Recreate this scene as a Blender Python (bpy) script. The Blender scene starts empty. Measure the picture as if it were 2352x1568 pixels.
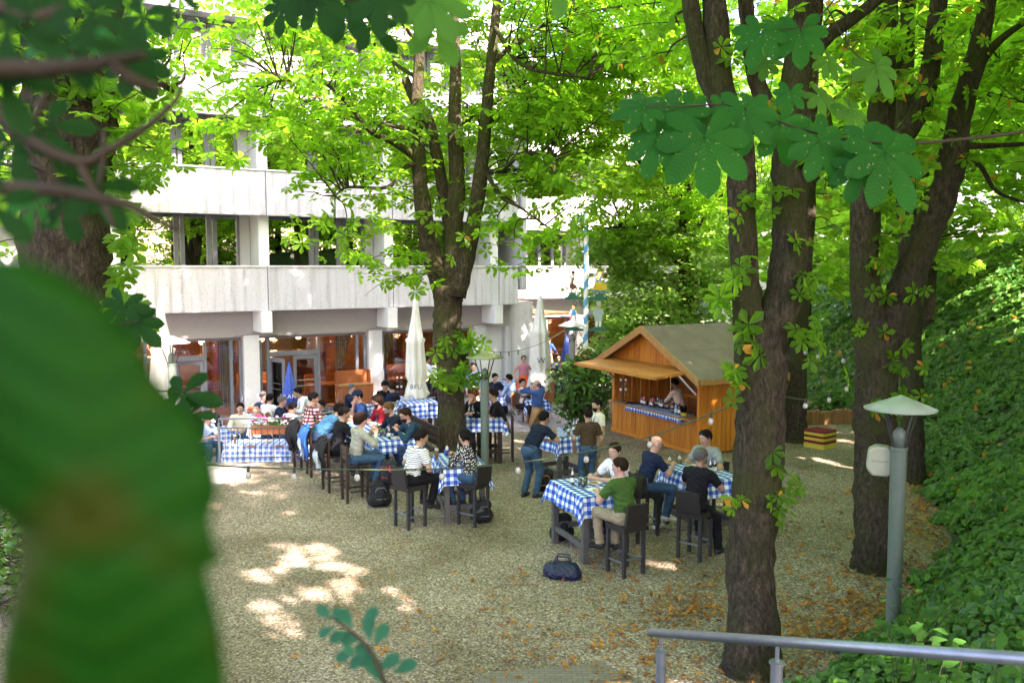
import bpy, math, random
import numpy as np
from math import radians as R, sin, cos, pi
from mathutils import Vector as V, Matrix
random.seed(7); rng = np.random.default_rng(11)
sc = bpy.context.scene
COL = sc.collection
# ------------------------------------------------------------------ camera, sky, sun, exposure
F = 2050.0                     # focal length in pixels of a 2352 px wide picture
CAMZ = 4.7
PITCH = math.atan(171.0/F)
cam_d = bpy.data.cameras.new('camera'); cam = bpy.data.objects.new('camera', cam_d); COL.objects.link(cam)
cam.location = (0, 0, CAMZ); cam.rotation_euler = (pi/2-PITCH, 0, 0)
cam_d.sensor_width = 36.0; cam_d.lens = 36.0*F/2352.0
cam_d.clip_start = 0.02; cam_d.clip_end = 2000
cam_d.dof.use_dof = True; cam_d.dof.focus_distance = 17.0; cam_d.dof.aperture_fstop = 5.6
sc.camera = cam
SUN_EL, SUN_AZ = R(43), R(-50)          # azimuth measured from +x towards +y: light comes from the right
SDIR = V((cos(SUN_EL)*cos(SUN_AZ), cos(SUN_EL)*sin(SUN_AZ), sin(SUN_EL)))   # towards the sun
w = bpy.data.worlds.new('World'); sc.world = w; w.use_nodes = True
nt = w.node_tree; bg = nt.nodes['Background']
sk = nt.nodes.new('ShaderNodeTexSky'); sk.sky_type = 'NISHITA'; sk.sun_disc = False
sk.sun_elevation = SUN_EL; sk.sun_rotation = pi/2-SUN_AZ
sk.dust_density = 3.0; sk.ozone_density = 1.0
nt.links.new(sk.outputs[0], bg.inputs[0]); bg.inputs[1].default_value = 0.15
sl = bpy.data.lights.new('sun', 'SUN'); sun = bpy.data.objects.new('sun', sl); COL.objects.link(sun)
sl.energy = 5.0; sl.angle = R(0.55); sl.color = (1, .94, .84)
sun.rotation_euler = SDIR.to_track_quat('Z', 'Y').to_euler(); sun.location = (20, 5, 30)
sc.view_settings.view_transform = 'Standard'; sc.view_settings.look = 'None'
sc.view_settings.exposure = 3.1; sc.view_settings.gamma = 1.0
sc.view_settings.use_white_balance = True; sc.view_settings.white_balance_temperature = 6800; sc.view_settings.white_balance_tint = 34
sc.cycles.use_denoising = True
sc.cycles.max_bounces = 8; sc.cycles.diffuse_bounces = 5; sc.cycles.glossy_bounces = 3
sc.cycles.transmission_bounces = 4; sc.cycles.transparent_max_bounces = 8
sc.cycles.caustics_reflective = False; sc.cycles.caustics_refractive = False

# ------------------------------------------------------------------ helpers
_cp, _sp = cos(PITCH), sin(PITCH)
def ray(u, v):
    x, y = (u-1176.0)/F, -(v-784.0)/F
    return V((x, _cp + y*_sp, -_sp + y*_cp))
def G(u, v, z=0.0):
    "the point at height z seen at (u, v) of the 2352 px photograph"
    d = ray(u, v); t = (z-CAMZ)/d.z
    return V((d.x*t, d.y*t, z))
def AT(u, v, y):
    "the point at distance y in front of the camera"
    d = ray(u, v); t = y/d.y
    return V((d.x*t, y, CAMZ + d.z*t))

class MB:
    def __init__(s): s.v = []; s.f = []; s.m = []; s.uv = None
    def add(s, vs, fs, mi=0):
        b = len(s.v); s.v += [tuple(p) for p in vs]
        for f in fs: s.f.append(tuple(i+b for i in f)); s.m.append(mi)
        return s
    def box(s, c, size, rz=0, mi=0, M=None, taper=1.0):
        hx, hy, hz = size[0]/2, size[1]/2, size[2]/2
        vs = []
        for z in (-1, 1):
            t = taper if z > 0 else 1
            for x, y in ((-1,-1),(1,-1),(1,1),(-1,1)): vs.append(V((x*hx*t, y*hy*t, z*hz)))
        Rm = M if M is not None else Matrix.Rotation(rz, 3, 'Z')
        vs = [Rm @ p + V(c) for p in vs]
        return s.add(vs, [(3,2,1,0),(4,5,6,7),(0,1,5,4),(1,2,6,5),(2,3,7,6),(3,0,4,7)], mi)
    def beam(s, a, b, w_, h_, mi=0, up=(0,0,1)):
        a, b = V(a), V(b); d = b-a; L = d.length; d.normalize()
        u = V(up); r = d.cross(u)
        if r.length < 1e-4: r = d.cross(V((1,0,0)))
        r.normalize(); u = r.cross(d)
        return s.box((a+b)/2, (w_, L, h_), mi=mi, M=Matrix((r, d, u)).transposed())
    def tube(s, pts, rad, n=8, mi=0, cap=True, jit=0.0, rnd=None):
        pts = [V(p) for p in pts]
        if not hasattr(rad, '__len__'): rad = [rad]*len(pts)
        d0 = (pts[1]-pts[0]).normalized()
        r = d0.cross(V((0,0,1)))
        if r.length < .05: r = d0.cross(V((0,1,0)))
        r.normalize(); vs = []; N = len(pts)
        for i, p in enumerate(pts):
            d = (pts[min(i+1,N-1)]-pts[max(i-1,0)])
            d = d.normalized() if d.length > 1e-9 else d0
            r = (r - d*r.dot(d)).normalized(); q = d.cross(r)
            for k in range(n):
                a = 2*pi*k/n; rr = rad[i]
                if jit: rr *= 1+rnd.uniform(-jit, jit)
                vs.append(p + r*cos(a)*rr + q*sin(a)*rr)
        fs = []
        for i in range(N-1):
            for k in range(n):
                fs.append((i*n+k, i*n+(k+1)%n, (i+1)*n+(k+1)%n, (i+1)*n+k))
        if cap: fs += [tuple(range(n-1,-1,-1)), tuple((N-1)*n+k for k in range(n))]
        return s.add(vs, fs, mi)
    def lathe(s, prof, n=16, c=(0,0,0), mi=0, sx=1, sy=1):
        vs = [];
        for r, z in prof:
            for k in range(n): vs.append((c[0]+r*cos(2*pi*k/n)*sx, c[1]+r*sin(2*pi*k/n)*sy, c[2]+z))
        fs = []
        for i in range(len(prof)-1):
            for k in range(n): fs.append((i*n+k, i*n+(k+1)%n, (i+1)*n+(k+1)%n, (i+1)*n+k))
        if prof[0][0] > 1e-4: fs.append(tuple(range(n-1,-1,-1)))
        if prof[-1][0] > 1e-4: fs.append(tuple((len(prof)-1)*n+k for k in range(n)))
        return s.add(vs, fs, mi)
    def poly(s, pts, mi=0): return s.add(pts, [tuple(range(len(pts)))], mi)
    def prism(s, pts, off, mi=0):
        off = V(off); n = len(pts); a = [V(p) for p in pts]; b = [p+off for p in a]
        return s.add(a+b, [tuple(range(n-1,-1,-1)), tuple(range(n,2*n))]+[(i,(i+1)%n,n+(i+1)%n,n+i) for i in range(n)], mi)
    def build(s, name, mats, parent=None, smooth=False, M=None):
        me = bpy.data.meshes.new(name); me.from_pydata(s.v, [], s.f)
        if not isinstance(mats, (list, tuple)): mats = [mats]
        for m in mats: me.materials.append(m)
        if len(mats) > 1: me.polygons.foreach_set('material_index', s.m)
        if smooth: me.polygons.foreach_set('use_smooth', [True]*len(s.f))
        if s.uv is not None:
            l = me.uv_layers.new(name='UVMap')
            vi = np.empty(len(me.loops), dtype=np.int32); me.loops.foreach_get('vertex_index', vi)
            l.data.foreach_set('uv', np.asarray(s.uv, dtype=np.float32)[vi].ravel())
        me.update()
        o = bpy.data.objects.new(name, me); COL.objects.link(o)
        if parent: o.parent = parent
        if M is not None: o.matrix_local = M
        return o
def np_obj(name, verts, faces, mats, parent=None, mi=None, smooth=False, n=4):
    "fast mesh from numpy arrays; faces (k, n)"
    me = bpy.data.meshes.new(name); verts = np.asarray(verts, np.float32); faces = np.asarray(faces, np.int32)
    me.vertices.add(len(verts)); me.vertices.foreach_set('co', verts.ravel())
    me.loops.add(faces.size); me.loops.foreach_set('vertex_index', faces.ravel())
    me.polygons.add(len(faces)); me.polygons.foreach_set('loop_start', np.arange(0, faces.size, n, dtype=np.int32))
    if not isinstance(mats, (list, tuple)): mats = [mats]
    for m in mats: me.materials.append(m)
    if mi is not None: me.polygons.foreach_set('material_index', np.asarray(mi, np.int32))
    me.polygons.foreach_set('use_smooth', np.full(len(faces), smooth))
    me.update(calc_edges=True); me.validate()
    o = bpy.data.objects.new(name, me); COL.objects.link(o)
    if parent: o.parent = parent
    return o
def tag(o, label=None, cat=None, group=None, kind=None):
    if label: o['label'] = label
    if cat: o['category'] = cat
    if group: o['group'] = group
    if kind: o['kind'] = kind
    return o
def thing(name, label, cat, loc=(0,0,0), rz=0, group=None):
    o = bpy.data.objects.new(name, None); COL.objects.link(o); o.empty_display_size = .2
    o.location = loc; o.rotation_euler = (0, 0, rz)
    return tag(o, label, cat, group)
def dup(root, loc=None, rz=None, label=None, group=None):
    r = root.copy(); COL.objects.link(r)
    if loc is not None: r.location = loc
    if rz is not None: r.rotation_euler = (0, 0, rz)
    if label: r['label'] = label
    if group: r['group'] = group
    for ch in list(root.children):
        c = ch.copy(); COL.objects.link(c); c.parent = r
        for g in ch.children:
            d = g.copy(); COL.objects.link(d); d.parent = c
    return r

# ------------------------------------------------------------------ materials
def lin(h):
    "sRGB hex to linear"
    c = [int(h[i:i+2], 16)/255 for i in (0, 2, 4)]
    return tuple(x/12.92 if x <= .04045 else ((x+.055)/1.055)**2.4 for x in c)
def node(nt_, t, **kw):
    n = nt_.nodes.new(t)
    for k, v_ in kw.items():
        if k.startswith('i_'): n.inputs[int(k[2:])].default_value = v_
        else: setattr(n, k, v_)
    return n
MATS = {}
def mat(name, col, rough=.6, metal=0.0, var=.18, scale=6.0, bump=0.0, bscale=40.0, spec=.4, stretch=None):
    if name in MATS: return MATS[name]
    m = bpy.data.materials.new(name); m.use_nodes = True; t = m.node_tree; L = t.links
    b = t.nodes['Principled BSDF']; b.inputs['Roughness'].default_value = rough; b.inputs['Metallic'].default_value = metal
    b.inputs['Specular IOR Level'].default_value = spec
    tc = node(t, 'ShaderNodeTexCoord'); src = tc.outputs['Object']
    if stretch:
        mp = node(t, 'ShaderNodeMapping'); mp.inputs['Scale'].default_value = stretch; L.new(src, mp.inputs[0]); src = mp.outputs[0]
    if var:
        n1 = node(t, 'ShaderNodeTexNoise'); n1.inputs['Scale'].default_value = scale; n1.inputs['Detail'].default_value = 4
        L.new(src, n1.inputs['Vector'])
        mx = node(t, 'ShaderNodeMix', data_type='RGBA'); L.new(n1.outputs[0], mx.inputs[0])
        mx.inputs[6].default_value = tuple(c*(1-var*1.6) for c in col)+(1,); mx.inputs[7].default_value = tuple(min(1, c*(1+var*1.6)) for c in col)+(1,)
        L.new(mx.outputs[2], b.inputs['Base Color'])
    else: b.inputs['Base Color'].default_value = tuple(col)+(1,)
    if bump:
        n2 = node(t, 'ShaderNodeTexNoise'); n2.inputs['Scale'].default_value = bscale; n2.inputs['Detail'].default_value = 3
        L.new(src, n2.inputs['Vector'])
        bp = node(t, 'ShaderNodeBump'); bp.inputs['Strength'].default_value = bump; bp.inputs['Distance'].default_value = .02
        L.new(n2.outputs[0], bp.inputs['Height']); L.new(bp.outputs[0], b.inputs['Normal'])
    MATS[name] = m; return m
def ramp(t, stops):
    r = node(t, 'ShaderNodeValToRGB'); e = r.color_ramp.elements
    e[0].position, e[0].color = stops[0][0], stops[0][1]+(1,); e[1].position, e[1].color = stops[-1][0], stops[-1][1]+(1,)
    for p, c in stops[1:-1]:
        k = e.new(p); k.color = c+(1,)
    return r
def newmat(name):
    m = bpy.data.materials.new(name); m.use_nodes = True; MATS[name] = m
    return m, m.node_tree, m.node_tree.links, m.node_tree.nodes['Principled BSDF']
def leafmat(name, c1, c2, tcol, tr=.45, rough=.45, tfac=1.0):
    m, t, L, b = newmat(name)
    g = node(t, 'ShaderNodeNewGeometry')
    r = ramp(t, [(0, c1), (.55, tuple((a+b_)/2 for a, b_ in zip(c1, c2))), (1, c2)]); L.new(g.outputs['Random Per Island'], r.inputs[0])
    L.new(r.outputs[0], b.inputs['Base Color']); b.inputs['Roughness'].default_value = rough; b.inputs['Specular IOR Level'].default_value = .3
    tl = node(t, 'ShaderNodeBsdfTranslucent')
    r2 = ramp(t, [(0, tuple(x*.7 for x in tcol)), (1, tcol)]); L.new(g.outputs['Random Per Island'], r2.inputs[0]); L.new(r2.outputs[0], tl.inputs[0])
    mx = node(t, 'ShaderNodeMixShader'); mx.inputs[0].default_value = tr
    L.new(b.outputs[0], mx.inputs[1]); L.new(tl.outputs[0], mx.inputs[2]); L.new(mx.outputs[0], t.nodes['Material Output'].inputs[0])
    return m
def emis(name, col, st):
    m, t, L, b = newmat(name); b.inputs['Base Color'].default_value = tuple(col)+(1,)
    b.inputs['Emission Color'].default_value = tuple(col)+(1,); b.inputs['Emission Strength'].default_value = st; return m
def glassmat(name, col=(1,1,1), rough=0.0, tint=.75, refl=.25):
    "thin pane: reflection over a clear, slightly tinted transparency"
    m, t, L, b = newmat(name)
    gl = node(t, 'ShaderNodeBsdfGlossy'); gl.inputs['Roughness'].default_value = rough; gl.inputs[0].default_value = (1,1,1,1)
    tr = node(t, 'ShaderNodeBsdfTransparent'); tr.inputs[0].default_value = tuple(c*tint for c in col)+(1,)
    fr = node(t, 'ShaderNodeFresnel'); fr.inputs[0].default_value = 1.5
    ad = node(t, 'ShaderNodeMath', operation='ADD'); ad.use_clamp = True; L.new(fr.outputs[0], ad.inputs[0]); ad.inputs[1].default_value = refl
    mx = node(t, 'ShaderNodeMixShader'); L.new(ad.outputs[0], mx.inputs[0]); L.new(tr.outputs[0], mx.inputs[1]); L.new(gl.outputs[0], mx.inputs[2])
    L.new(mx.outputs[0], t.nodes['Material Output'].inputs[0]); return m

m_conc = mat('grey_render', (.50,.49,.505), .85, var=.06, scale=2.5)
m_white = mat('white_paint', (.76,.76,.78), .6, var=.04)
m_frame = mat('window_frame_grey', (.17,.18,.21), .45, var=.05)
m_steel = mat('galvanised_steel', (.24,.26,.29), .42, metal=.8, var=.14, scale=14)
m_lampgreen = mat('lamp_post_paint', (.115,.150,.120), .45, var=.10, scale=9)
m_black = mat('black_fabric', (.012,.012,.014), .85, var=.3, bump=.2, bscale=90)
m_bars = mat('railing_bars', (.07,.075,.08), .5, metal=.3, var=.1)
m_dark = mat('dark_metal', (.03,.03,.032), .5)
m_wicker = mat('dark_wicker', (.018,.014,.012), .6, var=.5, scale=60, bump=.5, bscale=120)
m_brown = mat('brown_stained_wood', (.032,.018,.012), .55, var=.3, scale=10, bump=.15)
m_tablewood = mat('grey_table_wood', (.085,.08,.075), .7, var=.25, scale=12)
m_ceram = mat('white_ceramic', (.82,.82,.80), .25, var=0)
m_skin = mat('skin', (.56,.32,.22), .5, var=.08)
# ------------------------------------------------------------------ ground, terrace, gravel, hillside
TZ = -0.40        # the terrace lies a step below the gravel yard
def gravel_mat():
    m, t, L, b = newmat('gravel'); tc = node(t, 'ShaderNodeTexCoord'); O = tc.outputs['Object']
    vo = node(t, 'ShaderNodeTexVoronoi'); vo.inputs['Scale'].default_value = 38; L.new(O, vo.inputs['Vector'])
    vo2 = node(t, 'ShaderNodeTexVoronoi'); vo2.inputs['Scale'].default_value = 17; L.new(O, vo2.inputs['Vector'])
    r1 = ramp(t, [(0, (.085,.064,.045)), (.35, (.225,.180,.135)), (.7, (.345,.288,.225)), (1, (.60,.53,.44))])
    L.new(vo.outputs['Color'], r1.inputs[0])
    n = node(t, 'ShaderNodeTexNoise'); n.inputs['Scale'].default_value = .55; n.inputs['Detail'].default_value = 7; L.new(O, n.inputs['Vector'])
    r2 = ramp(t, [(.30, (.62,.60,.50)), (.5, (.95,.93,.86)), (.7, (1.12,1.1,1.05))]); L.new(n.outputs[0], r2.inputs[0])
    mu = node(t, 'ShaderNodeMix', data_type='RGBA', blend_type='MULTIPLY'); mu.inputs[0].default_value = 1; L.new(r1.outputs[0], mu.inputs[6]); L.new(r2.outputs[0], mu.inputs[7])
    # moss between the stones
    n3 = node(t, 'ShaderNodeTexNoise'); n3.inputs['Scale'].default_value = .32; n3.inputs['Detail'].default_value = 9; n3.inputs['Roughness'].default_value = .7; L.new(O, n3.inputs['Vector'])
    r3 = ramp(t, [(.52, (0,0,0)), (.74, (.45,.45,.45))]); L.new(n3.outputs[0], r3.inputs[0])
    mg = node(t, 'ShaderNodeMix', data_type='RGBA'); L.new(r3.outputs[0], mg.inputs[0]); L.new(mu.outputs[2], mg.inputs[6]); mg.inputs[7].default_value = (.14,.135,.06,1)
    # small dark debris
    n4 = node(t, 'ShaderNodeTexNoise'); n4.inputs['Scale'].default_value = 9; n4.inputs['Detail'].default_value = 6; n4.inputs['Roughness'].default_value = .8; L.new(O, n4.inputs['Vector'])
    r4 = ramp(t, [(.60, (1,1,1)), (.70, (.42,.36,.28))]); L.new(n4.outputs[0], r4.inputs[0])
    m4 = node(t, 'ShaderNodeMix', data_type='RGBA', blend_type='MULTIPLY'); m4.inputs[0].default_value = 1; L.new(mg.outputs[2], m4.inputs[6]); L.new(r4.outputs[0], m4.inputs[7])
    L.new(m4.outputs[2], b.inputs['Base Color']); b.inputs['Roughness'].default_value = .9; b.inputs['Specular IOR Level'].default_value = .15
    ad = node(t, 'ShaderNodeMath', operation='ADD'); L.new(vo.outputs['Distance'], ad.inputs[0]); L.new(vo2.outputs['Distance'], ad.inputs[1])
    bp = node(t, 'ShaderNodeBump'); bp.inputs['Strength'].default_value = .9; bp.inputs['Distance'].default_value = .03; bp.invert = True
    L.new(ad.outputs[0], bp.inputs['Height']); L.new(bp.outputs[0], b.inputs['Normal']); return m
m_gravel = gravel_mat()
def paving_mat(name, c1, c2, mortar, sx=2.2):
    m, t, L, b = newmat(name); tc = node(t, 'ShaderNodeTexCoord')
    br = node(t, 'ShaderNodeTexBrick'); br.inputs['Scale'].default_value = sx; L.new(tc.outputs['Object'], br.inputs[0])
    br.inputs['Color1'].default_value = c1+(1,); br.inputs['Color2'].default_value = c2+(1,); br.inputs['Mortar'].default_value = mortar+(1,); br.inputs['Mortar Size'].default_value = .015
    L.new(br.outputs[0], b.inputs['Base Color']); b.inputs['Roughness'].default_value = .8; return m
m_pave = paving_mat('terrace_paving', (.30,.26,.27), (.36,.31,.31), (.16,.14,.14))
m_path = paving_mat('brick_path', (.15,.13,.10), (.20,.17,.13), (.07,.065,.05), 4)
m_soil = mat('soil', (.035,.06,.018), .95, var=.4, scale=3, bump=.5, bscale=12)

tag(MB().poly([(-400,-400,TZ-.06),(400,-400,TZ-.06),(400,700,TZ-.06),(-400,700,TZ-.06)]).build('ground', mat('meadow', (.10,.12,.04), .95, var=.4, scale=.3)), kind='structure')
tag(MB().prism([(-26,20,TZ-.05),(14,20,TZ-.05),(14,52,TZ-.05),(-26,52,TZ-.05)], (0,0,.05)).build('terrace', m_pave), kind='structure')
# gravel yard: a raised polygon, its far edge runs along the railing
rail_a, rail_b, rail_c = G(505,1064), G(671,1062), G(1000,1000)
edge = [rail_a+V((-9,1.6,0)), rail_a+V((0,.12,0)), rail_b+V((.05,.12,0)), rail_c+V((-.1,.15,0)), G(1075,1000), G(1160,992), G(1330,985), G(1390,930), G(1500,850), V((13,40,0)), V((24,42,0)), V((30,10,0)), V((20,-14,0)), V((-30,-14,0)), V((-34,10,0))]
edge = [V((p.x,p.y,-.44)) for p in edge]
tag(MB().prism(edge[::-1], (0,0,.44)).build('gravel_yard', m_gravel), kind='structure')
tag(MB().poly([G(*p, .004) for p in ((1110,1546),(1380,1520),(1470,1560),(1480,1600),(1050,1600))][::-1]).build('brick_path', m_path), kind='structure')
tag(MB().poly([G(*p, .004) for p in ((330,1096),(505,1066),(590,1064),(560,1085),(480,1125),(300,1150))][::-1]).build('concrete_path', mat('worn_concrete', (.27,.265,.235), .85, var=.12, scale=3)), kind='structure')
# ivy bank: toe line, then up
TOE = [V((-30,5)), V((-9,6.2)), V((-5,7.2)), V((-1,7.4)), V((1.6,8.2)), G(1880,1568).xy, G(2010,1475).xy, G(2085,1420).xy, G(2140,1330).xy, G(2185,1245).xy, G(2160,1180).xy, G(2120,1120).xy, G(2040,1000).xy, G(1965,968).xy, G(1850,948).xy, V((10.6,31)), V((11,36)), V((16,60)), V((20,90))]
TOE = [V((p[0],p[1])) for p in TOE]
def toe_dist(X, Y):
    "signed distance from the toe line; positive on the bank side"
    best = np.full(X.shape, 1e9); sign = np.ones(X.shape)
    for a, b in zip(TOE[:-1], TOE[1:]):
        d = b-a; l2 = d.length_squared
        t = np.clip(((X-a.x)*d.x+(Y-a.y)*d.y)/l2, 0, 1)
        px, py = X-(a.x+t*d.x), Y-(a.y+t*d.y); dist = np.hypot(px, py)
        cr = d.x*(Y-a.y)-d.y*(X-a.x)
        k = dist < best-1e-9; best = np.where(k, dist, best); sign = np.where(k, np.where(cr < 0, 1, -1), sign)
    return best*sign
def hill_z(X, Y):
    X = np.asarray(X, float); Y = np.asarray(Y, float)
    d = toe_dist(X, Y); s = np.clip((Y-5)/6, 0, 1); s = s*s*(3-2*s)
    slope = .42 + .36*s; cap = 3.0 + 2.6*s
    z = np.where(d > 0, d*slope, d*.5)
    z = np.where(z > cap-1, cap-1+np.tanh((z-cap+1)/1.0)*1.0 + .06*np.maximum(d-8, 0), z)
    n = .14*np.sin(X*1.7+.6*Y)*np.sin(Y*1.3-.5*X)+.08*np.sin(X*4.1)*np.cos(Y*3.7)
    return z + n*np.clip(d, 0, 1) - .03
def hill():
    xs = np.concatenate([np.arange(-32, -2, 1.0), np.arange(-2, 22, .4), np.arange(22, 70, 3.0)])
    ys = np.concatenate([np.arange(-20, 2, 1.0), np.arange(2, 34, .4), np.arange(34, 110, 3.0)])
    X, Y = np.meshgrid(xs, ys); Z = hill_z(X, Y); nx, ny = len(xs), len(ys)
    Z = np.maximum(Z, -.6)
    idx = np.arange(nx*ny).reshape(ny, nx)
    f = np.stack([idx[:-1,:-1], idx[:-1,1:], idx[1:,1:], idx[1:,:-1]], -1).reshape(-1, 4)
    d = toe_dist(X, Y).ravel(); keep = (d[f] > -1.0).any(1)
    o = np_obj('hillside', np.stack([X.ravel(), Y.ravel(), Z.ravel()], 1), f[keep], m_soil, smooth=True)
    tag(o, kind='structure')
hill()
# ------------------------------------------------------------------ hotel building
def ribbed_mat():
    m, t, L, b = newmat('ribbed_concrete'); tc = node(t, 'ShaderNodeTexCoord'); O = tc.outputs['Object']
    mp = node(t, 'ShaderNodeMapping'); mp.inputs['Scale'].default_value = (1, 1, .06); L.new(O, mp.inputs[0])
    n = node(t, 'ShaderNodeTexNoise'); n.inputs['Scale'].default_value = 5; n.inputs['Detail'].default_value = 6; L.new(mp.outputs[0], n.inputs['Vector'])
    r = ramp(t, [(.30, (.40,.395,.42)), (.46, (.57,.565,.605)), (.7, (.64,.635,.68))]); L.new(n.outputs[0], r.inputs[0])
    v = node(t, 'ShaderNodeTexNoise'); v.inputs['Scale'].default_value = 26; v.inputs['Detail'].default_value = 4; L.new(O, v.inputs['Vector'])
    r2 = ramp(t, [(.58, (1,1,1)), (.74, (.45,.43,.42))]); L.new(v.outputs[0], r2.inputs[0])
    mu = node(t, 'ShaderNodeMix', data_type='RGBA', blend_type='MULTIPLY'); mu.inputs[0].default_value = 1
    L.new(r.outputs[0], mu.inputs[6]); L.new(r2.outputs[0], mu.inputs[7]); L.new(mu.outputs[2], b.inputs['Base Color'])
    bp = node(t, 'ShaderNodeBump'); bp.inputs['Strength'].default_value = .6; bp.inputs['Distance'].default_value = .02
    L.new(v.outputs[0], bp.inputs['Height']); L.new(bp.outputs[0], b.inputs['Normal'])
    b.inputs['Roughness'].default_value = .9; return m
m_rib = ribbed_mat()
m_pane = glassmat('window_glass', (.80,.95,.85), 0, .5, .50)
m_pane2 = glassmat('restaurant_glass', (1,1,1), 0, .85, .06)
def curtain_mat(name, col):
    m, t, L, b = newmat(name); tc = node(t, 'ShaderNodeTexCoord')
    wv = node(t, 'ShaderNodeTexWave'); wv.inputs['Scale'].default_value = 4.5; wv.inputs['Distortion'].default_value = 3; wv.inputs['Detail Scale'].default_value = .4
    mp = node(t, 'ShaderNodeMapping'); mp.inputs['Scale'].default_value = (1, 0, .05); L.new(tc.outputs['Object'], mp.inputs[0]); L.new(mp.outputs[0], wv.inputs[0])
    r = ramp(t, [(0, tuple(c*.4 for c in col)), (1, col)]); L.new(wv.outputs[0], r.inputs[0]); L.new(r.outputs[0], b.inputs['Base Color']); b.inputs['Roughness'].default_value = .9
    return m
m_net = curtain_mat('net_curtain', (.19,.21,.19)); m_drape = curtain_mat('drape', (.55,.40,.27))
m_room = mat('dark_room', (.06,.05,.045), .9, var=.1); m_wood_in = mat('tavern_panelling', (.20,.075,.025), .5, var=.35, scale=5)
m_warmwall = mat('tavern_wall', (.45,.27,.11), .8, var=.25)
m_floor_in = mat('tavern_floor', (.16,.07,.03), .4, var=.25)
m_globe = emis('lamp_globe', (1,.62,.25), 5)
fa = V((-11.95, 27.05, 0)); fdir = V((.848, .530, 0)); BAY = 4.5
STOREY = 3.12; PB, PT = 3.26, 4.70      # first balustrade bottom and top
hotel = thing('hotel_building', 'white concrete hotel with ribbed balconies and a restaurant on its ground floor', 'building', fa, math.atan2(fdir.y, fdir.x))
# local frame: x along the facade, y into the building (positive), z up
def panel(x0, x1, z0, z1, y0=0.0, y1=0.0, rib=.24):
    "ribbed balustrade from (x0, y0) to (x1, y1)"
    m = MB(); a, b = V((x0, y0, 0)), V((x1, y1, 0)); d = (b-a); L_ = d.length; d.normalize(); n = V((d.y, -d.x, 0))
    m.prism([a+V((0,0,z0)), b+V((0,0,z0)), b-n*.14+V((0,0,z0)), a-n*.14+V((0,0,z0))][::-1], (0,0,z1-z0))
    k = max(2, int(L_/rib)); rr = random.Random(int(x0*31+z0*7))
    cuts = [0]
    while cuts[-1] < L_-.12: cuts.append(cuts[-1]+rr.choice((.11,.14,.18,.24)))
    for i in range(len(cuts)-1):
        if i % 2: continue
        s0, s1 = cuts[i]+.012, min(cuts[i+1]-.012, L_-.005); h = rr.uniform(.010,.018)
        p, q = a+d*s0, a+d*s1
        m.prism([p+V((0,0,z0+.03)), q+V((0,0,z0+.03)), q+n*h+V((0,0,z0+.03)), p+n*h+V((0,0,z0+.03))], (0,0,z1-z0-.06))
    m.build('balustrade_panel', m_rib, hotel)
    c = MB(); c.prism([a+n*.05+V((0,0,z1+.002)), b+n*.05+V((0,0,z1+.002)), b-n*.18+V((0,0,z1+.002)), a-n*.18+V((0,0,z1+.002))][::-1], (0,0,.045)).build('coping', m_white, hotel)
def window(x0, x1, z0, z1, y, splits, curtain=None, glass=None, fw=.09):
    "frame with mullions, one pane, a curtain behind"
    f = MB(); g = glass or m_pane
    for zc in (z0+fw/2, z1-fw/2): f.box(((x0+x1)/2, y, zc), (x1-x0, .10, fw))
    xs = [x0+fw/2] + [x0+(x1-x0)*s for s in splits] + [x1-fw/2]
    for x in xs: f.box((x, y, (z0+z1)/2), (fw*1.5 if x0 < x-fw and x < x1-fw else fw, .12, z1-z0-2*fw-.004))
    fr = f.build('window', m_frame, hotel)
    MB().box(((x0+x1)/2, y+.03, (z0+z1)/2), (x1-x0-2*fw, .012, z1-z0-2*fw)).build('pane', g, fr)
    if curtain:
        m = MB(); n = int((curtain[1]-curtain[0])*22); vs = []
        for i in range(n+1):
            x = curtain[0]+(curtain[1]-curtain[0])*i/n; yy = y+.22+.035*sin(i*1.9)+.01*sin(i*.7)
            vs += [(x, yy, z0+.02), (x, yy, z1-.03)]
        m.add(vs, [(2*i, 2*i+2, 2*i+3, 2*i+1) for i in range(n)]).build('curtain', m_net, fr, smooth=True)
NB = 3; W0 = -4.6
END = 14.35
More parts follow.
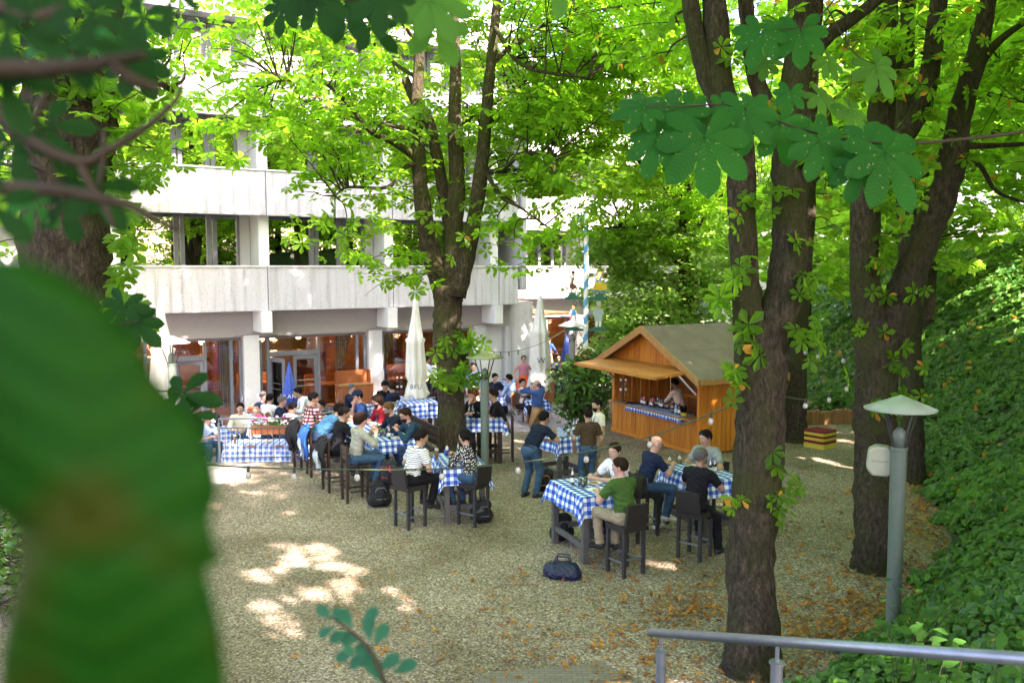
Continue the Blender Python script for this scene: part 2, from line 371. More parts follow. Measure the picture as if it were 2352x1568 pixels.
for fl in range(4):                      # balustrades of the three upper storeys and the roof edge
    z0, z1 = PB+fl*STOREY, PT+fl*STOREY
    xs = [W0-4, 0.0, 4.6, 9.1, 13.5]
    for i in range(4):
        if i == 0: panel(xs[0], xs[1]-.03, z0, z1, 2.4, 2.4)
        else: panel(xs[i]+.015, xs[i+1]-.015, z0, z1)
    panel(13.53, END, z0, z1)
    panel(END+.01, 16.9, z0, z1, 0, 5.1)           # recess of the facade
    panel(16.92, 21.0, z0, z1, 5.1, 4.4); panel(21.02, 27, z0, z1, 4.4, 3.6)
    # slab behind the balustrade
    MB().prism([(-8.6,2.56,z0+.15),(-.03,2.56,z0+.15),(-.03,.15,z0+.15),(END-.2,.15,z0+.15),(16.7,5.3,z0+.15),(27,4.2,z0+.15),(27,9,z0+.15),(-8.6,9,z0+.15)][::-1], (0,0,.2)).build('floor_slab', m_conc, hotel)
    if fl == 3: continue
    top = z0+STOREY+.15; ws = z1-.9
    for i, x in enumerate((0.0, 4.6, 9.1, 13.5)):
        MB().box((x-.0+.0, .95, (ws+.55+top)/2-.3), (.34, 1.2, top-ws-.0+.05-.02)).build('balcony_fin', m_white, hotel)
        if i == 3: break
        a, b = x+.2, (4.6, 9.1, 13.5)[i]-.55
        window(a, b, ws, top-.02, 1.3, (.47, .52, .74, .79), (a+.1, b-.1))
        MB().box((b+.18, 1.36, (ws+top)/2), (.35, .14, top-ws-.02)).build('wall', m_conc, hotel)
    MB().box((-4.3, 3.6, (ws+top)/2), (8.6, .2, top-ws-.01)).build('wall', m_conc, hotel)
    window(-6.5, -3.2, ws+.7, top-.3, 3.46, (.5,), (-6.4, -3.3))
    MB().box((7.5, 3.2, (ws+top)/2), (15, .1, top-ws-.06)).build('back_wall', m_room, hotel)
    # right wing
    MB().box((22, 6.2, (ws+top)/2), (10.6, .2, top-ws-.01)).build('wall', m_conc, hotel)
    for a in (14.0, 18.6, 22.6):
        window(a, a+2.3, ws+.25, top-.25, 6.04, (.33, .66), (a+.1, a+2.2))
        MB().box((a+2.8, 5.6, (ws+top)/2), (.28, .8, top-ws-.03)).build('balcony_fin', m_white, hotel)
    MB().box((14.6, 3.0, (ws+top)/2), (.2, 6.2, top-ws-.02)).build('wall', m_conc, hotel)
# ground floor
gz = TZ; gy = 1.05; gt = 2.36
MB().box((6.9, gy-.1, (gt+PB+.16)/2), (15.2, .22, PB+.16-gt)).build('fascia_wall', mat('beige_render', (.36,.335,.33), .85, var=.05), hotel)
for x in (0.0, 4.6, 9.1, 13.5):
    MB().box((x-.12, .30, 2.90), (.36, 1.0, .70)).build('beam_end', m_white, hotel)
    MB().box((x-.35, gy-.05, (gz+gt)/2+.02), (.52, .34, gt-gz+.05)).build('pillar', m_white, hotel)
def door(x, y, w_, h_, ang, hinge=-1):
    d = MB(); fw = .11
    M_ = Matrix.Translation((x, y, gz)) @ Matrix.Rotation(ang, 4, 'Z')
    s = 1 if hinge < 0 else -1
    for xx in (fw/2, w_-fw/2): d.box((s*xx, 0, h_/2), (fw, .06, h_))
    for z in (.08, h_-.06): d.box((s*w_/2, 0, z), (w_-2*fw, .058, .14))
    o = d.build('door', m_frame, hotel, M=M_)
    MB().box((s*w_/2, .005, h_/2), (w_-2*fw, .012, h_-.3)).build('pane', m_pane2, o)
    h = MB()
    for z in (.95, 1.15): h.tube([(s*.12, -.06, z), (s*(w_-.12), -.06, z)], .016, 6)
    h.build('handle', m_steel, o)
def shopfront(x0, x1, doors):
    z1 = gt
    f = MB(); f.box(((x0+x1)/2, gy, z1-.05), (x1-x0, .12, .10)); f.box(((x0+x1)/2, gy, gz+.06), (x1-x0, .12, .12))
    xs = doors['mull']
    for x in [x0+.04]+xs+[x1-.04]: f.box((x, gy, (gz+z1)/2), (.10, .125, z1-gz-.24))
    if doors.get('trans'):
        a, b = doors['trans']; f.box(((a+b)/2, gy, 1.72), (b-a-.10, .11, .16))
    fr = f.build('window', m_frame, hotel)
    edges = [x0]+xs+[x1]
    for a, b in zip(edges[:-1], edges[1:]):
        dz = 1.82 if doors.get('trans') and abs(a-doors['trans'][0]) < .01 else (gz+.9 if doors.get('sill') else gz+.14)
        MB().box(((a+b)/2, gy+.02, (dz+z1-.12)/2), (b-a-.10, .012, z1-.14-dz)).build('pane', m_pane2, fr)
shopfront(-3.6, -.62, {'mull': [-2.0]})
shopfront(.0, 3.95, {'mull': [.9, 2.75, 3.6], 'trans': (.9, 2.75)}); door(2.70, gy-.05, .95, 2.0, R(-38), 1); 
shopfront(4.55, 8.45, {'mull': [4.85, 6.65, 8.1], 'trans': (4.85, 6.65)}); door(4.92, gy-.02, .82, 2.0, R(-72), -1); door(6.60, gy, .86, 2.02, 0, 1)
shopfront(9.05, 12.85, {'mull': [12.3]})
MB().box((15.0, 2.2, (gz+PB)/2), (1.3, 2.6, PB-gz+.1)).build('ribbed_wall', m_rib, hotel)
MB().box((13.9, 1.3, (gz+PB)/2), (.85, .3, PB-gz+.1)).build('wall', m_white, hotel)
gy2 = 5.6
MB().box((21.4, gy2-.1, (gt+PB+.16)/2), (11.2, .22, PB+.16-gt)).build('fascia_wall', m_conc, hotel)
for x in (16.3, 17.9, 21.2, 24.4): MB().box((x, gy2-.25, (gz+gt)/2+.03), (.55, .5, gt-gz+.06)).build('pillar', m_white, hotel)
gy_, gy = gy, gy2
shopfront(18.2, 20.9, {'mull': [19.5]}); shopfront(21.5, 24.1, {'mull': [22.8]}); shopfront(16.6, 17.6, {'mull': []})
gy = gy_
# restaurant interior
MB().box((7, 4.5, TZ+.004), (24, 6.8, .02)).build('interior_floor', m_floor_in, hotel)
MB().box((7, 4.6, 2.75), (22, 6.8, .1)).build('interior_ceiling', m_warmwall, hotel)
MB().box((7, 7.4, 1.2), (22, .1, 3.2)).build('interior_wall', m_warmwall, hotel)
MB().box((7, 7.3, .35), (22, .08, 1.5)).build('panelling', m_wood_in, hotel)
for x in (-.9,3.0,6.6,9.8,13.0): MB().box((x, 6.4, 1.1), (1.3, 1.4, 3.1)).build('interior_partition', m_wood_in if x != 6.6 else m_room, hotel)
for x in (1.9, 4.2, 8.8, 12.2): MB().box((x, 5.2, 1.2), (.5, .5, 3.1)).build('interior_column', m_wood_in, hotel)
TT = ((.6,4,1.6,'tavern booth table just inside the leftmost open door'),(3.1,6.2,1.8,'tavern booth table deep inside left of the first pillar'),(5.7,4.4,1.8,'tavern booth table behind the open glass door'),(7.6,2.6,1.5,'tavern booth table behind the sideboard window'),(10.3,2.6,1.7,'tavern booth table behind the tall parasol window'),(11.6,4.3,1.6,'tavern booth table deep inside behind the mossy trunk'))
for x in (.35, 3.55, 7.7, 9.4):        # drapes behind the glass
    m = MB(); vs = []; wv = .55
    for i in range(15):
        for z, k in ((TZ+.35, 1), (1.0, .55 if x > 7 else 1), (2.25, 1.2)): vs.append((x-.3+(.04*i)*k*wv*1.6, gy+.3+.04*sin(i*2.1), z))
    fs = []
    for i in range(14):
        for k in (0, 1): fs.append((i*3+k, i*3+3+k, i*3+4+k, i*3+1+k))
    m.add(vs, fs).build('drape', m_drape, hotel, smooth=True)
for k, (x, y, z) in enumerate(((1.0,4.2,2.0),(3.2,3.4,2.05),(5.4,3.6,2.05),(6.1,4.6,2.0),(6.9,3.9,2.05),(10.1,3.2,1.9),(11.7,3.6,2.0),(19.5,7.3,1.9),(23,7.3,1.9))):
    m = MB(); m.lathe([(.02,.10),(.075,.07),(.10,0),(.075,-.07),(.02,-.10)], 12, (x,y,z)); sh = m.build('pendant_lamp', m_globe, hotel, smooth=True)
    MB().tube([(x,y,z+.1),(x,y,2.7)], .008, 5).build('cord', m_dark, sh)
for x, y, e in ((1.5,3.8,22),(5.9,3.8,26),(10.8,3.4,14),(21,7.6,16)):
    l = bpy.data.lights.new('restaurant_light', 'POINT'); l.energy = e; l.color = (1,.62,.28); l.shadow_soft_size = .15
    lo = bpy.data.objects.new('restaurant_light', l); COL.objects.link(lo); lo.parent = hotel; lo.location = (x, y, 2.0)
MB().box((21, 8.6, 1.2), (11, .1, 3.4)).build('interior_wall', m_wood_in, hotel)
MB().box((21, 7.2, TZ+.006), (11, 3, .02)).build('interior_floor', m_floor_in, hotel)

# sideboard by the pillar (stands outside)
def loc(x, y, z=TZ): return hotel_M @ V((x, y, z))
hotel_M = Matrix.Translation(fa) @ Matrix.Rotation(math.atan2(fdir.y, fdir.x), 4, 'Z')
HROT = math.atan2(fdir.y, fdir.x)
m_side = mat('reddish_wood', (.30,.095,.03), .45, var=.2, scale=5, stretch=(1,1,.2))
sb = thing('sideboard', 'reddish wooden service sideboard against the pillar beside the glass doors', 'sideboard', loc(7.75, .45), HROT)
m = MB(); m.box((0,0,.48), (1.25,.5,.92)); m.build('cabinet', m_side, sb)
MB().box((0,0,.955),(1.3,.55,.03)).build('worktop', mat('worktop_wood', (.42,.24,.10), .4, var=.2), sb)
m = MB(); m.box((0,.22,1.2),(1.25,.03,.46)); m.box((-.6,.08,1.2),(.03,.26,.46)); m.box((.6,.08,1.2),(.03,.26,.46)); m.build('upstand', m_side, sb)
for x in (-.3,.3): MB().box((x,-.26,.45),(.56,.02,.8)).build('door', m_side, sb)

for x, y, w_, lab in TT:
    t_ = thing('dining_booth', lab, 'table', loc(x, y), HROT); mw_ = mat('table_wood_warm', (.45,.20,.06), .35, var=.2)
    MB().box((0,0,.74), (w_,.8,.05)).build('tabletop', mw_, t_); MB().box((0,.55,.55), (w_,.06,1.0)).build('bench_back', mw_, t_)
    for sx_ in (-1, 1): MB().box((sx_*(w_/2-.15),0,.36), (.08,.6,.71)).build('leg', mw_, t_)

bf = thing('buffet_counter', 'dark wooden buffet counter inside the far glass front', 'counter', loc(21.5,7.6), HROT); MB().box((0,0,.44),(4,.6,.86)).build('cabinet', m_wood_in, bf); MB().box((0,0,.90),(4.1,.7,.04)).build('worktop', m_side, bf)
# ------------------------------------------------------------------ trees
def bark_mat(name, c1, c2, moss):
    m, t, L, b = newmat(name); tc = node(t, 'ShaderNodeTexCoord'); O = tc.outputs['Object']
    mp = node(t, 'ShaderNodeMapping'); mp.inputs['Scale'].default_value = (1, 1, .33); L.new(O, mp.inputs[0])
    n = node(t, 'ShaderNodeTexNoise'); n.inputs['Scale'].default_value = 21; n.inputs['Detail'].default_value = 9; n.inputs['Roughness'].default_value = .7; L.new(mp.outputs[0], n.inputs['Vector'])
    v = node(t, 'ShaderNodeTexVoronoi'); v.inputs['Scale'].default_value = 24; v.feature = 'DISTANCE_TO_EDGE'; v.inputs['Randomness'].default_value = 1; L.new(mp.outputs[0], v.inputs['Vector'])
    r = ramp(t, [(.32, c1), (.55, c2), (.72, tuple(min(1, x*2.1) for x in c2))]); L.new(n.outputs[0], r.inputs[0])
    n2 = node(t, 'ShaderNodeTexNoise'); n2.inputs['Scale'].default_value = 1.6; n2.inputs['Detail'].default_value = 6; L.new(O, n2.inputs['Vector'])
    r2 = ramp(t, [(.44, (0,0,0)), (.62, (.85,.85,.85))]); L.new(n2.outputs[0], r2.inputs[0])
    mx = node(t, 'ShaderNodeMix', data_type='RGBA'); L.new(r2.outputs[0], mx.inputs[0]); L.new(r.outputs[0], mx.inputs[6]); mx.inputs[7].default_value = moss+(1,)
    cr = ramp(t, [(0, (.55,.53,.50)), (.07, (1,1,1))]); L.new(v.outputs[0], cr.inputs[0])
    m2 = node(t, 'ShaderNodeMix', data_type='RGBA', blend_type='MULTIPLY'); m2.inputs[0].default_value = .8; L.new(mx.outputs[2], m2.inputs[6]); L.new(cr.outputs[0], m2.inputs[7])
    n5 = node(t, 'ShaderNodeTexNoise'); n5.inputs['Scale'].default_value = 5; n5.inputs['Detail'].default_value = 9; n5.inputs['Roughness'].default_value = .75; L.new(O, n5.inputs['Vector'])
    r5 = ramp(t, [(.62, (0,0,0)), (.70, (.8,.8,.8))]); L.new(n5.outputs[0], r5.inputs[0]); m5 = node(t, 'ShaderNodeMix', data_type='RGBA'); L.new(r5.outputs[0], m5.inputs[0]); L.new(m2.outputs[2], m5.inputs[6]); m5.inputs[7].default_value = (.17,.155,.115,1)
    L.new(m5.outputs[2], b.inputs['Base Color']); b.inputs['Roughness'].default_value = .92; b.inputs['Specular IOR Level'].default_value = .2
    ad = node(t, 'ShaderNodeMath', operation='MULTIPLY_ADD'); L.new(v.outputs[0], ad.inputs[0]); ad.inputs[1].default_value = .45; L.new(n.outputs[0], ad.inputs[2])
    bp = node(t, 'ShaderNodeBump'); bp.inputs['Strength'].default_value = 1; bp.inputs['Distance'].default_value = .09; L.new(ad.outputs[0], bp.inputs['Height']); L.new(bp.outputs[0], b.inputs['Normal'])
    return m
m_bark = bark_mat('chestnut_bark', (.014,.011,.008), (.076,.058,.039), (.050,.058,.014))
m_twig = mat('twig_bark', (.035,.026,.018), .9, var=.3)
m_leaf = leafmat('chestnut_leaf', (.034,.105,.010), (.075,.17,.014), (.41,.80,.03), .66)
m_leaf_dk = leafmat('shaded_chestnut_leaf', (.018,.070,.018), (.045,.125,.022), (.16,.36,.03), .38)
m_leaf_far = leafmat('far_foliage', (.055,.145,.014), (.10,.21,.02), (.47,.86,.06), .68, .6)
m_autumn = leafmat('browning_leaf', (.40,.17,.02), (.60,.36,.04), (.6,.35,.04), .4, .6)

def palm_template(n, obov=.17, droop=.22, low=False):
    "horse chestnut leaf: n leaflets radiating from the stalk; returns verts (k,3), faces"
    vs, fs = [], []
    for i in range(n):
        a = (i-(n-1)/2)*(2*pi*.80/(n-1) if n > 1 else 0); Ls = 1.0-.28*abs((i-(n-1)/2)/((n-1)/2))
        d = np.array([sin(a), cos(a), 0]); s = np.array([cos(a), -sin(a), 0]); z = np.array([0,0,1.])
        b = len(vs); dz = lambda t: -droop*t*t*Ls
        w1, w2 = obov*.62*Ls, obov*Ls*1.12
        if low:
            vs += [d*.05, d*Ls*.66+s*w2*1.15+z*dz(.6), d*Ls+z*dz(1), d*Ls*.66-s*w2*1.15+z*dz(.6)]
            fs.append((b,b+1,b+2,b+3))
        else:
            vs += [d*.05, d*Ls*.38+s*w1+z*(dz(.38)+.05), d*Ls*.74+s*w2+z*(dz(.74)+.055), d*Ls+z*dz(1), d*Ls*.74-s*w2+z*(dz(.74)+.055), d*Ls*.38-s*w1+z*(dz(.38)+.05)]
            fs += [(b,b+1,b+2,b+3), (b,b+3,b+4,b+5)]
    return np.array(vs, float), np.array(fs, int)
PALM = [palm_template(7, .205), palm_template(6, .225), palm_template(5, .25, .3)]
PALM_LOW = [palm_template(6, .27, .2, True)]
SIMPLE = [(np.array([[0,0,0],[.42,.5,.06],[0,1.0,-.12],[-.42,.5,.06]]), np.array([(0,1,2,3)]))]
def place_leaves(P_, N_, scale, templates, r=rng):
    "P_ (n,3) positions, N_ (n,3) up normals -> verts, faces"
    n = len(P_); N_ = N_/np.linalg.norm(N_, axis=1, keepdims=True)
    t = r.normal(size=(n,3)); X = np.cross(t, N_); X /= np.linalg.norm(X, axis=1, keepdims=True); Y = np.cross(N_, X)
    which = r.integers(0, len(templates), n); VV, FF, off = [], [], 0
    for k, (tv, tf) in enumerate(templates):
        s = np.where(which == k)[0]
        if not len(s): continue
        sc_ = (np.ones(n)*scale)[s]*r.uniform(.7, 1.2, len(s))
        v = (tv[None,:,0,None]*X[s][:,None,:] + tv[None,:,1,None]*Y[s][:,None,:] + tv[None,:,2,None]*N_[s][:,None,:])*sc_[:,None,None] + P_[s][:,None,:]
        m = len(tv); f = (tf[None]+ (np.arange(len(s))*m)[:,None,None] + off)
        VV.append(v.reshape(-1,3)); FF.append(f.reshape(-1,4)); off += len(s)*m
    return np.concatenate(VV), np.concatenate(FF)
# gaps in the canopy that let the sun through: (point on the ground or wall, radius)
HOLES = [(G(u, v), r) for u, v, r in ((590,1320,.24),(670,1292,.22),(725,1262,.30),(740,1290,.25),(615,1395,.27),(712,1362,.23),(775,1345,.22),(655,1445,.19),(815,1308,.15),(890,1355,.16),(640,1248,.13),(930,1395,.12),(790,1372,.13),(1490,1290,.16),(1530,1298,.12),(1880,1055,.25),(1930,1072,.22),(530,1095,.35))]
def holes_mask(P_):
    keep = np.ones(len(P_), bool); s = np.array(SDIR)
    for c, r in HOLES:
        q = P_-np.array(c); along = q@s; d2 = (q*q).sum(1)-along**2
        keep &= ~((d2 < (r*1.1+.13)**2) & (along > 1.5))
    return keep
def spline(pts, n):
    "Catmull-Rom through rows (x, y, z, r)"
    p = np.array(pts, float); p = np.vstack([2*p[0]-p[1], p, 2*p[-1]-p[-2]]); out = []
    for i in range(1, len(p)-2):
        for t in np.arange(0, 1, 1/n):
            a, b, c, d = p[i-1:i+3]
            out.append(.5*((2*b)+(c-a)*t+(2*a-5*b+4*c-d)*t*t+(3*b-a-3*c+d)*t**3))
    out.append(p[-2]); return np.array(out)
def limb(mb, pts, n=12, sub=5, wob=.06, seed=0):
    rr = random.Random(seed); s = spline(pts, sub)
    mb.tube([tuple(q[:3]) for q in s], [max(.008, q[3]*(1+rr.uniform(-wob, wob))) for q in s], n, jit=.045 if s[0,3] > .1 else 0, rnd=rr)
    return s
def clumps_in(c, r, n, rg, zmin=None, hollow=.0):
    out = []
    while len(out) < n:
        p = rg.uniform(-1, 1, 3); l = np.linalg.norm(p)
        if l > 1 or l < hollow: continue
        q = np.array(c)+p*np.array(r)
        if zmin is not None and q[2] < zmin: continue
        out.append(q)
    return np.array(out)
def shade_tops(x0, x1, n):
    "unseen leaf tops added between the yard and the hotel to shade its lower floors"
    r_ = np.random.default_rng(int(x0*10)+90); x = r_.uniform(x0, x1, n); return np.stack([x, 16.7+(x+3.4)*.61+r_.uniform(-2.4,2.4,n), r_.uniform(15.2,22.5,n)], 1)  # leaf clumps added out of view to keep sun off the facade
def make_tree(name, label, cat, base, limbs, clumps, leaf=.20, per=16, spread=(.75,.75,.22), seed=1, mats=None, low=False, twigs=True, group=None, bark=None, extra=None, autumn=0.0, near_twig=3.5, ntilt=.45):
    rg = np.random.default_rng(seed); root = thing(name, label, cat, base, 0, group)
    inv = -V(base); mb = MB(); pts = []
    for i, l in enumerate(limbs):
        s = limb(mb, l, n=16 if l[0][3] > .2 else 8, seed=seed*50+i); pts.append(s)
    if mb.v:
        mb.v = [tuple(V(p)+inv) for p in mb.v]; mb.build('trunk', bark or m_bark, root, smooth=True)
    P_, N_ = [], []; tw = MB()
    L_ = np.concatenate(pts)[:, :3] if pts else None
    clumps = np.asarray(clumps)
    for c in clumps:
        k = rg.integers(int(per*.6), int(per*1.3)+1); sp = np.array(spread)*rg.uniform(.7, 1.25)
        q = c + rg.normal(size=(k,3))*sp*.55; P_.append(q)
        tilt = rg.normal(size=3)*.22; N_.append(np.array([0,0,1.])+tilt+rg.normal(size=(k,3))*ntilt)
        if twigs and L_ is not None:
            d = np.linalg.norm(L_-c, axis=1) + np.maximum(0, L_[:,2]-c[2])*.8; j = d.argmin()
            if np.linalg.norm(L_[j]-c) < near_twig:
                a = L_[j]; mid = (a+c)/2 + np.array([0,0,.12*np.linalg.norm(c-a)])+rg.normal(size=3)*.12
                s = spline([(*a,.022),(*mid,.015),(*c,.008)], 4); tw.tube([tuple(x[:3]) for x in s], [x[3] for x in s], 4, cap=False)
                for _ in range(2):
                    e = c+rg.normal(size=3)*np.array(spread)*.8; tw.tube([tuple((a*.25+c*.75)), tuple(c*.5+e*.5+[0,0,.05]), tuple(e)], [.009,.007,.004], 3, cap=False)
    if tw.v:
        tw.v = [tuple(V(p)+inv) for p in tw.v]; tw.build('branches', m_twig, root)
    P_, N_ = np.concatenate(P_), np.concatenate(N_)
    if extra is not None: P_ = np.concatenate([P_, extra[0]]); N_ = np.concatenate([N_, extra[1]])
    k = holes_mask(P_); P_, N_ = P_[k], N_[k]
    v, f = place_leaves(P_, N_, leaf, PALM_LOW if low == 1 else (SIMPLE if low == 2 else PALM), rg)
    mi = None; mats = mats or [m_leaf]
    if autumn: mats = list(mats)+[m_autumn]; tfn = len(f); mi = (np.repeat(rg.random(tfn//2+1) < autumn, 2)[:tfn]).astype(int)*(len(mats)-1)
    o = np_obj('crown', v-np.array(base), f, mats, root, mi=mi)
    return root
def px(rows, y0):
    "limb drawn as (u, v, radius[, dy]) at distance y0"
    return [tuple(AT(r[0], r[1], y0+(r[3] if len(r) > 3 else 0)))+(r[2],) for r in rows]
# --- the chestnut in the middle
YC = 20.2; cb = G(1038, 1090); KC = YC/23.0
def sC(P): P = np.array(P, float)*KC; P[..., 2] += CAMZ*(1-KC); return P
limbsC = [
 [(cb.x,cb.y,-.05,.50),(cb.x,cb.y,.25,.40)]+px([(1036,950,.36),(1035,880,.35),(1035,830,.39),(1033,790,.42),(1027,745,.36),(1029,700,.36),(1030,655,.40)], YC),
 px([(1027,690,.30),(1008,635,.28),(985,560,.24),(968,450,.20),(960,350,.185),(957,250,.16),(963,120,.14),(958,0,.12),(950,-160,.08)], YC),
 px([(1034,690,.32),(1042,590,.27),(1040,520,.25),(1049,430,.215),(1044,280,.17),(1046,150,.14),(1042,-20,.11),(1040,-160,.08)], YC),
 px([(1042,560,.18,.3),(1020,450,.165,.3),(1002,350,.15,.3),(985,280,.14,.3),(950,225,.12,.3),(930,180,.11,.3)], YC),
 px([(1048,680,.26,-.2),(1072,590,.215,-.2),(1090,500,.195,-.2),(1105,390,.175,-.2),(1118,250,.15,-.1),(1128,140,.13),(1142,0,.105),(1155,-150,.07)], YC),
 px([(962,365,.11),(900,325,.09,-.4),(850,300,.075,-.8),(800,240,.055,-1.2),(740,190,.04,-1.6),(640,185,.03,-2)], YC),
 px([(962,375,.08),(930,385,.06,-.4),(890,430,.045,-.8),(800,430,.035,-1.2),(770,450,.02,-1.4)], YC),
 px([(955,300,.07),(880,285,.05,.8),(780,260,.04,1.5),(690,230,.03,2.2)], YC),
 px([(1116,280,.08),(1160,262,.07,.5),(1220,262,.05,1),(1290,290,.03,1.5)], YC),
 px([(1130,150,.07),(1170,110,.06,.4),(1230,70,.045,.8),(1300,20,.03,1.2)], YC),
 px([(1106,400,.08),(1160,385,.06,-.4),(1200,352,.05,-.8),(1265,362,.035,-1.2),(1275,420,.02,-1.4)], YC),
 px([(1108,380,.06),(1150,450,.05,-.9),(1200,480,.035,-1.6),(1290,545,.02,-2.2)], YC),
 px([(1046,300,.06),(1080,270,.05,1.5),(1130,240,.04,2.5),(1200,200,.03,3.2)], YC),
 px([(958,180,.06),(900,140,.05,1),(820,60,.04,1.6)], YC), px([(960,120,.06),(930,60,.05,-1),(840,-40,.04,-2)], YC),
 px([(1135,60,.06),(1200,150,.05,-1.5),(1350,180,.03,-2.5)], YC),
]
rg = np.random.default_rng(3)
limbsC = [[(q[0],q[1],q[2],q[3]*KC) for q in l] for l in limbsC]
def open_front(P_):
    "the stems stay in view: few clumps hang before them"
    u = 1176+F*P_[:,0]/P_[:,1]; r_ = np.random.default_rng(2).random(len(P_)); return P_[(P_[:,1] > YC+.5) | (np.abs(u-1050) > 150) | (r_ < .10)]
cl = np.concatenate([open_front(sC(clumps_in((-1.6,23.6,10.4),(6.2,4.6,4.2),430,rg,hollow=.35))), open_front(sC(clumps_in((2.4,23.4,9.6),(3.4,3.5,3.2),110,rg))), shade_tops(-4.5,3.2,430),
  np.array([AT(u,v,YC+dy) for u,v,dy in ((770,500,-1),(800,550,-1.2),(880,520,-.8),(830,600,-1.3),(930,590,-1),(860,450,-1),(720,440,-1.4),(690,330,-1.5),(730,400,-1),(650,300,-2),(600,240,-2),(560,200,-2.2),(500,170,-2),(470,110,-2),(540,90,-1.5),(430,230,-2),(480,290,-2.2),(520,350,-2),
    (1180,560,-1.5),(1210,610,-1.6),(1150,520,-1),(1260,470,-1.5),(1290,540,-2),(1250,400,-1),(1320,300,-.5),(1180,430,-.6),(1270,250,0),(900,640,-1),(960,640,-.8),(1300,420,-1.8),(1350,350,-1),(780,350,-1),(850,380,-1.4),(900,300,-1.4),(1340,470,-1.5),(1380,420,-1),(1230,545,-1.8))])])
ex = []
for u,v,dy,n in ((1040,800,-.45,7),(1080,790,-.4,10),(1015,870,-.45,9),(1050,860,-.42,10),(1090,870,-.3,8),(1000,500,-.5,8),(1120,470,-.5,9),(1020,300,-.5,10),(985,255,-.4,9),(1100,560,-.4,6)):
    c = AT(u,v,YC+dy); ex.append(np.array(c)+rg.normal(size=(n,3))*[.22,.1,.16])
ex = np.concatenate(ex); exn = rg.normal(size=ex.shape)*.5+np.array([0,-.7,.7])
make_tree('chestnut_tree', 'three stemmed horse chestnut with a bulging mossy trunk in the middle of the yard', 'tree', (cb.x,cb.y,0), limbsC, cl, leaf=.24, per=15, seed=5, extra=(ex,exn), autumn=.004, near_twig=2.2)
# --- big trunk on the left behind the blurred leaf
YL = 9.3
lb = AT(215, 1200, YL)
limbsL = [[(lb.x,YL,-.02,.56),(lb.x,YL,.5,.5)]+px([(200,900,.46),(170,700,.45),(152,600,.45),(150,480,.42),(158,380,.42),(165,300,.46),(150,200,.40),(130,80,.34),(110,-60,.30),(90,-300,.2)], YL),
 px([(190,330,.22),(215,200,.2),(225,120,.18),(260,-40,.15)], YL), px([(110,420,.16),(60,330,.12),(0,250,.10),(-120,150,.07)], YL),
 px([(180,120,.10),(260,140,.07,.3),(330,170,.05,.5),(400,210,.03,.7)], YL)]
cl = np.concatenate([clumps_in((-4.4,9.0,10.8),(4.8,4.4,3.0),170,rg), clumps_in((-2.2,13.6,11.2),(4.0,3.2,1.5),60,rg), np.array([AT(u,v,YL+dy) for u,v,dy in ((300,110,.5),(360,160,.6),(390,200,.6),(330,230,.5),(290,180,.2),(240,60,.3),(200,20,-.5),(380,60,.8),(420,120,1),(330,40,.6),(100,130,-.8),(40,60,-.6),(20,160,-.7),(60,400,-.6),(20,330,.5),(10,420,.8),(30,470,1.2),(130,40,-.8),(200,300,-.7),(250,250,-.3),(310,380,.5),(350,340,.7))])])  # second cloud of clumps: added above the view to shade the gravel
ex = []
for u,v,n in ((270,640,7),(275,560,7),(262,480,6),(280,720,10),(310,735,7),(330,745,5),(300,300,7),(340,380,8),(270,420,6),(320,400,6),(265,320,6),(200,200,7),(240,215,6),(150,240,5),(100,270,5)):
    c = AT(u,v,YL-.35); ex.append(np.array(c)+rg.normal(size=(n,3))*[.10,.06,.07])
ex = np.concatenate(ex); exn = rg.normal(size=ex.shape)*.5+np.array([.2,-.7,.7])
make_tree('chestnut_tree', 'massive dark chestnut trunk half hidden by the huge blurred leaf', 'tree', (lb.x,YL,0), limbsL, cl, leaf=.17, per=11, spread=(.5,.5,.2), seed=8, extra=(ex,exn), near_twig=2.0)
# --- right foreground tree
Y1 = 10.35; b1 = G(1726, 1540)
limbs1 = [[(b1.x,b1.y,-.05,.37),(b1.x,b1.y,.12,.325),(b1.x+.02,b1.y,.45,.30)]+px([(1722,1300,.285),(1735,1150,.29),(1745,1000,.285),(1748,880,.285),(1752,800,.29),(1765,740,.25)], Y1),
 px([(1728,860,.2),(1720,760,.19),(1713,650,.17),(1706,540,.165),(1703,440,.165),(1702,350,.16),(1690,290,.16),(1655,210,.16),(1648,110,.15),(1640,0,.145),(1630,-120,.13)], Y1),
 px([(1765,800,.24),(1795,690,.215),(1812,590,.205),(1815,500,.20),(1812,400,.20),(1820,330,.19),(1822,250,.18),(1832,120,.15),(1838,0,.14),(1845,-140,.12)], Y1),
 px([(1662,260,.13),(1622,170,.11),(1600,90,.10),(1585,0,.095),(1578,-100,.08)], Y1),
 px([(1800,330,.13,.1),(1770,270,.12,.2),(1742,200,.11,.2),(1725,110,.10,.2),(1712,0,.09,.2),(1705,-120,.08,.2)], Y1),
 px([(1825,190,.12),(1862,130,.105,.2),(1905,80,.09,.3),(1990,20,.075,.5),(2080,-60,.06,.7)], Y1),
 px([(1860,140,.10,.3),(1870,60,.09,.4),(1880,-60,.08,.5)], Y1)]
cl = np.concatenate([clumps_in((4.4,11.5,11.6),(6.0,6.3,2.6),330,rg,zmin=9.2), clumps_in((2.8,15.2,11.4),(4.2,2.8,1.5),60,rg), np.array([AT(u,v,Y1+dy) for u,v,dy in ((1740,100,.6),(1890,60,.8),(1780,60,1),(1940,110,1.2),(1560,60,.8),(1500,20,1),(1530,130,1.2),(1990,30,1.4))])])  # the flat second cloud is unseen, added to block sun over the yard
ex = []
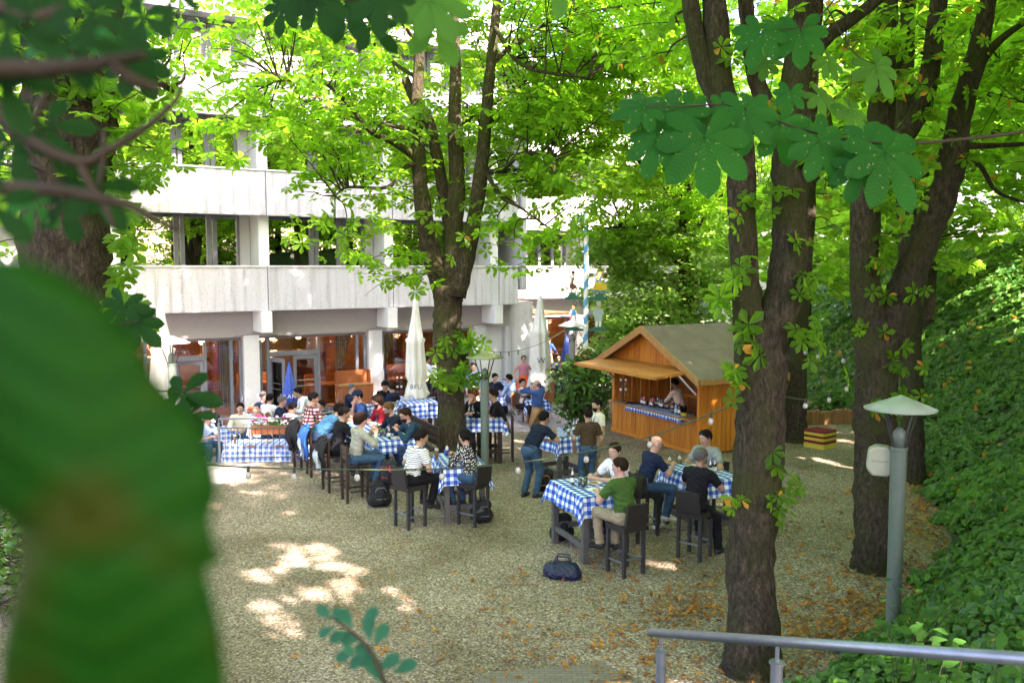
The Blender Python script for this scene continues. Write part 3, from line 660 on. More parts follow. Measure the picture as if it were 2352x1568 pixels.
for u,v,n in ((1690,1150,6),(1800,1130,9),(1810,1165,7),(1730,800,6),(1690,760,5),(1840,760,7),(1850,800,7),(1680,860,7),(1690,900,7),(1830,560,7),(1700,600,6),(1680,680,8),(1690,720,7),(1795,1080,5),(1850,660,8),(1860,690,6),(1760,480,5),(1740,430,6),(1800,440,5),(1690,480,5),(1660,320,6),(1880,330,6),(1900,350,7),(1870,300,5),(1790,250,6),(1670,120,5)):
    n = max(2, n//2); c = AT(u,v,Y1-.3); ex.append(np.array(c)+rg.normal(size=(n,3))*[.10,.07,.09])
ex = np.concatenate(ex); exn = rg.normal(size=ex.shape)*.55+np.array([0,-.75,.6])
make_tree('chestnut_tree', 'thick chestnut nearest the handrail with two dark stems', 'tree', (b1.x,b1.y,0), limbs1, cl, leaf=.19, per=16, seed=9, extra=(ex,exn), autumn=.05, near_twig=1.6, spread=(.65,.65,.2))
# --- forked tree by the right lamp
Y2 = 13.9; b2 = G(2010, 1305)
limbs2 = [[(b2.x,b2.y,-.05,.40),(b2.x,b2.y,.15,.345),(b2.x,b2.y,.5,.33)]+px([(2008,1100,.315),(2010,980,.32),(2012,880,.33),(2018,790,.35),(2025,735,.36)], Y2),
 px([(2005,760,.26),(1990,680,.23),(1985,600,.22),(1987,520,.22),(1992,440,.225),(2015,350,.22),(2022,270,.19),(2030,150,.16),(2040,0,.14),(2045,-120,.12)], Y2),
 px([(2040,760,.28),(2070,690,.26),(2095,620,.25),(2130,530,.23),(2165,450,.215),(2188,370,.21),(2200,290,.18),(2225,190,.16),(2250,100,.14),(2270,0,.12),(2290,-120,.1)], Y2),
 px([(2000,380,.16),(2060,330,.16,-.2),(2110,260,.15,-.3),(2135,170,.14,-.3),(2150,60,.13,-.3),(2165,-80,.11,-.3)], Y2),
 px([(2205,260,.10),(2250,150,.08,.3),(2300,90,.06,.5),(2370,40,.05,.8)], Y2), px([(2195,335,.06),(2270,335,.045,.3),(2370,330,.03,.6)], Y2), px([(2190,350,.05),(2250,380,.04,.2),(2290,440,.03,.4),(2370,470,.02,.8)], Y2),
 px([(2030,190,.09),(2070,130,.08,.3),(2090,40,.07,.5)], Y2), px([(1990,420,.09),(1940,370,.07,.4),(1910,300,.05,.8),(1900,240,.03,1)], Y2)]
cl = np.concatenate([clumps_in((9.8,16.5,12.4),(5.2,7.0,3.0),210,rg,zmin=10.2), np.array([AT(u,v,Y2+dy) for u,v,dy in ((1960,80,.5),(2010,190,.9),(2080,220,-.6),(2060,130,-.8),(1930,200,.9),(1900,290,1),(1960,310,.9),(2230,60,.4),(2300,140,.7),(2250,170,1),(2180,120,-.6),(1990,110,-.8),(1920,60,.6),(2120,60,-.8),(2330,200,1),(2200,20,.8))])])
ex = []
for u,v,n in ((1985,770,6),(2060,800,9),(2070,850,8),(2075,900,8),(2060,930,6),(1970,900,4),(2040,480,7),(2060,520,8),(2020,560,6),(2010,640,6),(2110,650,5),(2040,600,7),(2150,270,7),(2110,300,6),(2100,340,7),(2130,370,6),(2230,240,6),(2200,330,4),(2060,420,8),(2090,455,7)):
    n = max(2, n//2); c = AT(u,v,Y2-.35); ex.append(np.array(c)+rg.normal(size=(n,3))*[.13,.09,.13])
ex = np.concatenate(ex); exn = rg.normal(size=ex.shape)*.55+np.array([0,-.75,.6])
make_tree('chestnut_tree', 'forked chestnut behind the round topped lamp on the right', 'tree', (b2.x,b2.y,0), limbs2, cl, leaf=.21, per=16, seed=10, extra=(ex,exn), autumn=.06, near_twig=1.8)
# --- further trees
def pole_tree(label, base, rad, limbsrows, Y_, clumps, seed, **kw):
    ls = [[(base.x,base.y,base.z-.1,rad*1.35),(base.x,base.y,base.z+.3,rad)]+px(limbsrows[0], Y_)]+[px(l, Y_) for l in limbsrows[1:]]
    return make_tree(kw.pop('name','chestnut_tree'), label, 'tree', tuple(base), ls, clumps, seed=seed, **kw)
b3 = G(2097, 1108)
pole_tree('slender chestnut stem standing just behind the forked one', b3, .24, [[(2095,900,.22),(2092,700,.21),(2085,550,.2),(2080,400,.2),(2078,250,.17),(2085,60,.15),(2090,-100,.12)], [(2085,380,.12),(2060,280,.1,.3),(2040,150,.08,.4),(2010,0,.06,.5)]], b3.y,
   np.concatenate([clumps_in((9.5,19.5,12.5),(5.5,5,3.6),130,rg,zmin=9.6), np.array([AT(u,v,b3.y+dy) for u,v,dy in ((2120,100,.5),(2050,60,.5),(2200,420,.8),(2150,200,.6),(2000,250,.8),(1960,180,1))])]), 21, leaf=.23, per=14, low=1, autumn=.03, near_twig=2)
b4 = G(1826, 1012)
pole_tree('straight chestnut trunk standing beside the crate stack', b4, .33, [[(1826,930,.31),(1828,800,.29),(1840,650,.27),(1850,480,.25),(1860,300,.2),(1865,100,.17),(1870,-60,.13)], [(1848,500,.13),(1800,380,.1,.3),(1760,250,.08,.5)], [(1855,430,.12),(1930,330,.1,.3),(1960,250,.07,.5),(1980,150,.05,.6)]], b4.y,
   np.concatenate([clumps_in((8.6,22.6,10.5),(3.0,2.6,3.0),22,rg,zmin=7.6), shade_tops(3.2,10,330), np.array([AT(u,v,b4.y+dy) for u,v,dy in ((1880,560,.4),(1900,620,.6),(1870,640,.5),(1780,300,.6),(1920,520,.6),(1940,450,1),(1760,560,.6),(1760,640,.8))])]), 22, leaf=.26, per=14, low=1, near_twig=2.5, autumn=.02)
b5 = V((5.9, 30.5, 0))
pole_tree('leafy chestnut behind the wooden hut', b5, .22, [[(1575,760,.21),(1572,600,.2),(1575,450,.18),(1580,300,.15),(1590,150,.12),(1600,0,.1)], [(1574,480,.1),(1500,400,.08,-.6),(1440,350,.05,-1.2),(1380,330,.03,-1.8)], [(1576,560,.09),(1640,470,.07,.2),(1700,400,.05,.4)], [(1573,620,.07),(1500,560,.05,-.5),(1430,520,.03,-1)]], 30.5,
   np.concatenate([clumps_in((5.0,30.0,11.0),(5.2,3.6,4.4),150,rg,hollow=.4), clumps_in((4.6,29.6,7.0),(3.0,2.4,1.9),80,rg,zmin=5.2)]), 23, leaf=.25, per=15, low=0, spread=(.85,.85,.2), near_twig=3.2)
# ------------------------------------------------------------------ small tree and shrubs by the hut, wood on the bank, ivy
def bush(name, label, cat, base, clumps, seed, leaf=.13, per=30, spread=(.5,.5,.35), mats=None, stems=5, **kw):
    rr = random.Random(seed); ls = []
    for i in range(stems):
        c = clumps[rr.randrange(len(clumps))]; ls.append([(base[0]+rr.uniform(-.15,.15), base[1]+rr.uniform(-.15,.15), base[2]-.05, .03), ((base[0]+c[0])/2, (base[1]+c[1])/2, (base[2]+c[2])/2+.1, .022), (c[0], c[1], c[2], .01)])
    return make_tree(name, label, cat, tuple(base), ls, clumps, leaf=leaf, per=per, spread=spread, seed=seed, mats=mats, low=2, ntilt=.8, bark=m_twig, **kw)
m_shrub = leafmat('laurel_leaf', (.04,.13,.02), (.09,.22,.035), (.22,.42,.04), .3, .28)
m_beech = leafmat('hornbeam_leaf', (.09,.20,.04), (.13,.27,.06), (.52,.85,.16), .62, .5)
m_ivy = leafmat('ivy_leaf', (.016,.085,.012), (.08,.21,.025), (.16,.38,.03), .28, .35)
m_weed = leafmat('ground_elder_leaf', (.05,.17,.02), (.10,.26,.03), (.25,.50,.04), .35, .5)
rg = np.random.default_rng(17)
hb = AT(1560, 800, 30.8); hb.z = 0
limbsB = [[(hb.x,hb.y,-.1,.14),(hb.x,hb.y,1.5,.11)]+[(hb.x+.1,hb.y,4.0,.08),(hb.x,hb.y,6.5,.03)]]
cl = np.concatenate([clumps_in(AT(1515,690,30.8),(2.7,1.6,1.35),95,rg), clumps_in(AT(1490,560,30.6),(1.9,1.2,1.0),40,rg), clumps_in(AT(1620,600,31),(1.8,1.4,1.4),40,rg), clumps_in(AT(1425,775,30.2),(1.0,.9,.8),24,rg), clumps_in(AT(1385,585,30.2),(.9,.6,.45),10,rg)])
make_tree('hornbeam_tree', 'bushy light green tree spreading behind the hut roof and the maypole', 'tree', (hb.x,hb.y,0), limbsB, cl, leaf=.20, per=70, spread=(.66,.66,.18), seed=31, mats=[m_beech], low=2, ntilt=.5, near_twig=1.2)
sbp = G(1345, 962)
bush('laurel_shrub', 'glossy green laurel shrub between the tall lamp and the hut', 'shrub', (sbp.x,sbp.y,0), clumps_in((sbp.x+.05,sbp.y+.2,.95),(1.0,.9,1.05),110,rg), 32, leaf=.16, per=26, spread=(.34,.34,.26), mats=[m_shrub])
p = G(30,1290); p = V((-6.6, 12.2, 0))
bush('laurel_shrub', 'leafy shrub at the left edge below the blurred leaf', 'shrub', tuple(p), clumps_in((p.x,p.y,.6),(1.15,.9,.85),70,rg), 33, leaf=.12, per=26, spread=(.3,.3,.22), mats=[m_shrub])
# trees on the bank and beyond, out to where the picture ends, and unseen ones added for shade and window reflections
def wood_tree(x, y, h, r, seed, n, zlow=.45, label=None, per=18, leaf=.34):
    z = float(hill_z(x, y)) if toe_dist(np.array([x]), np.array([y]))[0] > 0 else 0.0
    rr = random.Random(seed); k = rr.uniform(.16,.26)
    ls = [[(x,y,z-.2,k*1.3),(x+rr.uniform(-.2,.2),y,z+h*.3,k),(x+rr.uniform(-.5,.5),y+rr.uniform(-.4,.4),z+h*.65,k*.7),(x+rr.uniform(-.8,.8),y,z+h*.95,k*.25)]]
    for i in range(5):
        a = rr.uniform(0,2*pi); z0 = z+h*rr.uniform(.35,.7); q = r*rr.uniform(.5,.85)
        ls.append([(x,y,z0,k*.45),(x+cos(a)*q*.5,y+sin(a)*q*.5,z0+h*.10,k*.3),(x+cos(a)*q,y+sin(a)*q,z0+h*.14,k*.1)])
    c = clumps_in((x,y,z+h*(1+zlow)/2),(r,r,h*(1-zlow)/2),n,np.random.default_rng(seed),hollow=.25)
    return make_tree('woodland_tree', label, 'tree', (x,y,z), ls, c, leaf=leaf, per=per, spread=(1.0,1.0,.3), seed=seed, mats=[m_leaf_far], low=1, near_twig=3.5, group=None)
WT = [(12.5,15.0,10,4.2,41,170,'woodland tree on the bank at the right edge of the photo'),(14.5,22.0,11,4.6,42,190,'woodland tree high on the bank behind the forked chestnut'),(13.5,29.0,10,4.0,43,120,'woodland tree above the log edging'),
      (19.0,30.0,12,5.0,44,190,'bright woodland tree seen between the right stems'),(12.5,38.0,13,5.2,45,200,'woodland tree rising behind the ivy bank'),(19.0,40.0,13,5.5,46,180,'pale woodland tree far back on the bank'),
      (9.5,47.0,12,4.6,47,180,'tree far behind the hut beside the hotel wing'),(26.0,36.0,14,6.0,48,150,'distant woodland tree at the far right'),(17.0,52.0,14,6.0,49,170,'distant tree closing the view between the two right trunks'),
      (23,9,9,4.6,51,130,'unseen tree added right of the yard for the window reflections'),(16.0,2.0,11,5.2,52,200,'unseen tree added above the stairs to shade the yard'),(27,16,9,5,53,130,'unseen tree added on top of the bank for the window reflections'),(24,50,15,6.5,54,80,'farthest tree on the bank')]  # those out of view here are added for yard shade and window reflections
for x,y,h,r,s,n,lab in WT: wood_tree(x,y,h,r,s,n,zlow=.04 if s in (51,53) else .18 if s in (42,43,44,45,46,47,48,49,54) else .45,label=lab)
for x_, y_, sd in ((17,9.5,71),(20,13.5,72),(15,6,73)): wood_tree(x_,y_,7.5,4.2,sd,150,.02,{71:'unseen low tree added level with the front lamp for the window reflections',72:'unseen low tree added far up the bank for the window reflections',73:'unseen low tree added nearest the stairs for the window reflections'}[sd])  # added out of view so the hotel windows reflect leaves
wood_tree(-14,22,13,4.6,55,100,.35,'tree at the left end of the hotel behind the thick trunk')
wood_tree(-10.5,14,12,4.6,56,90,.62,'tree left of the yard')
wood_tree(.5,-1.5,13,6.2,57,330,.60,'unseen tree added behind the stairs to shade the yard'); wood_tree(6.2,1.0,13,6,60,330,.60,'unseen tree added beside the stairs to shade the yard'); wood_tree(10.5,6.5,12,5.5,61,300,.60,'unseen tree added right of the stairs to shade the yard'); wood_tree(6,-7,13,6.5,58,160,.35,'second unseen tree added behind the stairs to shade the yard'); wood_tree(15,-3,13,6,59,130,.3,'unseen shade tree added behind the stairs at the right')  # crowns added out of view to block the sun and sky
# ivy on the bank
def ivy():
    rg = np.random.default_rng(61); X = rg.uniform(-3, 28, 680000); Y = rg.uniform(6.5, 62, 680000)
    d = toe_dist(X, Y); wob = .25*np.sin(X*3.1+Y*2.3)+.18*np.sin(Y*5.7)
    lim = np.where(Y > 20, 13, 9); keep = (d > .05+wob) & (d < lim) & ~((X < 2) & (Y < 7.5))
    # what the camera cannot see is left out
    with np.errstate(all='ignore'): u = X/Y
    keep &= (u < .66) & (u > .17) & ((Y > 11) | (X > 3.0) | (d < 3))
    X, Y = X[keep], Y[keep]; dist = np.hypot(X, Y); pr = np.clip(1.25-.022*dist, .25, 1); k = rg.random(len(X)) < pr; X, Y = X[k], Y[k]
    Z = hill_z(X, Y); e = .05; gx = (hill_z(X+e,Y)-Z)/e; gy_ = (hill_z(X,Y+e)-Z)/e
    N_ = np.stack([-gx, -gy_, np.ones_like(X)], 1)*.8+np.array([-.25,-.35,.25])+rg.normal(size=(len(X),3))*.42
    # mounded surface
    Z = Z + .05 + .13*np.abs(np.sin(X*2.3+np.sin(Y*1.7)*2)*np.sin(Y*2.1+np.cos(X*1.3)*2))*rg.random(len(X))+rg.random(len(X))*.07
    t = np.array([[0,0,0],[.5,.22,.0],[.36,.62,.0],[0,1.0,-.1],[-.36,.62,0],[-.5,.22,0]]); tf = np.array([(0,1,2,3),(0,3,4,5)])
    t[[1,2,4,5],2] = .10
    gap = np.sin(X*1.9+np.sin(Y*1.1)*1.7)*np.sin(Y*1.6+np.sin(X*.9)*2)+.5*np.sin(X*5.3+Y*3.9); kk = rg.random(len(X)) < np.clip(.95+.5*gap, .30, 1); X, Y, Z, N_ = X[kk], Y[kk], Z[kk], N_[kk]; gap = gap[kk]; Z = Z+.05*gap
    v, f = place_leaves(np.stack([X,Y,Z],1), N_, (1+.35*np.clip(gap,-1,1)*rg.random(len(X)))*np.clip(.060+.0042*np.hypot(X,Y), .09, .3), [(t,tf)], rg)
    mi = np.repeat(np.where(rg.random(len(f)//2) < .012, 2, np.where((np.sin(X*.8+1)*np.sin(Y*.7+X*.3) > .55) & (rg.random(len(X)) < .5), 1, 0)), 2)
    tag(np_obj('ivy', v, f, [m_ivy, m_weed, m_autumn], mi=mi), 'dark green ivy covering the bank right of the gravel yard', 'ivy', kind='stuff')
ivy()
# fallen leaves on the gravel
def litter():
    rg = np.random.default_rng(71); pts = []
    for u,v,su,sv,n in ((2080,1330,60,120,160),(1960,1440,90,60,260),(2050,1480,60,30,200),(2130,1150,30,40,120),(1960,1400,60,50,120),(1640,1400,80,40,60),(1700,1380,90,60,50),(1550,1390,50,25,50),(1900,1400,130,70,130),(1480,1450,150,80,110),(2100,1170,40,40,90),(2130,1230,40,50,90),(1880,1250,90,60,60),(1600,1530,150,50,70),(1300,1480,250,80,60),(1000,1480,150,60,40),(1870,1150,80,60,40),(1900,1120,60,40,30),(900,1350,150,120,40),(1150,1380,200,90,35),(1450,1300,120,50,60)):
        for _ in range(n): pts.append((rg.normal(u,su), rg.normal(v,sv)))
    P_ = []
    for u, v in pts:
        if v < 1000: continue
        g = G(u, v)
        if toe_dist(np.array([g.x]), np.array([g.y]))[0] < .3: P_.append((g.x, g.y, .012+rg.random()*.02))
    P_ = np.array(P_); N_ = np.array([0,0,1.])+rg.normal(size=P_.shape)*.35
    t = np.array([[0,0,0],[.22,.4,.12],[0,1,.05],[-.22,.45,.10]]); tf = np.array([(0,1,2,3)])
    P3, N3 = [], []
    for p, n in zip(P_, N_):
        for _ in range(rg.integers(1,4)): P3.append(p+rg.normal(size=3)*[.04,.04,.004]); N3.append(n+rg.normal(size=3)*.3)
    v, f = place_leaves(np.array(P3), np.array(N3), .10, [(t,tf)], rg)
    m = leafmat('fallen_leaf', (.20,.07,.012), (.50,.22,.03), (.35,.15,.02), .15, .7)
    tag(np_obj('fallen_leaves', v, f, [m]), 'brown and orange fallen chestnut leaves scattered on the gravel', 'leaves', kind='stuff')
litter()
# ------------------------------------------------------------------ furniture, lamps, hut, railings
def gingham(name, blue, mid):
    m, t, L, b = newmat(name); uv = node(t, 'ShaderNodeUVMap'); sp = node(t, 'ShaderNodeSeparateXYZ'); L.new(uv.outputs[0], sp.inputs[0])
    s = []
    for k in (0, 1):
        fr = node(t, 'ShaderNodeMath', operation='FRACT'); L.new(sp.outputs[k], fr.inputs[0])
        g = node(t, 'ShaderNodeMath', operation='GREATER_THAN'); L.new(fr.outputs[0], g.inputs[0]); g.inputs[1].default_value = .5; s.append(g)
    ad = node(t, 'ShaderNodeMath', operation='ADD'); L.new(s[0].outputs[0], ad.inputs[0]); L.new(s[1].outputs[0], ad.inputs[1])
    dv = node(t, 'ShaderNodeMath', operation='MULTIPLY'); L.new(ad.outputs[0], dv.inputs[0]); dv.inputs[1].default_value = .5
    r = ramp(t, [(0, (.80,.82,.86)), (.5, mid), (1, blue)]); r.color_ramp.interpolation = 'CONSTANT'
    r.color_ramp.elements[1].position = .25; r.color_ramp.elements[2].position = .75
    L.new(dv.outputs[0], r.inputs[0]); L.new(r.outputs[0], b.inputs['Base Color']); b.inputs['Roughness'].default_value = .85; b.inputs['Specular IOR Level'].default_value = .15
    return m
m_ging = gingham('blue_gingham', (.015,.06,.36), (.16,.27,.58))
m_ging2 = gingham('pale_gingham', (.07,.16,.50), (.36,.46,.72))
def cloth(label, c, rz, a, b, z, drop, group=None, m=None, per=.135, seed=0, flare=.10):
    rr = random.Random(seed); st = .055; A, B = a+drop, b+drop
    nx, ny = int(2*A/st)+1, int(2*B/st)+1; vs, uv = [], []
    ph = [rr.uniform(0, 6) for _ in range(8)]
    for j in range(ny):
        for i in range(nx):
            u, v = -A+2*A*i/(nx-1), -B+2*B*j/(ny-1)
            du, dv = max(0, abs(u)-a), max(0, abs(v)-b); d = math.hypot(du, dv)
            x = min(a, abs(u))*(1 if u > 0 else -1); y = min(b, abs(v))*(1 if v > 0 else -1)
            zz = 0.0
            if d > 1e-6:
                su, sv = (1 if u > 0 else -1), (1 if v > 0 else -1)
                ed = (y if du > dv else x); w_ = (.030*sin(9*ed+ph[0])+.018*sin(17*ed+ph[1+(du > dv)]))*(1 if drop < .4 else 1.9)
                o = flare*(1-math.exp(-d*3)) + w_*min(1, d/.15)
                ca, sa = du/d, dv/d
                if du > 0 and dv > 0: o += .10*d*math.sin(2*math.atan2(dv, du))*1.6
                x += su*ca*o; y += sv*sa*o; zz = -math.sqrt(max(0, d*d-min(o*o, .25*d*d)))
            else: zz = .004*sin(7*u+ph[3])*sin(6*v+ph[4])
            vs.append((x, y, zz)); uv.append((u/per+.13, v/per+.31))
    fs = [(j*nx+i, j*nx+i+1, (j+1)*nx+i+1, (j+1)*nx+i) for j in range(ny-1) for i in range(nx-1)]
    mb = MB(); mb.add(vs, fs); mb.uv = uv
    o = mb.build('tablecloth', m or m_ging, smooth=True); o.location = (c[0], c[1], z+.008); o.rotation_euler = (0,0,rz)
    return tag(o, label, 'tablecloth', group)
def bar_table(label, c, rz, a, b, h, m=None, leg=.045, group=None, z0=0.0):
    t = thing('bar_table' if h > .9 else 'dining_table', label, 'table', (c[0], c[1], z0), rz, group); m = m or m_tablewood
    MB().box((0,0,h-.022), (2*a,2*b,.044)).build('tabletop', m, t)
    for sx in (-1,1):
        for sy in (-1,1): MB().box((sx*(a-.07), sy*(b-.07), (h-.046)/2), (2*leg,2*leg,h-.046)).build('leg', m, t)
    s = MB()
    if h > .9:
        for sx in (-1,1): s.box((sx*(a-.07),0,.27), (.05,2*b-.24,.09))
        s.box((0,b-.07,.30), (2*a-.24,.05,.09)); s.box((0,-b+.07,.30), (2*a-.24,.05,.09)); s.build('stretcher', m, t)
    return t
def make_stool(kind):
    t = thing('bar_stool', 'stool', 'bar stool')
    m = m_wicker if kind == 0 else m_brown
    if kind == 0:
        MB().box((0,0,.735), (.44,.44,.09)).build('seat', m, t)
        b_ = MB(); b_.add([(-.21,-.20,.785),(.21,-.20,.785),(.21,-.25,.785),(-.21,-.25,.785),(-.20,-.25,1.13),(.20,-.25,1.13),(.20,-.295,1.13),(-.20,-.295,1.13)], [(3,2,1,0),(4,5,6,7),(0,1,5,4),(1,2,6,5),(2,3,7,6),(3,0,4,7)]); b_.build('backrest', m, t)
    else:
        s = MB()
        for i in range(4): s.box((0,-.165+.11*i,.735), (.42,.098,.03))
        s.build('seat', m, t)
        b_ = MB()
        for z in (.90,1.0,1.09): b_.box((0,-.225,z), (.42,.025,.078))
        b_.build('backrest', m, t)
    for sx in (-1,1):
        MB().box((sx*.19,.19,.345), (.05,.05,.688)).build('leg', m if kind else m_dark, t)
        MB().box((sx*.19,-.19 if kind == 0 else -.225,.345 if kind == 0 else .565), (.05,.05,.688 if kind == 0 else 1.13)).build('leg', m if kind else m_dark, t)
    f = MB()
    for y in (-.19,.19): f.box((0,y,.27), (.328,.022,.03))
    for x in (-.19,.19): f.box((x,0,.22), (.022,.328,.03))
    f.build('footrest', m_steel if kind == 0 else m, t)
    return t
STOOL = [make_stool(0), make_stool(1)]; used = [False, False]
def stool(c, rz, label, kind=0, group='dark bar stools at the high tables'):
    if not used[kind]:
        used[kind] = True; o = STOOL[kind]; o.location = (c[0],c[1],0); o.rotation_euler = (0,0,rz); o['label'] = label; o['group'] = group; return o
    return dup(STOOL[kind], (c[0],c[1],0), rz, label, group)
m_chairwood = mat('varnished_slats', (.36,.13,.05), .4, var=.25, scale=7)
def make_chair():
    t = thing('folding_chair', 'chair', 'chair')
    s = MB()
    for i in range(5): s.box((0,-.17+.085*i,.45), (.42,.07,.02))
    s.build('seat', m_chairwood, t)
    b_ = MB(); pr = [(-.21,0),(.21,0),(.21,.36),(.13,.45),(0,.47),(-.13,.45),(-.21,.36)]
    b_.prism([(x,-.21-.12*z,.50+z) for x,z in pr], (0,-.022,.004)); b_.build('backrest', m_chairwood, t)
    for sx in (-1,1):
        MB().tube([(sx*.20,.22,0),(sx*.20,-.20,.50),(sx*.20,-.235,.80)], .012, 6).build('leg', m_steel, t)
        MB().tube([(sx*.18,-.24,0),(sx*.18,.18,.44)], .012, 6).build('leg', m_steel, t)
    return t
CHAIR = make_chair(); chair_used = [False]
def chair(c, rz, label, group='varnished folding chairs on the terrace'):
    if not chair_used[0]:
        chair_used[0] = True; CHAIR.location = (c[0],c[1],TZ); CHAIR.rotation_euler = (0,0,rz); CHAIR['label'] = label; CHAIR['group'] = group; return CHAIR
    return dup(CHAIR, (c[0],c[1],TZ), rz, label, group)
E2 = math.atan2(.37, .93)     # the high tables on the right share this turn
TAB = {}
def hightable(key, label, clabel, c, rz, a, b, h=1.08, drop=.30, seed=0, m=None, kind=None):
    TAB[key] = (V((c[0],c[1],h+.012)), rz, a, b)
    bar_table(label, c, rz, a, b, h, m=kind); cloth(clabel, c, rz, a, b, h, drop, m=m, seed=seed)
hightable('front', 'grey wooden high table nearest the camera, before the green shirted man', 'blue gingham cloth with hanging points on the table nearest the camera', (1.27,14.52), E2, .42, .64, seed=1, drop=.33)
hightable('right', 'high table half hidden by the thick chestnut, three men around it', 'blue gingham cloth between the bald man and the two men beside the thick chestnut', (3.39,15.64), E2, .42, .68, seed=2)
hightable('standing', 'high table before the hut where three men stand', 'blue gingham cloth the bending man in jeans leans over', (1.12,19.42), E2+.12, .42, .50, seed=3, drop=.36)
hightable('pair', 'high table between the striped shirt man and the ponytailed woman', 'blue gingham cloth under the amber drinks of the pair', (-1.0,16.66), R(14), .40, .58, seed=4, drop=.36)
ax = V((-.41,.912,0)); T5a = V((-2.45,18.45,0)); T5c = T5a+ax*1.72; RZ5 = math.atan2(-ax.x, ax.y)
hightable('long', 'long high table in the middle with eight people along it', 'long blue gingham cloth in the middle of the yard', T5c.xy, RZ5, .42, 1.70, seed=5, drop=.28, kind=m_brown)
hightable('tree', 'high table behind the mossy middle trunk', 'blue gingham cloth behind the mossy middle trunk', (-.95,21.42), R(3), .72, .42, seed=6, kind=m_brown)
hightable('planter', 'table standing left of the mossy trunk by the flower boxes', 'blue gingham cloth left of the mossy trunk by the flower boxes', (-2.55,23.9), R(20), .5, .4, seed=7, drop=.4)
# bench with a back along the long table
def bench():
    o = T5c+V((.912,.41,0))*.80; t = thing('high_bench', 'dark wooden high bench with slatted back along the long table', 'bench', (o.x,o.y,0), RZ5)
    s = MB(); [s.box((-.08+.12*i,0,.75), (.10,3.0,.035)) for i in range(3)]; s.build('seat', m_brown, t)
    b_ = MB(); [b_.box((.24,0,z), (.03,3.0,.12)) for z in (.90,1.04,1.18)]; b_.build('backrest', m_brown, t)
    for y in (-1.4,-.5,.5,1.4):
        MB().box((.275,y,.62), (.04,.06,1.24)).build('leg', m_dark, t); MB().box((-.08,y,.36), (.05,.06,.72)).build('leg', m_dark, t)
bench()
# ---- lamps
m_shade = mat('pale_green_shade', (.27,.33,.27), .4, var=.12, scale=6); m_shade2 = mat('mossy_shade', (.20,.24,.12), .6, var=.25, scale=5); m_shade3 = mat('white_shade', (.6,.6,.58), .5, var=.05)
def lamp(label, c, z0, h, ms, mp, R_=.44, r0=.102, rot=0):
    t = thing('street_lamp', label, 'lamp', (c[0],c[1],z0), rot, 'tall garden lamps with a cone shaped hat')
    MB().lathe([(r0*.86,0),(r0*.9,.3),(r0,h-.62),(r0*1.06,h-.60),(r0*1.06,h-.56),(.0,h-.56)], 20).build('post', mp, t, smooth=False)
    m = MB(); m.lathe([(.085,h-.56),(.085,h-.42),(.075,h-.36),(.03,h-.31),(0,h-.30)], 16); m.build('lamp_head', mp, t, smooth=True)
    for k in range(4):
        a = k*pi/2+.5; MB().tube([(.095*cos(a),.095*sin(a),h-.56),(R_*.62*cos(a),R_*.62*sin(a),h-.035)], .012, 6).build('arm', m_dark, t)
    m = MB(); m.lathe([(R_,h-.075),(R_+.004,h-.06),(R_*.5,h+.03),(.0,h+.115)], 32); m.lathe([(0,h+.10),(R_*.5,h+.012),(R_,h-.078)], 32); m.build('lamp_shade', ms, t, smooth=True)
    return t
LA = G(2050,1438); lamp('grey lamp with pale green hat and a speaker box, right of the forked chestnut', LA.xy, 0, 2.95, m_shade, m_lampgreen)
LB = V((-.61,19.8,0)); lamp('grey lamp with a mossy hat beside the middle trunk', LB.xy, 0, 2.76, m_shade2, m_lampgreen, R_=.42, r0=.098)
LC = V((1.87,27.7,0)); lamp('lamp with a white hat standing in the laurel shrub', LC.xy, 0, 2.95, m_shade3, mat('pale_post', (.24,.24,.245), .5, var=.06), r0=.10)
LD = V((-8.2,21.4,0)); lamp('lamp with a white hat at the far left before the first parasol', LD.xy, 0, 2.95, m_shade3, m_lampgreen)
LE = V((2.6,39.5,0)); lamp('farthest lamp with white hat beside the maypole', LE.xy, TZ, 3.0, m_shade3, m_white, r0=.1)
sp = AT(2020,1055,11.6); t = thing('outdoor_speaker', 'cream outdoor speaker box clamped to the right lamp post', 'speaker', (sp.x,sp.y-.02,sp.z), R(-20))
m = MB(); pr = [(-.10,-.20),(.10,-.20),(.15,-.14),(.16,.10),(.10,.19),(-.06,.20),(-.15,.14),(-.17,-.10)]
m.prism([(x,-.11,z) for x,z in pr], (0,.22,0)); o = m.build('housing', mat('cream_plastic', (.36,.37,.27), .45, var=.06), t)
md = o.modifiers.new('b','BEVEL'); md.width = .03; md.segments = 3
m = MB(); m.box((-.01,-.1125,0), (.20,.004,.004)); m.box((.12,0,0),(.004,.22,.36)); m.build('seam', m_dark, t); m = MB(); m.tube([(.10,.02,0),(.24,.05,.02)], .02, 6); m.build('bracket', m_dark, t)
# ---- railings
def rail_run(label, pts, h, nbar, first=True):
    t = thing('railing', label, 'railing', tuple(pts[0])); o = V(pts[0])
    P_ = [V(p)-o for p in pts]
    MB().tube([p+V((0,0,h)) for p in P_], .024, 10).build('handrail', m_steel, t, smooth=True)
    f = MB()
    for a, b in zip(P_[:-1], P_[1:]):
        for z in (.14, h-.22): f.tube([a+V((0,0,z)), b+V((0,0,z))], .014, 6)
        n = max(2, int((b-a).length/nbar)); d = (b-a)/n
        for i in range(1, n): f.tube([a+d*i+V((0,0,.14)), a+d*i+V((0,0,h-.22))], .0085, 5)
    f.build('infill', m_bars, t)
    for p in P_: m = MB(); m.lathe([(.032,-.4),(.032,h-.12),(.036,h-.11),(.036,h-.10),(.01,h-.09),(.01,h)], 10, tuple(p)); m.build('post', m_steel, t)
rail_run('steel railing with thin bars beside the table with hanging gingham cloth', [rail_a, rail_b], 1.08, .14)
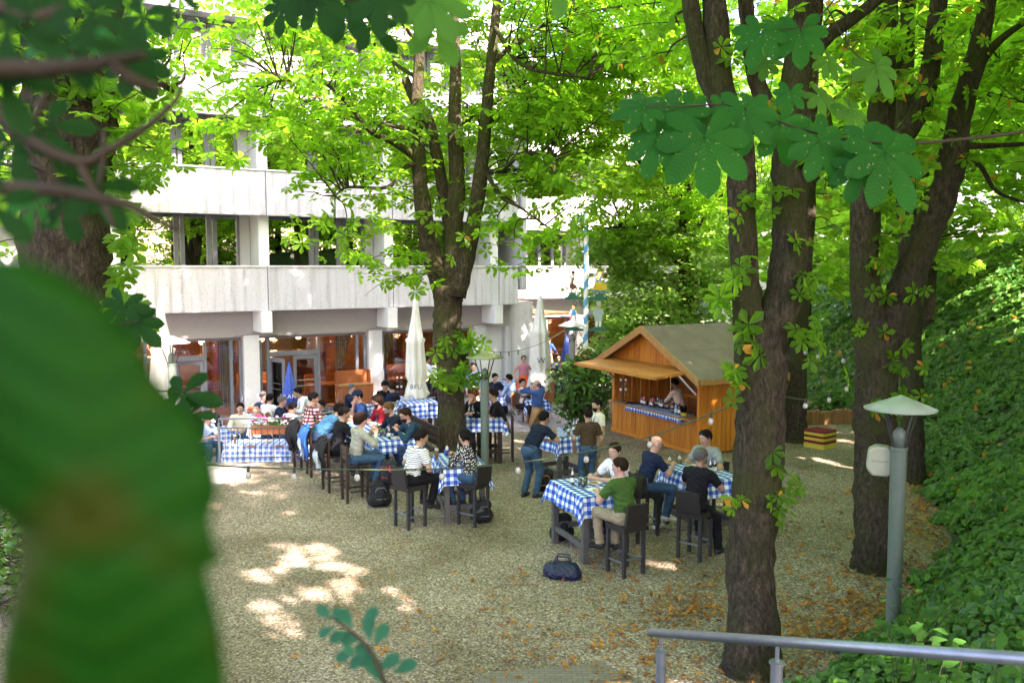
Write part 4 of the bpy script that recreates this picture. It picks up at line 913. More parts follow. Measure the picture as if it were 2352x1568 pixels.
rail_run('steel railing running behind the long table to the mossy trunk', [rail_b+V((.06,.08,0)), (rail_b+rail_c)/2+V((0,.1,0)), rail_c], 1.08, .14)
h0, h1 = AT(1495,1451,4.5), AT(2352,1512,2.75); hd = (h1-h0); t = thing('stair_handrail', 'thick galvanised handrail in the lower right corner', 'railing', tuple(h0))
MB().tube([V((0,0,0)), hd*1.25], .0225, 20).build('handrail', m_steel, t, smooth=True)
for u in (1530, 1806):
    k = (u-1495)/(2352-1495)
    # solve for the point on the rail seen at u
    best = min((abs((h0+hd*s).x/((h0+hd*s).y)-(u-1176)/F), s) for s in np.linspace(0, 1, 400))[1]; p = hd*best
    m = MB(); m.tube([p+V((0,0,-.02)), p+V((0,0,-.10))], .009, 8); m.lathe([(.0,-.10),(.034,-.098),(.034,-.09),(.0,-.086)], 16, tuple(p)); m.lathe([(.026,-1.5),(.026,-.10)], 16, tuple(p)); m.build('post', m_steel, t, smooth=False)
# ---- flower boxes
m_terra = mat('terracotta_wood', (.36,.12,.045), .6, var=.25, scale=6); m_pet = [mat('white_petals', (.80,.80,.76), .6, var=.05), mat('pink_petals', (.62,.05,.26), .6, var=.2, scale=20)]
def planter(label, a, b, z, seed):
    a, b = V(a), V(b); d = (b-a); L_ = d.length; rz = math.atan2(d.y, d.x); c = (a+b)/2; t = thing('flower_box', label, 'flower box', (c.x,c.y,z), rz, 'wooden flower boxes on the railing')
    m = MB(); m.box((0,0,.10), (L_,.22,.20)); n = int(L_/.16)
    for i in range(n): m.box((-L_/2+(i+.5)*L_/n, -.116, .10), (L_/n-.02,.012,.19))
    m.box((0,-.118,.195),(L_+.02,.03,.022)); m.build('box', m_terra, t)
    rg = np.random.default_rng(seed); n = int(L_*70); P_ = np.stack([rg.uniform(-L_/2,L_/2,n), rg.uniform(-.13,.10,n), .20+rg.random(n)*.17], 1)
    v, f = place_leaves(P_, np.array([0,-.2,1])+rg.normal(size=(n,3))*.6, .09, SIMPLE, rg); np_obj('foliage', v, f, [m_shrub], t)
    n = int(L_*16)
    for k, mm in enumerate(m_pet):
        b_ = MB()
        for i in range(n):
            g = int((i/n)*L_/.35)
            if (g+k+seed) % 2: continue
            x = -L_/2+(i+.5)*L_/n; y = rg.uniform(-.13,.06); z_ = .30+rg.random()*.13
            for _ in range(5): b_.lathe([(0,-.022),(.028,0),(.02,.018),(0,.024)], 6, (x+rg.normal()*.035, y+rg.normal()*.03, z_+rg.normal()*.02))
        if b_.v: b_.build('flowers', mm, t, smooth=True)
A_ = G(575,1020); A_ = rail_a.lerp(rail_b,.42); B_ = rail_a.lerp(rail_b,.98)
planter('flower box with white and pink geraniums on the railing at the left', A_+V((0,.16,0)), B_+V((0,.16,0)), .68, 1)
planter('flower box beside the plaid shirted man', rail_b+V((.1,.30,0)), rail_b.lerp(rail_c,.16)+V((0,.24,0)), .68, 4)
planter('flower box with pink and white blooms right before the mossy trunk', rail_b.lerp(rail_c,.70)+V((0,.2,0)), rail_b.lerp(rail_c,.97)+V((0,.2,0)), .62, 2)
# ---- glyphs
_gl = {}
def glyphs(text, size, fn, mb, mi=0, gap=1.0):
    "letters as flat meshes; fn maps (x, y) of the laid out line to 3-D"
    x = 0.0; runs = []
    for ch in text:
        if ch == ' ': x += size*.35; continue
        if ch not in _gl:
            cu = bpy.data.curves.new('letter', 'FONT'); cu.body = ch; o = bpy.data.objects.new('letter', cu); COL.objects.link(o)
            dg = bpy.context.evaluated_depsgraph_get(); me = bpy.data.meshes.new_from_object(o.evaluated_get(dg))
            vs = [tuple(v_.co) for v_ in me.vertices]; fs = [tuple(p.vertices) for p in me.polygons]
            _gl[ch] = (vs, fs, max((v_[0] for v_ in vs), default=.5)); bpy.data.objects.remove(o); bpy.data.curves.remove(cu); bpy.data.meshes.remove(me)
        vs, fs, w_ = _gl[ch]; runs.append((x, vs, fs)); x += (w_+.09)*size*gap
    for x0, vs, fs in runs: mb.add([fn(x0+v_[0]*size-x/2, v_[1]*size) for v_ in vs], fs, mi)
# ---- parasols
m_canvas = mat('white_canvas', (.80,.77,.70), .85, var=.06, bump=.1, bscale=6); m_bluecanvas = mat('blue_canvas', (.05,.10,.42), .8, var=.12); m_bluedk = mat('navy_print', (.02,.03,.12), .8)
def parasol(label, c, z0, zb, zt, r, mc, cat='parasol', text=None, tm=None, band=None, tz=.35, ta=0.0, seed=0, group=None):
    t = thing('parasol', label, cat, (c[0],c[1],z0), 0, group); rr = random.Random(seed)
    MB().lathe([(.30,0),(.30,.06),(.05,.08),(.03,.1),(.03,zt-z0-.03)], 12).build('pole', m_steel, t)
    L_ = zt-zb; prof = [(.02,1.0),(.10,.995),(.17,.985),(.30,.84),(.55,.62),(.72,.60),(.62,.56),(.70,.38),(.78,.24),(.60,.19),(.80,.10),(.95,.02),(.80,.0)] if L_ > 2 else [(.03,1.0),(.12,.98),(.55,.35),(.62,.30),(.66,.22),(.80,.02),(.7,0)]
    vs, n = [], 40
    for rad, k in prof:
        for i in range(n):
            a = 2*pi*i/n; fold = 1+.16*sin(8*a+seed+k*2.0)*min(1, (1.02-k)*3)+.07*sin(5*a+k*9)
            vs.append((r*rad*fold*cos(a), r*rad*fold*sin(a), zb-z0+L_*k+(.05*L_*sin(3*a+seed) if k < .05 else 0)))
    fs = [(i*n+k, (i+1)*n+k, (i+1)*n+(k+1)%n, i*n+(k+1)%n) for i in range(len(prof)-1) for k in range(n)]
    o = MB().add(vs, fs).build('canopy', mc, t, smooth=True)
    MB().lathe([(0,.07),(.03,.04),(.03,0),(0,-.01)], 8, (0,0,zt-z0)).build('finial', mc, t)
    if text:
        m = MB(); rad = r*text[2]
        def f(x, y):
            a = -pi/2+ta+x/rad; return (rad*cos(a), rad*sin(a), zb-z0+L_*tz+y)
        glyphs(text[0], text[1], f, m); m.build('lettering', tm, t)
    if band:
        m = MB(); n2 = 40; vs = []
        for k, (rad, z_) in enumerate(((.80,.03),(.74,.16))):
            for i in range(n2): a = 2*pi*i/n2; vs.append((r*rad*1.18*cos(a), r*rad*1.18*sin(a), zb-z0+L_*z_+.02*sin(6*a)))
        m.add(vs, [(i,(i+1)%n2,n2+(i+1)%n2,n2+i) for i in range(n2)]).build('printed_band', m_canvas, t, smooth=True)
q = AT(955,800,28.3); parasol('tall closed white parasol with dark letters, left of the mossy trunk', q.xy, TZ, .45, 3.70, .40, m_canvas, text=('BFU', .20, 1.05), tm=m_bluedk, tz=.13, ta=.1, seed=1, group='closed white parasols')
q = AT(1240,800,31.9); parasol('tall closed white parasol beside the woman in the orange dress', q.xy, TZ, .42, 3.68, .46, m_canvas, text=('W', .28, .98), tm=m_bluedk, tz=.27, ta=.1, seed=2, group='closed white parasols')
q = AT(372,800,24.9); parasol('closed white parasol at the left behind the white hatted lamp', q.xy, TZ, .45, 3.70, .42, m_canvas, seed=3, group='closed white parasols')
q = AT(665,880,26.6); parasol('small closed blue parasol with white printed hem before the glass doors', q.xy, TZ, .62, 1.80, .30, m_bluecanvas, text=('PAULANER', .17, .93), tm=m_white, tz=.16, ta=.05, seed=4)
q = AT(1302,800,39.0); parasol('closed blue parasol far back beside the white lamp post', q.xy, TZ, .30, 1.80, .38, m_bluecanvas, band=True, seed=5)
# ---- hut
HL, HR = G(1407,988), G(1606,1046); he = (HR-HL); HW = he.length; he.normalize(); HZ = math.atan2(he.y, he.x)
m_plank = None
def plank_mat(name, c1, c2):
    m, t, L, b = newmat(name); tc = node(t, 'ShaderNodeTexCoord'); O = tc.outputs['Object']
    mp = node(t, 'ShaderNodeMapping'); mp.inputs['Scale'].default_value = (1,1,.12); L.new(O, mp.inputs[0])
    n = node(t, 'ShaderNodeTexNoise'); n.inputs['Scale'].default_value = 9; n.inputs['Detail'].default_value = 7; L.new(mp.outputs[0], n.inputs['Vector'])
    g = node(t, 'ShaderNodeNewGeometry'); ad = node(t, 'ShaderNodeMath', operation='MULTIPLY_ADD'); L.new(g.outputs['Random Per Island'], ad.inputs[0]); ad.inputs[1].default_value = .35; L.new(n.outputs[0], ad.inputs[2])
    r = ramp(t, [(.35, c1), (.95, c2)]); L.new(ad.outputs[0], r.inputs[0]); L.new(r.outputs[0], b.inputs['Base Color']); b.inputs['Roughness'].default_value = .5
    bp = node(t, 'ShaderNodeBump'); bp.inputs['Strength'].default_value = .25; bp.inputs['Distance'].default_value = .01; L.new(n.outputs[0], bp.inputs['Height']); L.new(bp.outputs[0], b.inputs['Normal'])
    return m
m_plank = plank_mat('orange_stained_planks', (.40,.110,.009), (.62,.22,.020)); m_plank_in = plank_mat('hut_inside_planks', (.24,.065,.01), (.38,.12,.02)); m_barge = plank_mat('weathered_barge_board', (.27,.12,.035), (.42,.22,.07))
hut = thing('wooden_hut', 'orange wooden market hut with a pitched felt roof and raised serving flap', 'hut', tuple(HL), HZ)
D_ = 2.05; WH = 2.12; CH = .86; RH = 3.06    # x along the counter, y into the hut
def planks(name, x0, x1, y, z0, zt, nrm, n, par=hut, mm=None):
    m = MB()
    for i in range(n):
        a = x0+(x1-x0)*i/n; b = x0+(x1-x0)*(i+1)/n; c = (a+b)/2; w_ = (b-a)-.008
        za, zb_ = (zt(a), zt(b)) if callable(zt) else (zt, zt)
        th = .022 if i % 2 else .028
        if nrm == 'y': m.prism([(a+.009,y,z0),(b-.009,y,z0),(b-.009,y,zb_),(a+.009,y,za)], (0,th,0))
        else: m.prism([(y,a+.009,z0),(y,b-.009,z0),(y,b-.009,zb_),(y,a+.009,za)], (th,0,0))
    return m.build(name, mm or m_plank, par)
planks('front_boards', .09, HW-.09, -.03, .06, CH, 'y', 17)
gz_ = lambda x: WH+.04+(RH-WH)*(1-abs(x-HW/2)/(HW/2))*.98
planks('gable_boards', .02, HW-.02, -.02, WH+.03, gz_, 'y', 15)
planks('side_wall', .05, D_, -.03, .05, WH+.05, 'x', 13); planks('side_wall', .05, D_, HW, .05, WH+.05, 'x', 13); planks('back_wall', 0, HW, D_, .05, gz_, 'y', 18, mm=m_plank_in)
m = MB()
for x in (.045, HW-.045): m.box((x,.03,WH/2), (.10,.10,WH))
m.box((HW/2,.03,WH+.0), (HW-.2,.09,.09)); m.box((HW/2,.0,.05),(HW+.04,.10,.10)); m.box((HW*.42,D_-.06,1.1),(.09,.06,2.1)); m.box((HW/2,D_-.05,1.0),(HW-.1,.06,.07)); m.build('post', m_plank, hut)
MB().box((HW/2,.02,CH+.02), (HW-.19,.50,.04)).build('counter', m_barge, hut)
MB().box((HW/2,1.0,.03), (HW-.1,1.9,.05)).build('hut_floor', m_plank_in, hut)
ov, oe = .42, .48; slope = (RH-WH)/(HW/2)
def roofpt(x, y, up=0): return (x, y, RH-abs(x-HW/2)*slope+up)
m_felt = mat('roofing_felt', (.20,.155,.115), .95, var=.25, scale=2.5, bump=.3, bscale=60)
m = MB()
for s in (-1, 1):
    xe = HW/2+s*(HW/2+oe); a, b, c, d = roofpt(HW/2,-ov,.09), roofpt(xe,-ov,.09), roofpt(xe,D_+ov,.09), roofpt(HW/2,D_+ov,.09)
    m.prism([a,b,c,d] if s > 0 else [d,c,b,a], (0,0,-.05))
    xm = HW/2+s*(HW/2+oe)*.5; m.prism([roofpt(HW/2+s*.01,-ov-.002,.096), roofpt(xm,-ov-.002,.096), roofpt(xm,D_+ov,.096), roofpt(HW/2+s*.01,D_+ov,.096)] if s > 0 else [roofpt(HW/2+s*.01,D_+ov,.096), roofpt(xm,D_+ov,.096), roofpt(xm,-ov-.002,.096), roofpt(HW/2+s*.01,-ov-.002,.096)], (0,0,-.004))
m.build('roof', m_felt, hut)
m = MB()
for s in (-1, 1):
    xe = HW/2+s*(HW/2+oe)
    for y in (-ov-.035, D_+ov+.005): m.prism([roofpt(HW/2,y,.10), roofpt(xe,y,.10), roofpt(xe,y,-.10), roofpt(HW/2,y,-.10)], (0,.03,0))
    m.box((xe,D_/2,WH-oe*slope+.02),(.03,D_+2*ov-.02,.14))
m.build('barge_board', m_barge, hut)
fl = thing('flap', None, None); fl.parent = hut; fl.location = (HW/2,-.06,WH+.02); fl.rotation_euler = (R(5),0,0)
m = MB(); n = 3
for i in range(n): m.box((0,-.22-.43*i,0), (HW-.12,.405,.022))
m.box((-HW/2+.08,-.66,-.035),(.05,1.28,.045)); m.box((HW/2-.08,-.66,-.035),(.05,1.28,.045)); m.box((0,-1.29,-.035),(HW-.24,.05,.045)); m.build('flap_boards', plank_mat('flap_planks', (.38,.13,.016), (.56,.23,.035)), fl)
MB().beam((HW-.14,-.03,1.52),(HW-.14,-.62,2.07),.05,.03).build('strut', m_white, hut)
MB().beam((.14,-.03,1.52),(.14,-.62,2.07),.05,.03).build('strut', m_barge, hut)
MB().box((.9,1.2,1.86),(1.5,.35,.03)).build('shelf', m_barge, hut)
HM = Matrix.Translation(HL) @ Matrix.Rotation(HZ, 4, 'Z')
def hloc(x, y, z): return HM @ V((x, y, z))
c = cloth('gingham runner bunched along the hut counter between bottles', hloc(HW*.55,.06,0).xy, HZ, 1.15, .26, CH+.045, .16, m=m_ging, per=.11, seed=12, flare=.05)
# maypole
m_bw, t_, L__, b_ = newmat('blue_white_spiral'); tc = node(t_, 'ShaderNodeTexCoord'); sx = node(t_, 'ShaderNodeSeparateXYZ'); L__.new(tc.outputs['Object'], sx.inputs[0])
at = node(t_, 'ShaderNodeMath', operation='ARCTAN2'); L__.new(sx.outputs[1], at.inputs[0]); L__.new(sx.outputs[0], at.inputs[1])
k1 = node(t_, 'ShaderNodeMath', operation='MULTIPLY_ADD'); L__.new(at.outputs[0], k1.inputs[0]); k1.inputs[1].default_value = -1/(2*pi); zz = node(t_, 'ShaderNodeMath', operation='MULTIPLY'); L__.new(sx.outputs[2], zz.inputs[0]); zz.inputs[1].default_value = 1.75; L__.new(zz.outputs[0], k1.inputs[2])
fr = node(t_, 'ShaderNodeMath', operation='FRACT'); L__.new(k1.outputs[0], fr.inputs[0]); r = ramp(t_, [(0, (.10,.36,.66)), (1, (.85,.86,.88))]); r.color_ramp.interpolation = 'CONSTANT'; r.color_ramp.elements[1].position = .45; L__.new(fr.outputs[0], r.inputs[0]); L__.new(r.outputs[0], b_.inputs['Base Color'])
YM = 28.6; mp0 = AT(1345,800,YM); mp_ = thing('maypole', 'blue and white spiral maypole with painted folk figures on green boards', 'maypole', (mp0.x,YM,TZ))
top = AT(1345,484,YM).z-TZ
MB().lathe([(.085,0),(.075,top-.1)], 20).build('pole', m_bw, mp_); MB().lathe([(0,-.1),(.06,-.05),(.07,.02),(.04,.09),(0,.11)], 12, (0,0,top)).build('finial', mat('gold_paint', (.55,.34,.08), .35, metal=.6, var=.1), mp_, smooth=True)
m_gb = mat('dark_green_board', (.01,.13,.10), .5, var=.1); mc_ = {k: mat('figure_'+k, c, .6, var=.1) for k, c in dict(skin=(.62,.36,.22), brown=(.16,.06,.03), cream=(.70,.64,.48), yellow=(.66,.48,.03), blue=(.05,.22,.50), white=(.75,.75,.72), red=(.45,.10,.07), grey=(.35,.45,.48), black=(.02,.02,.02), green=(.01,.13,.10)).items()}
KEYS = list(mc_)
def board(z, w_):
    b = MB()
    for s in (-1, 1):
        pr = [(s*.06,0),(s*w_/2,0),(s*w_/2,.07)]+[(s*(w_/2-.10-.05*i), .10+.13*sin(pi*i/6)) for i in range(7)]+[(s*.12,.07),(s*.06,.07)]
        b.prism([(x,-.03,z+y) for x,y in pr], (0,.06,0))
    b.build('board', m_gb, mp_)
    k = MB()
    for s in (-1, 1):
        for q0 in (.16, .34): k.tube([(s*(q0+.07*cos(t)*(1-t/9)), 0, z-.12+.08*sin(t)*(1-t/9)) for t in np.linspace(0, 6.5, 16)], .009, 5)
        k.tube([(s*.06,0,z-.30),(s*.2,0,z-.02)], .01, 5)
    k.build('bracket', m_dark, mp_)
def figure(x, z, rows, flip=1):
    "painted wooden figure: overlapping thick shapes (colour, outline)"
    b = MB()
    for i, (c, pts) in enumerate(rows): b.prism([(x+flip*px_, -.025-.004*i, z+pz) for px_, pz in pts], (0,.05+.008*i,0), KEYS.index(c))
    b.build('painted_figure', [mc_[k] for k in KEYS], mp_)
ell = lambda cx, cz, a, b, n=10: [(cx+a*cos(2*pi*i/n), cz+b*sin(2*pi*i/n)) for i in range(n)]
zb1 = AT(1345,688,YM).z-TZ; zb2 = AT(1345,760,YM).z-TZ
board(zb1, 1.36); board(zb2, 1.30)
man = [('skin',[(-.06,.10),(-.02,.10),(.02,.30),(-.06,.32)]),('cream',[(-.05,.06),(.06,.05),(.02,.18),(-.05,.18)]),('brown',[(-.10,.30),(.04,.26),(.14,.34),(.10,.40),(-.02,.48),(-.10,.46)]),('skin',[(.10,.30),(.16,.33),(.10,.16),(.04,.14)]),('cream',[(-.10,.45),(.03,.46),(.06,.66),(-.07,.68)]),('brown',[(-.05,.46),(-.01,.46),(.03,.66),(0,.66)]),('skin',ell(.01,.74,.055,.07)),('black',[(-.06,.78),(.08,.78),(.03,.86),(-.03,.85)]),('cream',[(-.09,.62),(-.04,.66),(-.10,.86),(.00,.90),(-.02,.94),(-.15,.90)]),('cream',[(.04,.66),(.05,.60),(.18,.52),(.22,.42),(.18,.42),(.12,.52)])]
woman = [('skin',[(-.04,.08),(0,.08),(.02,.22),(-.03,.22)]),('skin',[(.05,.08),(.09,.10),(.06,.22),(.02,.22)]),('blue',[(-.26,.20),(.22,.16),(.20,.26),(-.20,.28)]),('yellow',[(-.24,.26),(-.10,.50),(.04,.52),(.24,.40),(.24,.26),(.05,.22)]),('blue',[(-.08,.50),(.05,.52),(.07,.66),(-.05,.66)]),('yellow',[(-.10,.58),(-.02,.56),(0,.66),(-.08,.66)]),('skin',ell(.02,.74,.055,.065)),('yellow',[(-.05,.76),(.08,.78),(.05,.83),(-.02,.83)]),('skin',[(.05,.62),(.08,.60),(.15,.86),(.12,.88)]),('skin',[(-.06,.64),(-.10,.62),(-.02,.84),(.01,.82)])]
maid = [('skin',[(-.05,.06),(-.01,.06),(-.01,.2),(-.05,.2)]),('skin',[(.03,.06),(.07,.06),(.06,.2),(.02,.2)]),('red',[(-.14,.18),(.14,.18),(.07,.46),(-.07,.46)]),('white',[(-.07,.20),(.07,.20),(.04,.44),(-.04,.44)]),('blue',[(-.08,.44),(.08,.44),(.09,.62),(-.09,.62)]),('white',[(-.14,.48),(-.08,.62),(-.05,.60),(-.10,.44)]),('white',[(.14,.48),(.08,.62),(.05,.60),(.10,.44)]),('skin',ell(0,.71,.055,.07)),('brown',[(-.07,.70),(-.04,.80),(.04,.80),(.07,.70),(.04,.76),(-.04,.76)])]
cook = [('brown',[(-.08,.04),(-.01,.04),(-.02,.1),(-.08,.1)]),('brown',[(.02,.04),(.09,.04),(.08,.1),(.02,.1)]),('white',[(-.09,.08),(-.02,.08),(-.01,.3),(-.09,.3)]),('white',[(.02,.08),(.09,.08),(.09,.3),(.01,.3)]),('grey',[(-.12,.26),(.12,.26),(.13,.66),(-.13,.66)]),('grey',[(-.18,.46),(-.13,.66),(-.08,.64),(-.10,.44)]),('grey',[(.18,.46),(.13,.66),(.08,.64),(.10,.44)]),('skin',ell(0,.73,.055,.07)),('grey',[(-.06,.78),(.06,.78),(.08,.90),(-.08,.90)])]
figure(-.42, zb1+.06, man); figure(.42, zb1+.06, woman, 1); figure(-.40, zb2+.06, maid); figure(.40, zb2+.06, cook)
rg = np.random.default_rng(5); q = rg.normal(size=(70,3)); q = q/np.linalg.norm(q,axis=1,keepdims=True)*.16+np.array([-.33,0,top-.33]); v, f = place_leaves(q, q-np.array([-.33,0,top-.33]), .09, SIMPLE, rg); np_obj('wreath', v, f, [m_gb], mp_)
MB().tube([(0,0,top-.35),(-.33,0,top-.33)], .012, 6).build('wreath_arm', m_dark, mp_)
sg = AT(1346,822,28.2); t = thing('brewery_sign', 'round white brewery sign with red centre hanging beside the hut flap', 'sign', tuple(sg)); 
MB().lathe([(0,.03),(.36,.03),(.37,0),(.36,-.03),(0,-.03)], 40).build('disc', mat('sign_cream', (.78,.72,.55), .4, var=.04), t, M=Matrix.Rotation(pi/2,4,'X'))
m = MB(); m.lathe([(0,.034),(.22,.034),(.22,.0)], 32, mi=0); m.lathe([(0,.038),(.14,.038),(.14,0)], 24, mi=1); m.lathe([(0,.042),(.07,.042),(.07,0)], 16, mi=2); m.build('emblem', [mat('sign_red', (.55,.03,.03), .4, var=0), mc_['cream'], mat('sign_gold', (.6,.35,.04), .4, var=.1)], t, M=Matrix.Rotation(pi/2,4,'X'))
m = MB(); glyphs('PAULANER', .105, lambda x, y: ((.245+y)*sin(x/.285), -.036, (.245+y)*cos(x/.285)), m); glyphs('MÜNCHEN', .095, lambda x, y: ((.325-y)*sin(x/.285), -.036, -(.325-y)*cos(x/.285)), m); m.build('lettering', m_black, t)
# crates
m_cy = mat('yellow_plastic', (.62,.48,.06), .45, var=.1); m_cr = mat('dark_red_plastic', (.22,.018,.015), .45, var=.15)
cg = G(1883,1026); zc = 0.0
for k, (h, mm, lab) in enumerate(((.13,m_cy,'pale yellow base crate at the bottom of the crate stack'),(.075,m_cr,'dark red glass rack low in the crate stack'),(.075,m_cy,'yellow glass rack in the middle of the crate stack'),(.06,m_cr,'thin dark red rack under the top yellow one'),(.075,m_cy,'upper yellow glass rack beneath the red topmost rack'),(.06,m_cr,'topmost dark red glass rack with open square cells'))):
    t = thing('glass_rack', lab, 'crate', (cg.x,cg.y,zc), R(38), 'glass racks stacked beside the tree'); m = MB(); s = .60
    for a in range(4):
        ca, sa = cos(a*pi/2), sin(a*pi/2); m.box((ca*(s/2-.012), sa*(s/2-.012), h/2), (.024 if a % 2 == 0 else s-.05, .024 if a % 2 else s-.05, h-.006))
    m.box((0,0,.012),(s-.05,s-.05,.012)); m.build('side_panel', mm, t)
    if k >= 4:
        g = MB(); [g.box((-s/2+s*i/6,0,h-.035),(.012,s-.06,.06)) for i in range(1,6)]; [g.box((0,-s/2+s*i/6,h-.036),(s-.06,.012,.058)) for i in range(1,6)]; g.build('grid', mm, t)
    zc += h
# log edging
t = thing('log_edging', 'low palisade of upright orange brown logs at the foot of the bank', 'edging'); m = MB(); rr = random.Random(2)
p0, p1, p2 = G(1838,976), G(1960,972), G(2010,1000)
for a, b, n in ((p0,p1,26),(p1,p2,14)):
    for i in range(n):
        p = a.lerp(b, i/n); h = .42+rr.uniform(-.06,.05); m.lathe([(.055,-.05),(.052,h-.02),(.03,h),(0,h)], 8, (p.x,p.y+rr.uniform(-.02,.02),0))
m.build('logs', plank_mat('log_wood', (.22,.10,.03), (.36,.19,.07)), t)
# bulb strings
m_bulb = mat('milky_bulb', (.34,.34,.28), .25, var=.03); m_cord = mat('green_cord', (.03,.05,.022), .7, var=.1)
def string_light(label, pts, bulbs, sag=0, rad=.0085, br=.032, n=6):
    t = thing('string_light', label, 'string lights', tuple(pts[0]), 0, None); o = V(pts[0])
    s = spline([(*(V(p)-o), rad) for p in pts], n); MB().tube([tuple(q[:3]) for q in s], rad, 6).build('cord', m_cord, t)
    S = s[:, :3]
    for b in bulbs:
        bq = np.array(V(b)-o); j = np.linalg.norm(S-bq, axis=1).argmin(); c = tuple(S[j])
        q = MB(); q.lathe([(0,-.062*br/.042),(br*.55,-.067*br/.042),(br*.86,-.09*br/.042),(br,-.118*br/.042),(br*.86,-.146*br/.042),(br*.5,-.162*br/.042),(0,-.168*br/.042)], 12, c); ob = q.build('bulb', m_bulb, t, smooth=True)
        MB().lathe([(br*.5,.01),(br*.52,-.064*br/.042),(0,-.066*br/.042)], 10, c).build('socket', m_dark, ob)
    return t
YS = lambda u: 9.2+.9*(u-400)/1290
fp = [(240,1040),(520,1070),(820,1078),(1015,1076),(1190,1062),(1347,1037),(1493,1003),(1633,950),(1692,925)]
string_light('green light cord with white bulbs slung across the yard before the tables', [AT(u,v,YS(u)) for u,v in fp], [AT(u,v,YS(u)) for u,v in ((560,1071),(695,1075),(836,1078),(1015,1076),(1186,1062),(1347,1037),(1493,1003),(1633,950))])
string_light('light cord between the thick chestnut and the forked one', [AT(1800,910,10.6), AT(1850,917,12), AT(1905,905,13), AT(1945,880,13.6), AT(1985,850,13.75)], [AT(1850,917,12), AT(1905,905,13), AT(1945,880,13.6)])
string_light('light cord hanging high before the ivy between two trunks', [AT(1835,780,20), AT(1851,795,20), AT(1880,806,20), AT(1938,815,20), AT(1975,812,19.6)], [AT(1851,795,20), AT(1880,806,20), AT(1938,815,20)], br=.05)
string_light('cord of small bulbs strung along the restaurant front', [loc(-3,.8,2.3), loc(1.5,.75,2.0), loc(4.2,.7,2.45), loc(6.6,.7,2.15), loc(8.9,.7,2.5), loc(11,.7,2.1), loc(13.4,.7,2.4)], [loc(x,.72,2.1) for x in (-1.5,0,.9,1.9,2.9,5.1,6.0,6.9,7.8,9.8,10.8,11.8,12.7)], br=.035, rad=.006)
string_light('cord of bulbs from the middle trunk to the white hatted lamp', [AT(1072,790,23), AT(1110,800,24), AT(1150,809,25), AT(1210,800,26), AT(1260,780,27), AT(1312,748,27.6)], [AT(u,v,25) for u,v in ((1100,799),(1152,808),(1213,799),(1262,779))], rad=.007)
string_light('short cord of bulbs sagging below the right fascia', [AT(1160,772,37), AT(1185,782,37.3), AT(1215,774,37.6), AT(1240,780,38), AT(1285,765,38.5)], [AT(u,v,37.5) for u,v in ((1170,776),(1185,782),(1200,778),(1225,777),(1240,780),(1262,774))], rad=.006)
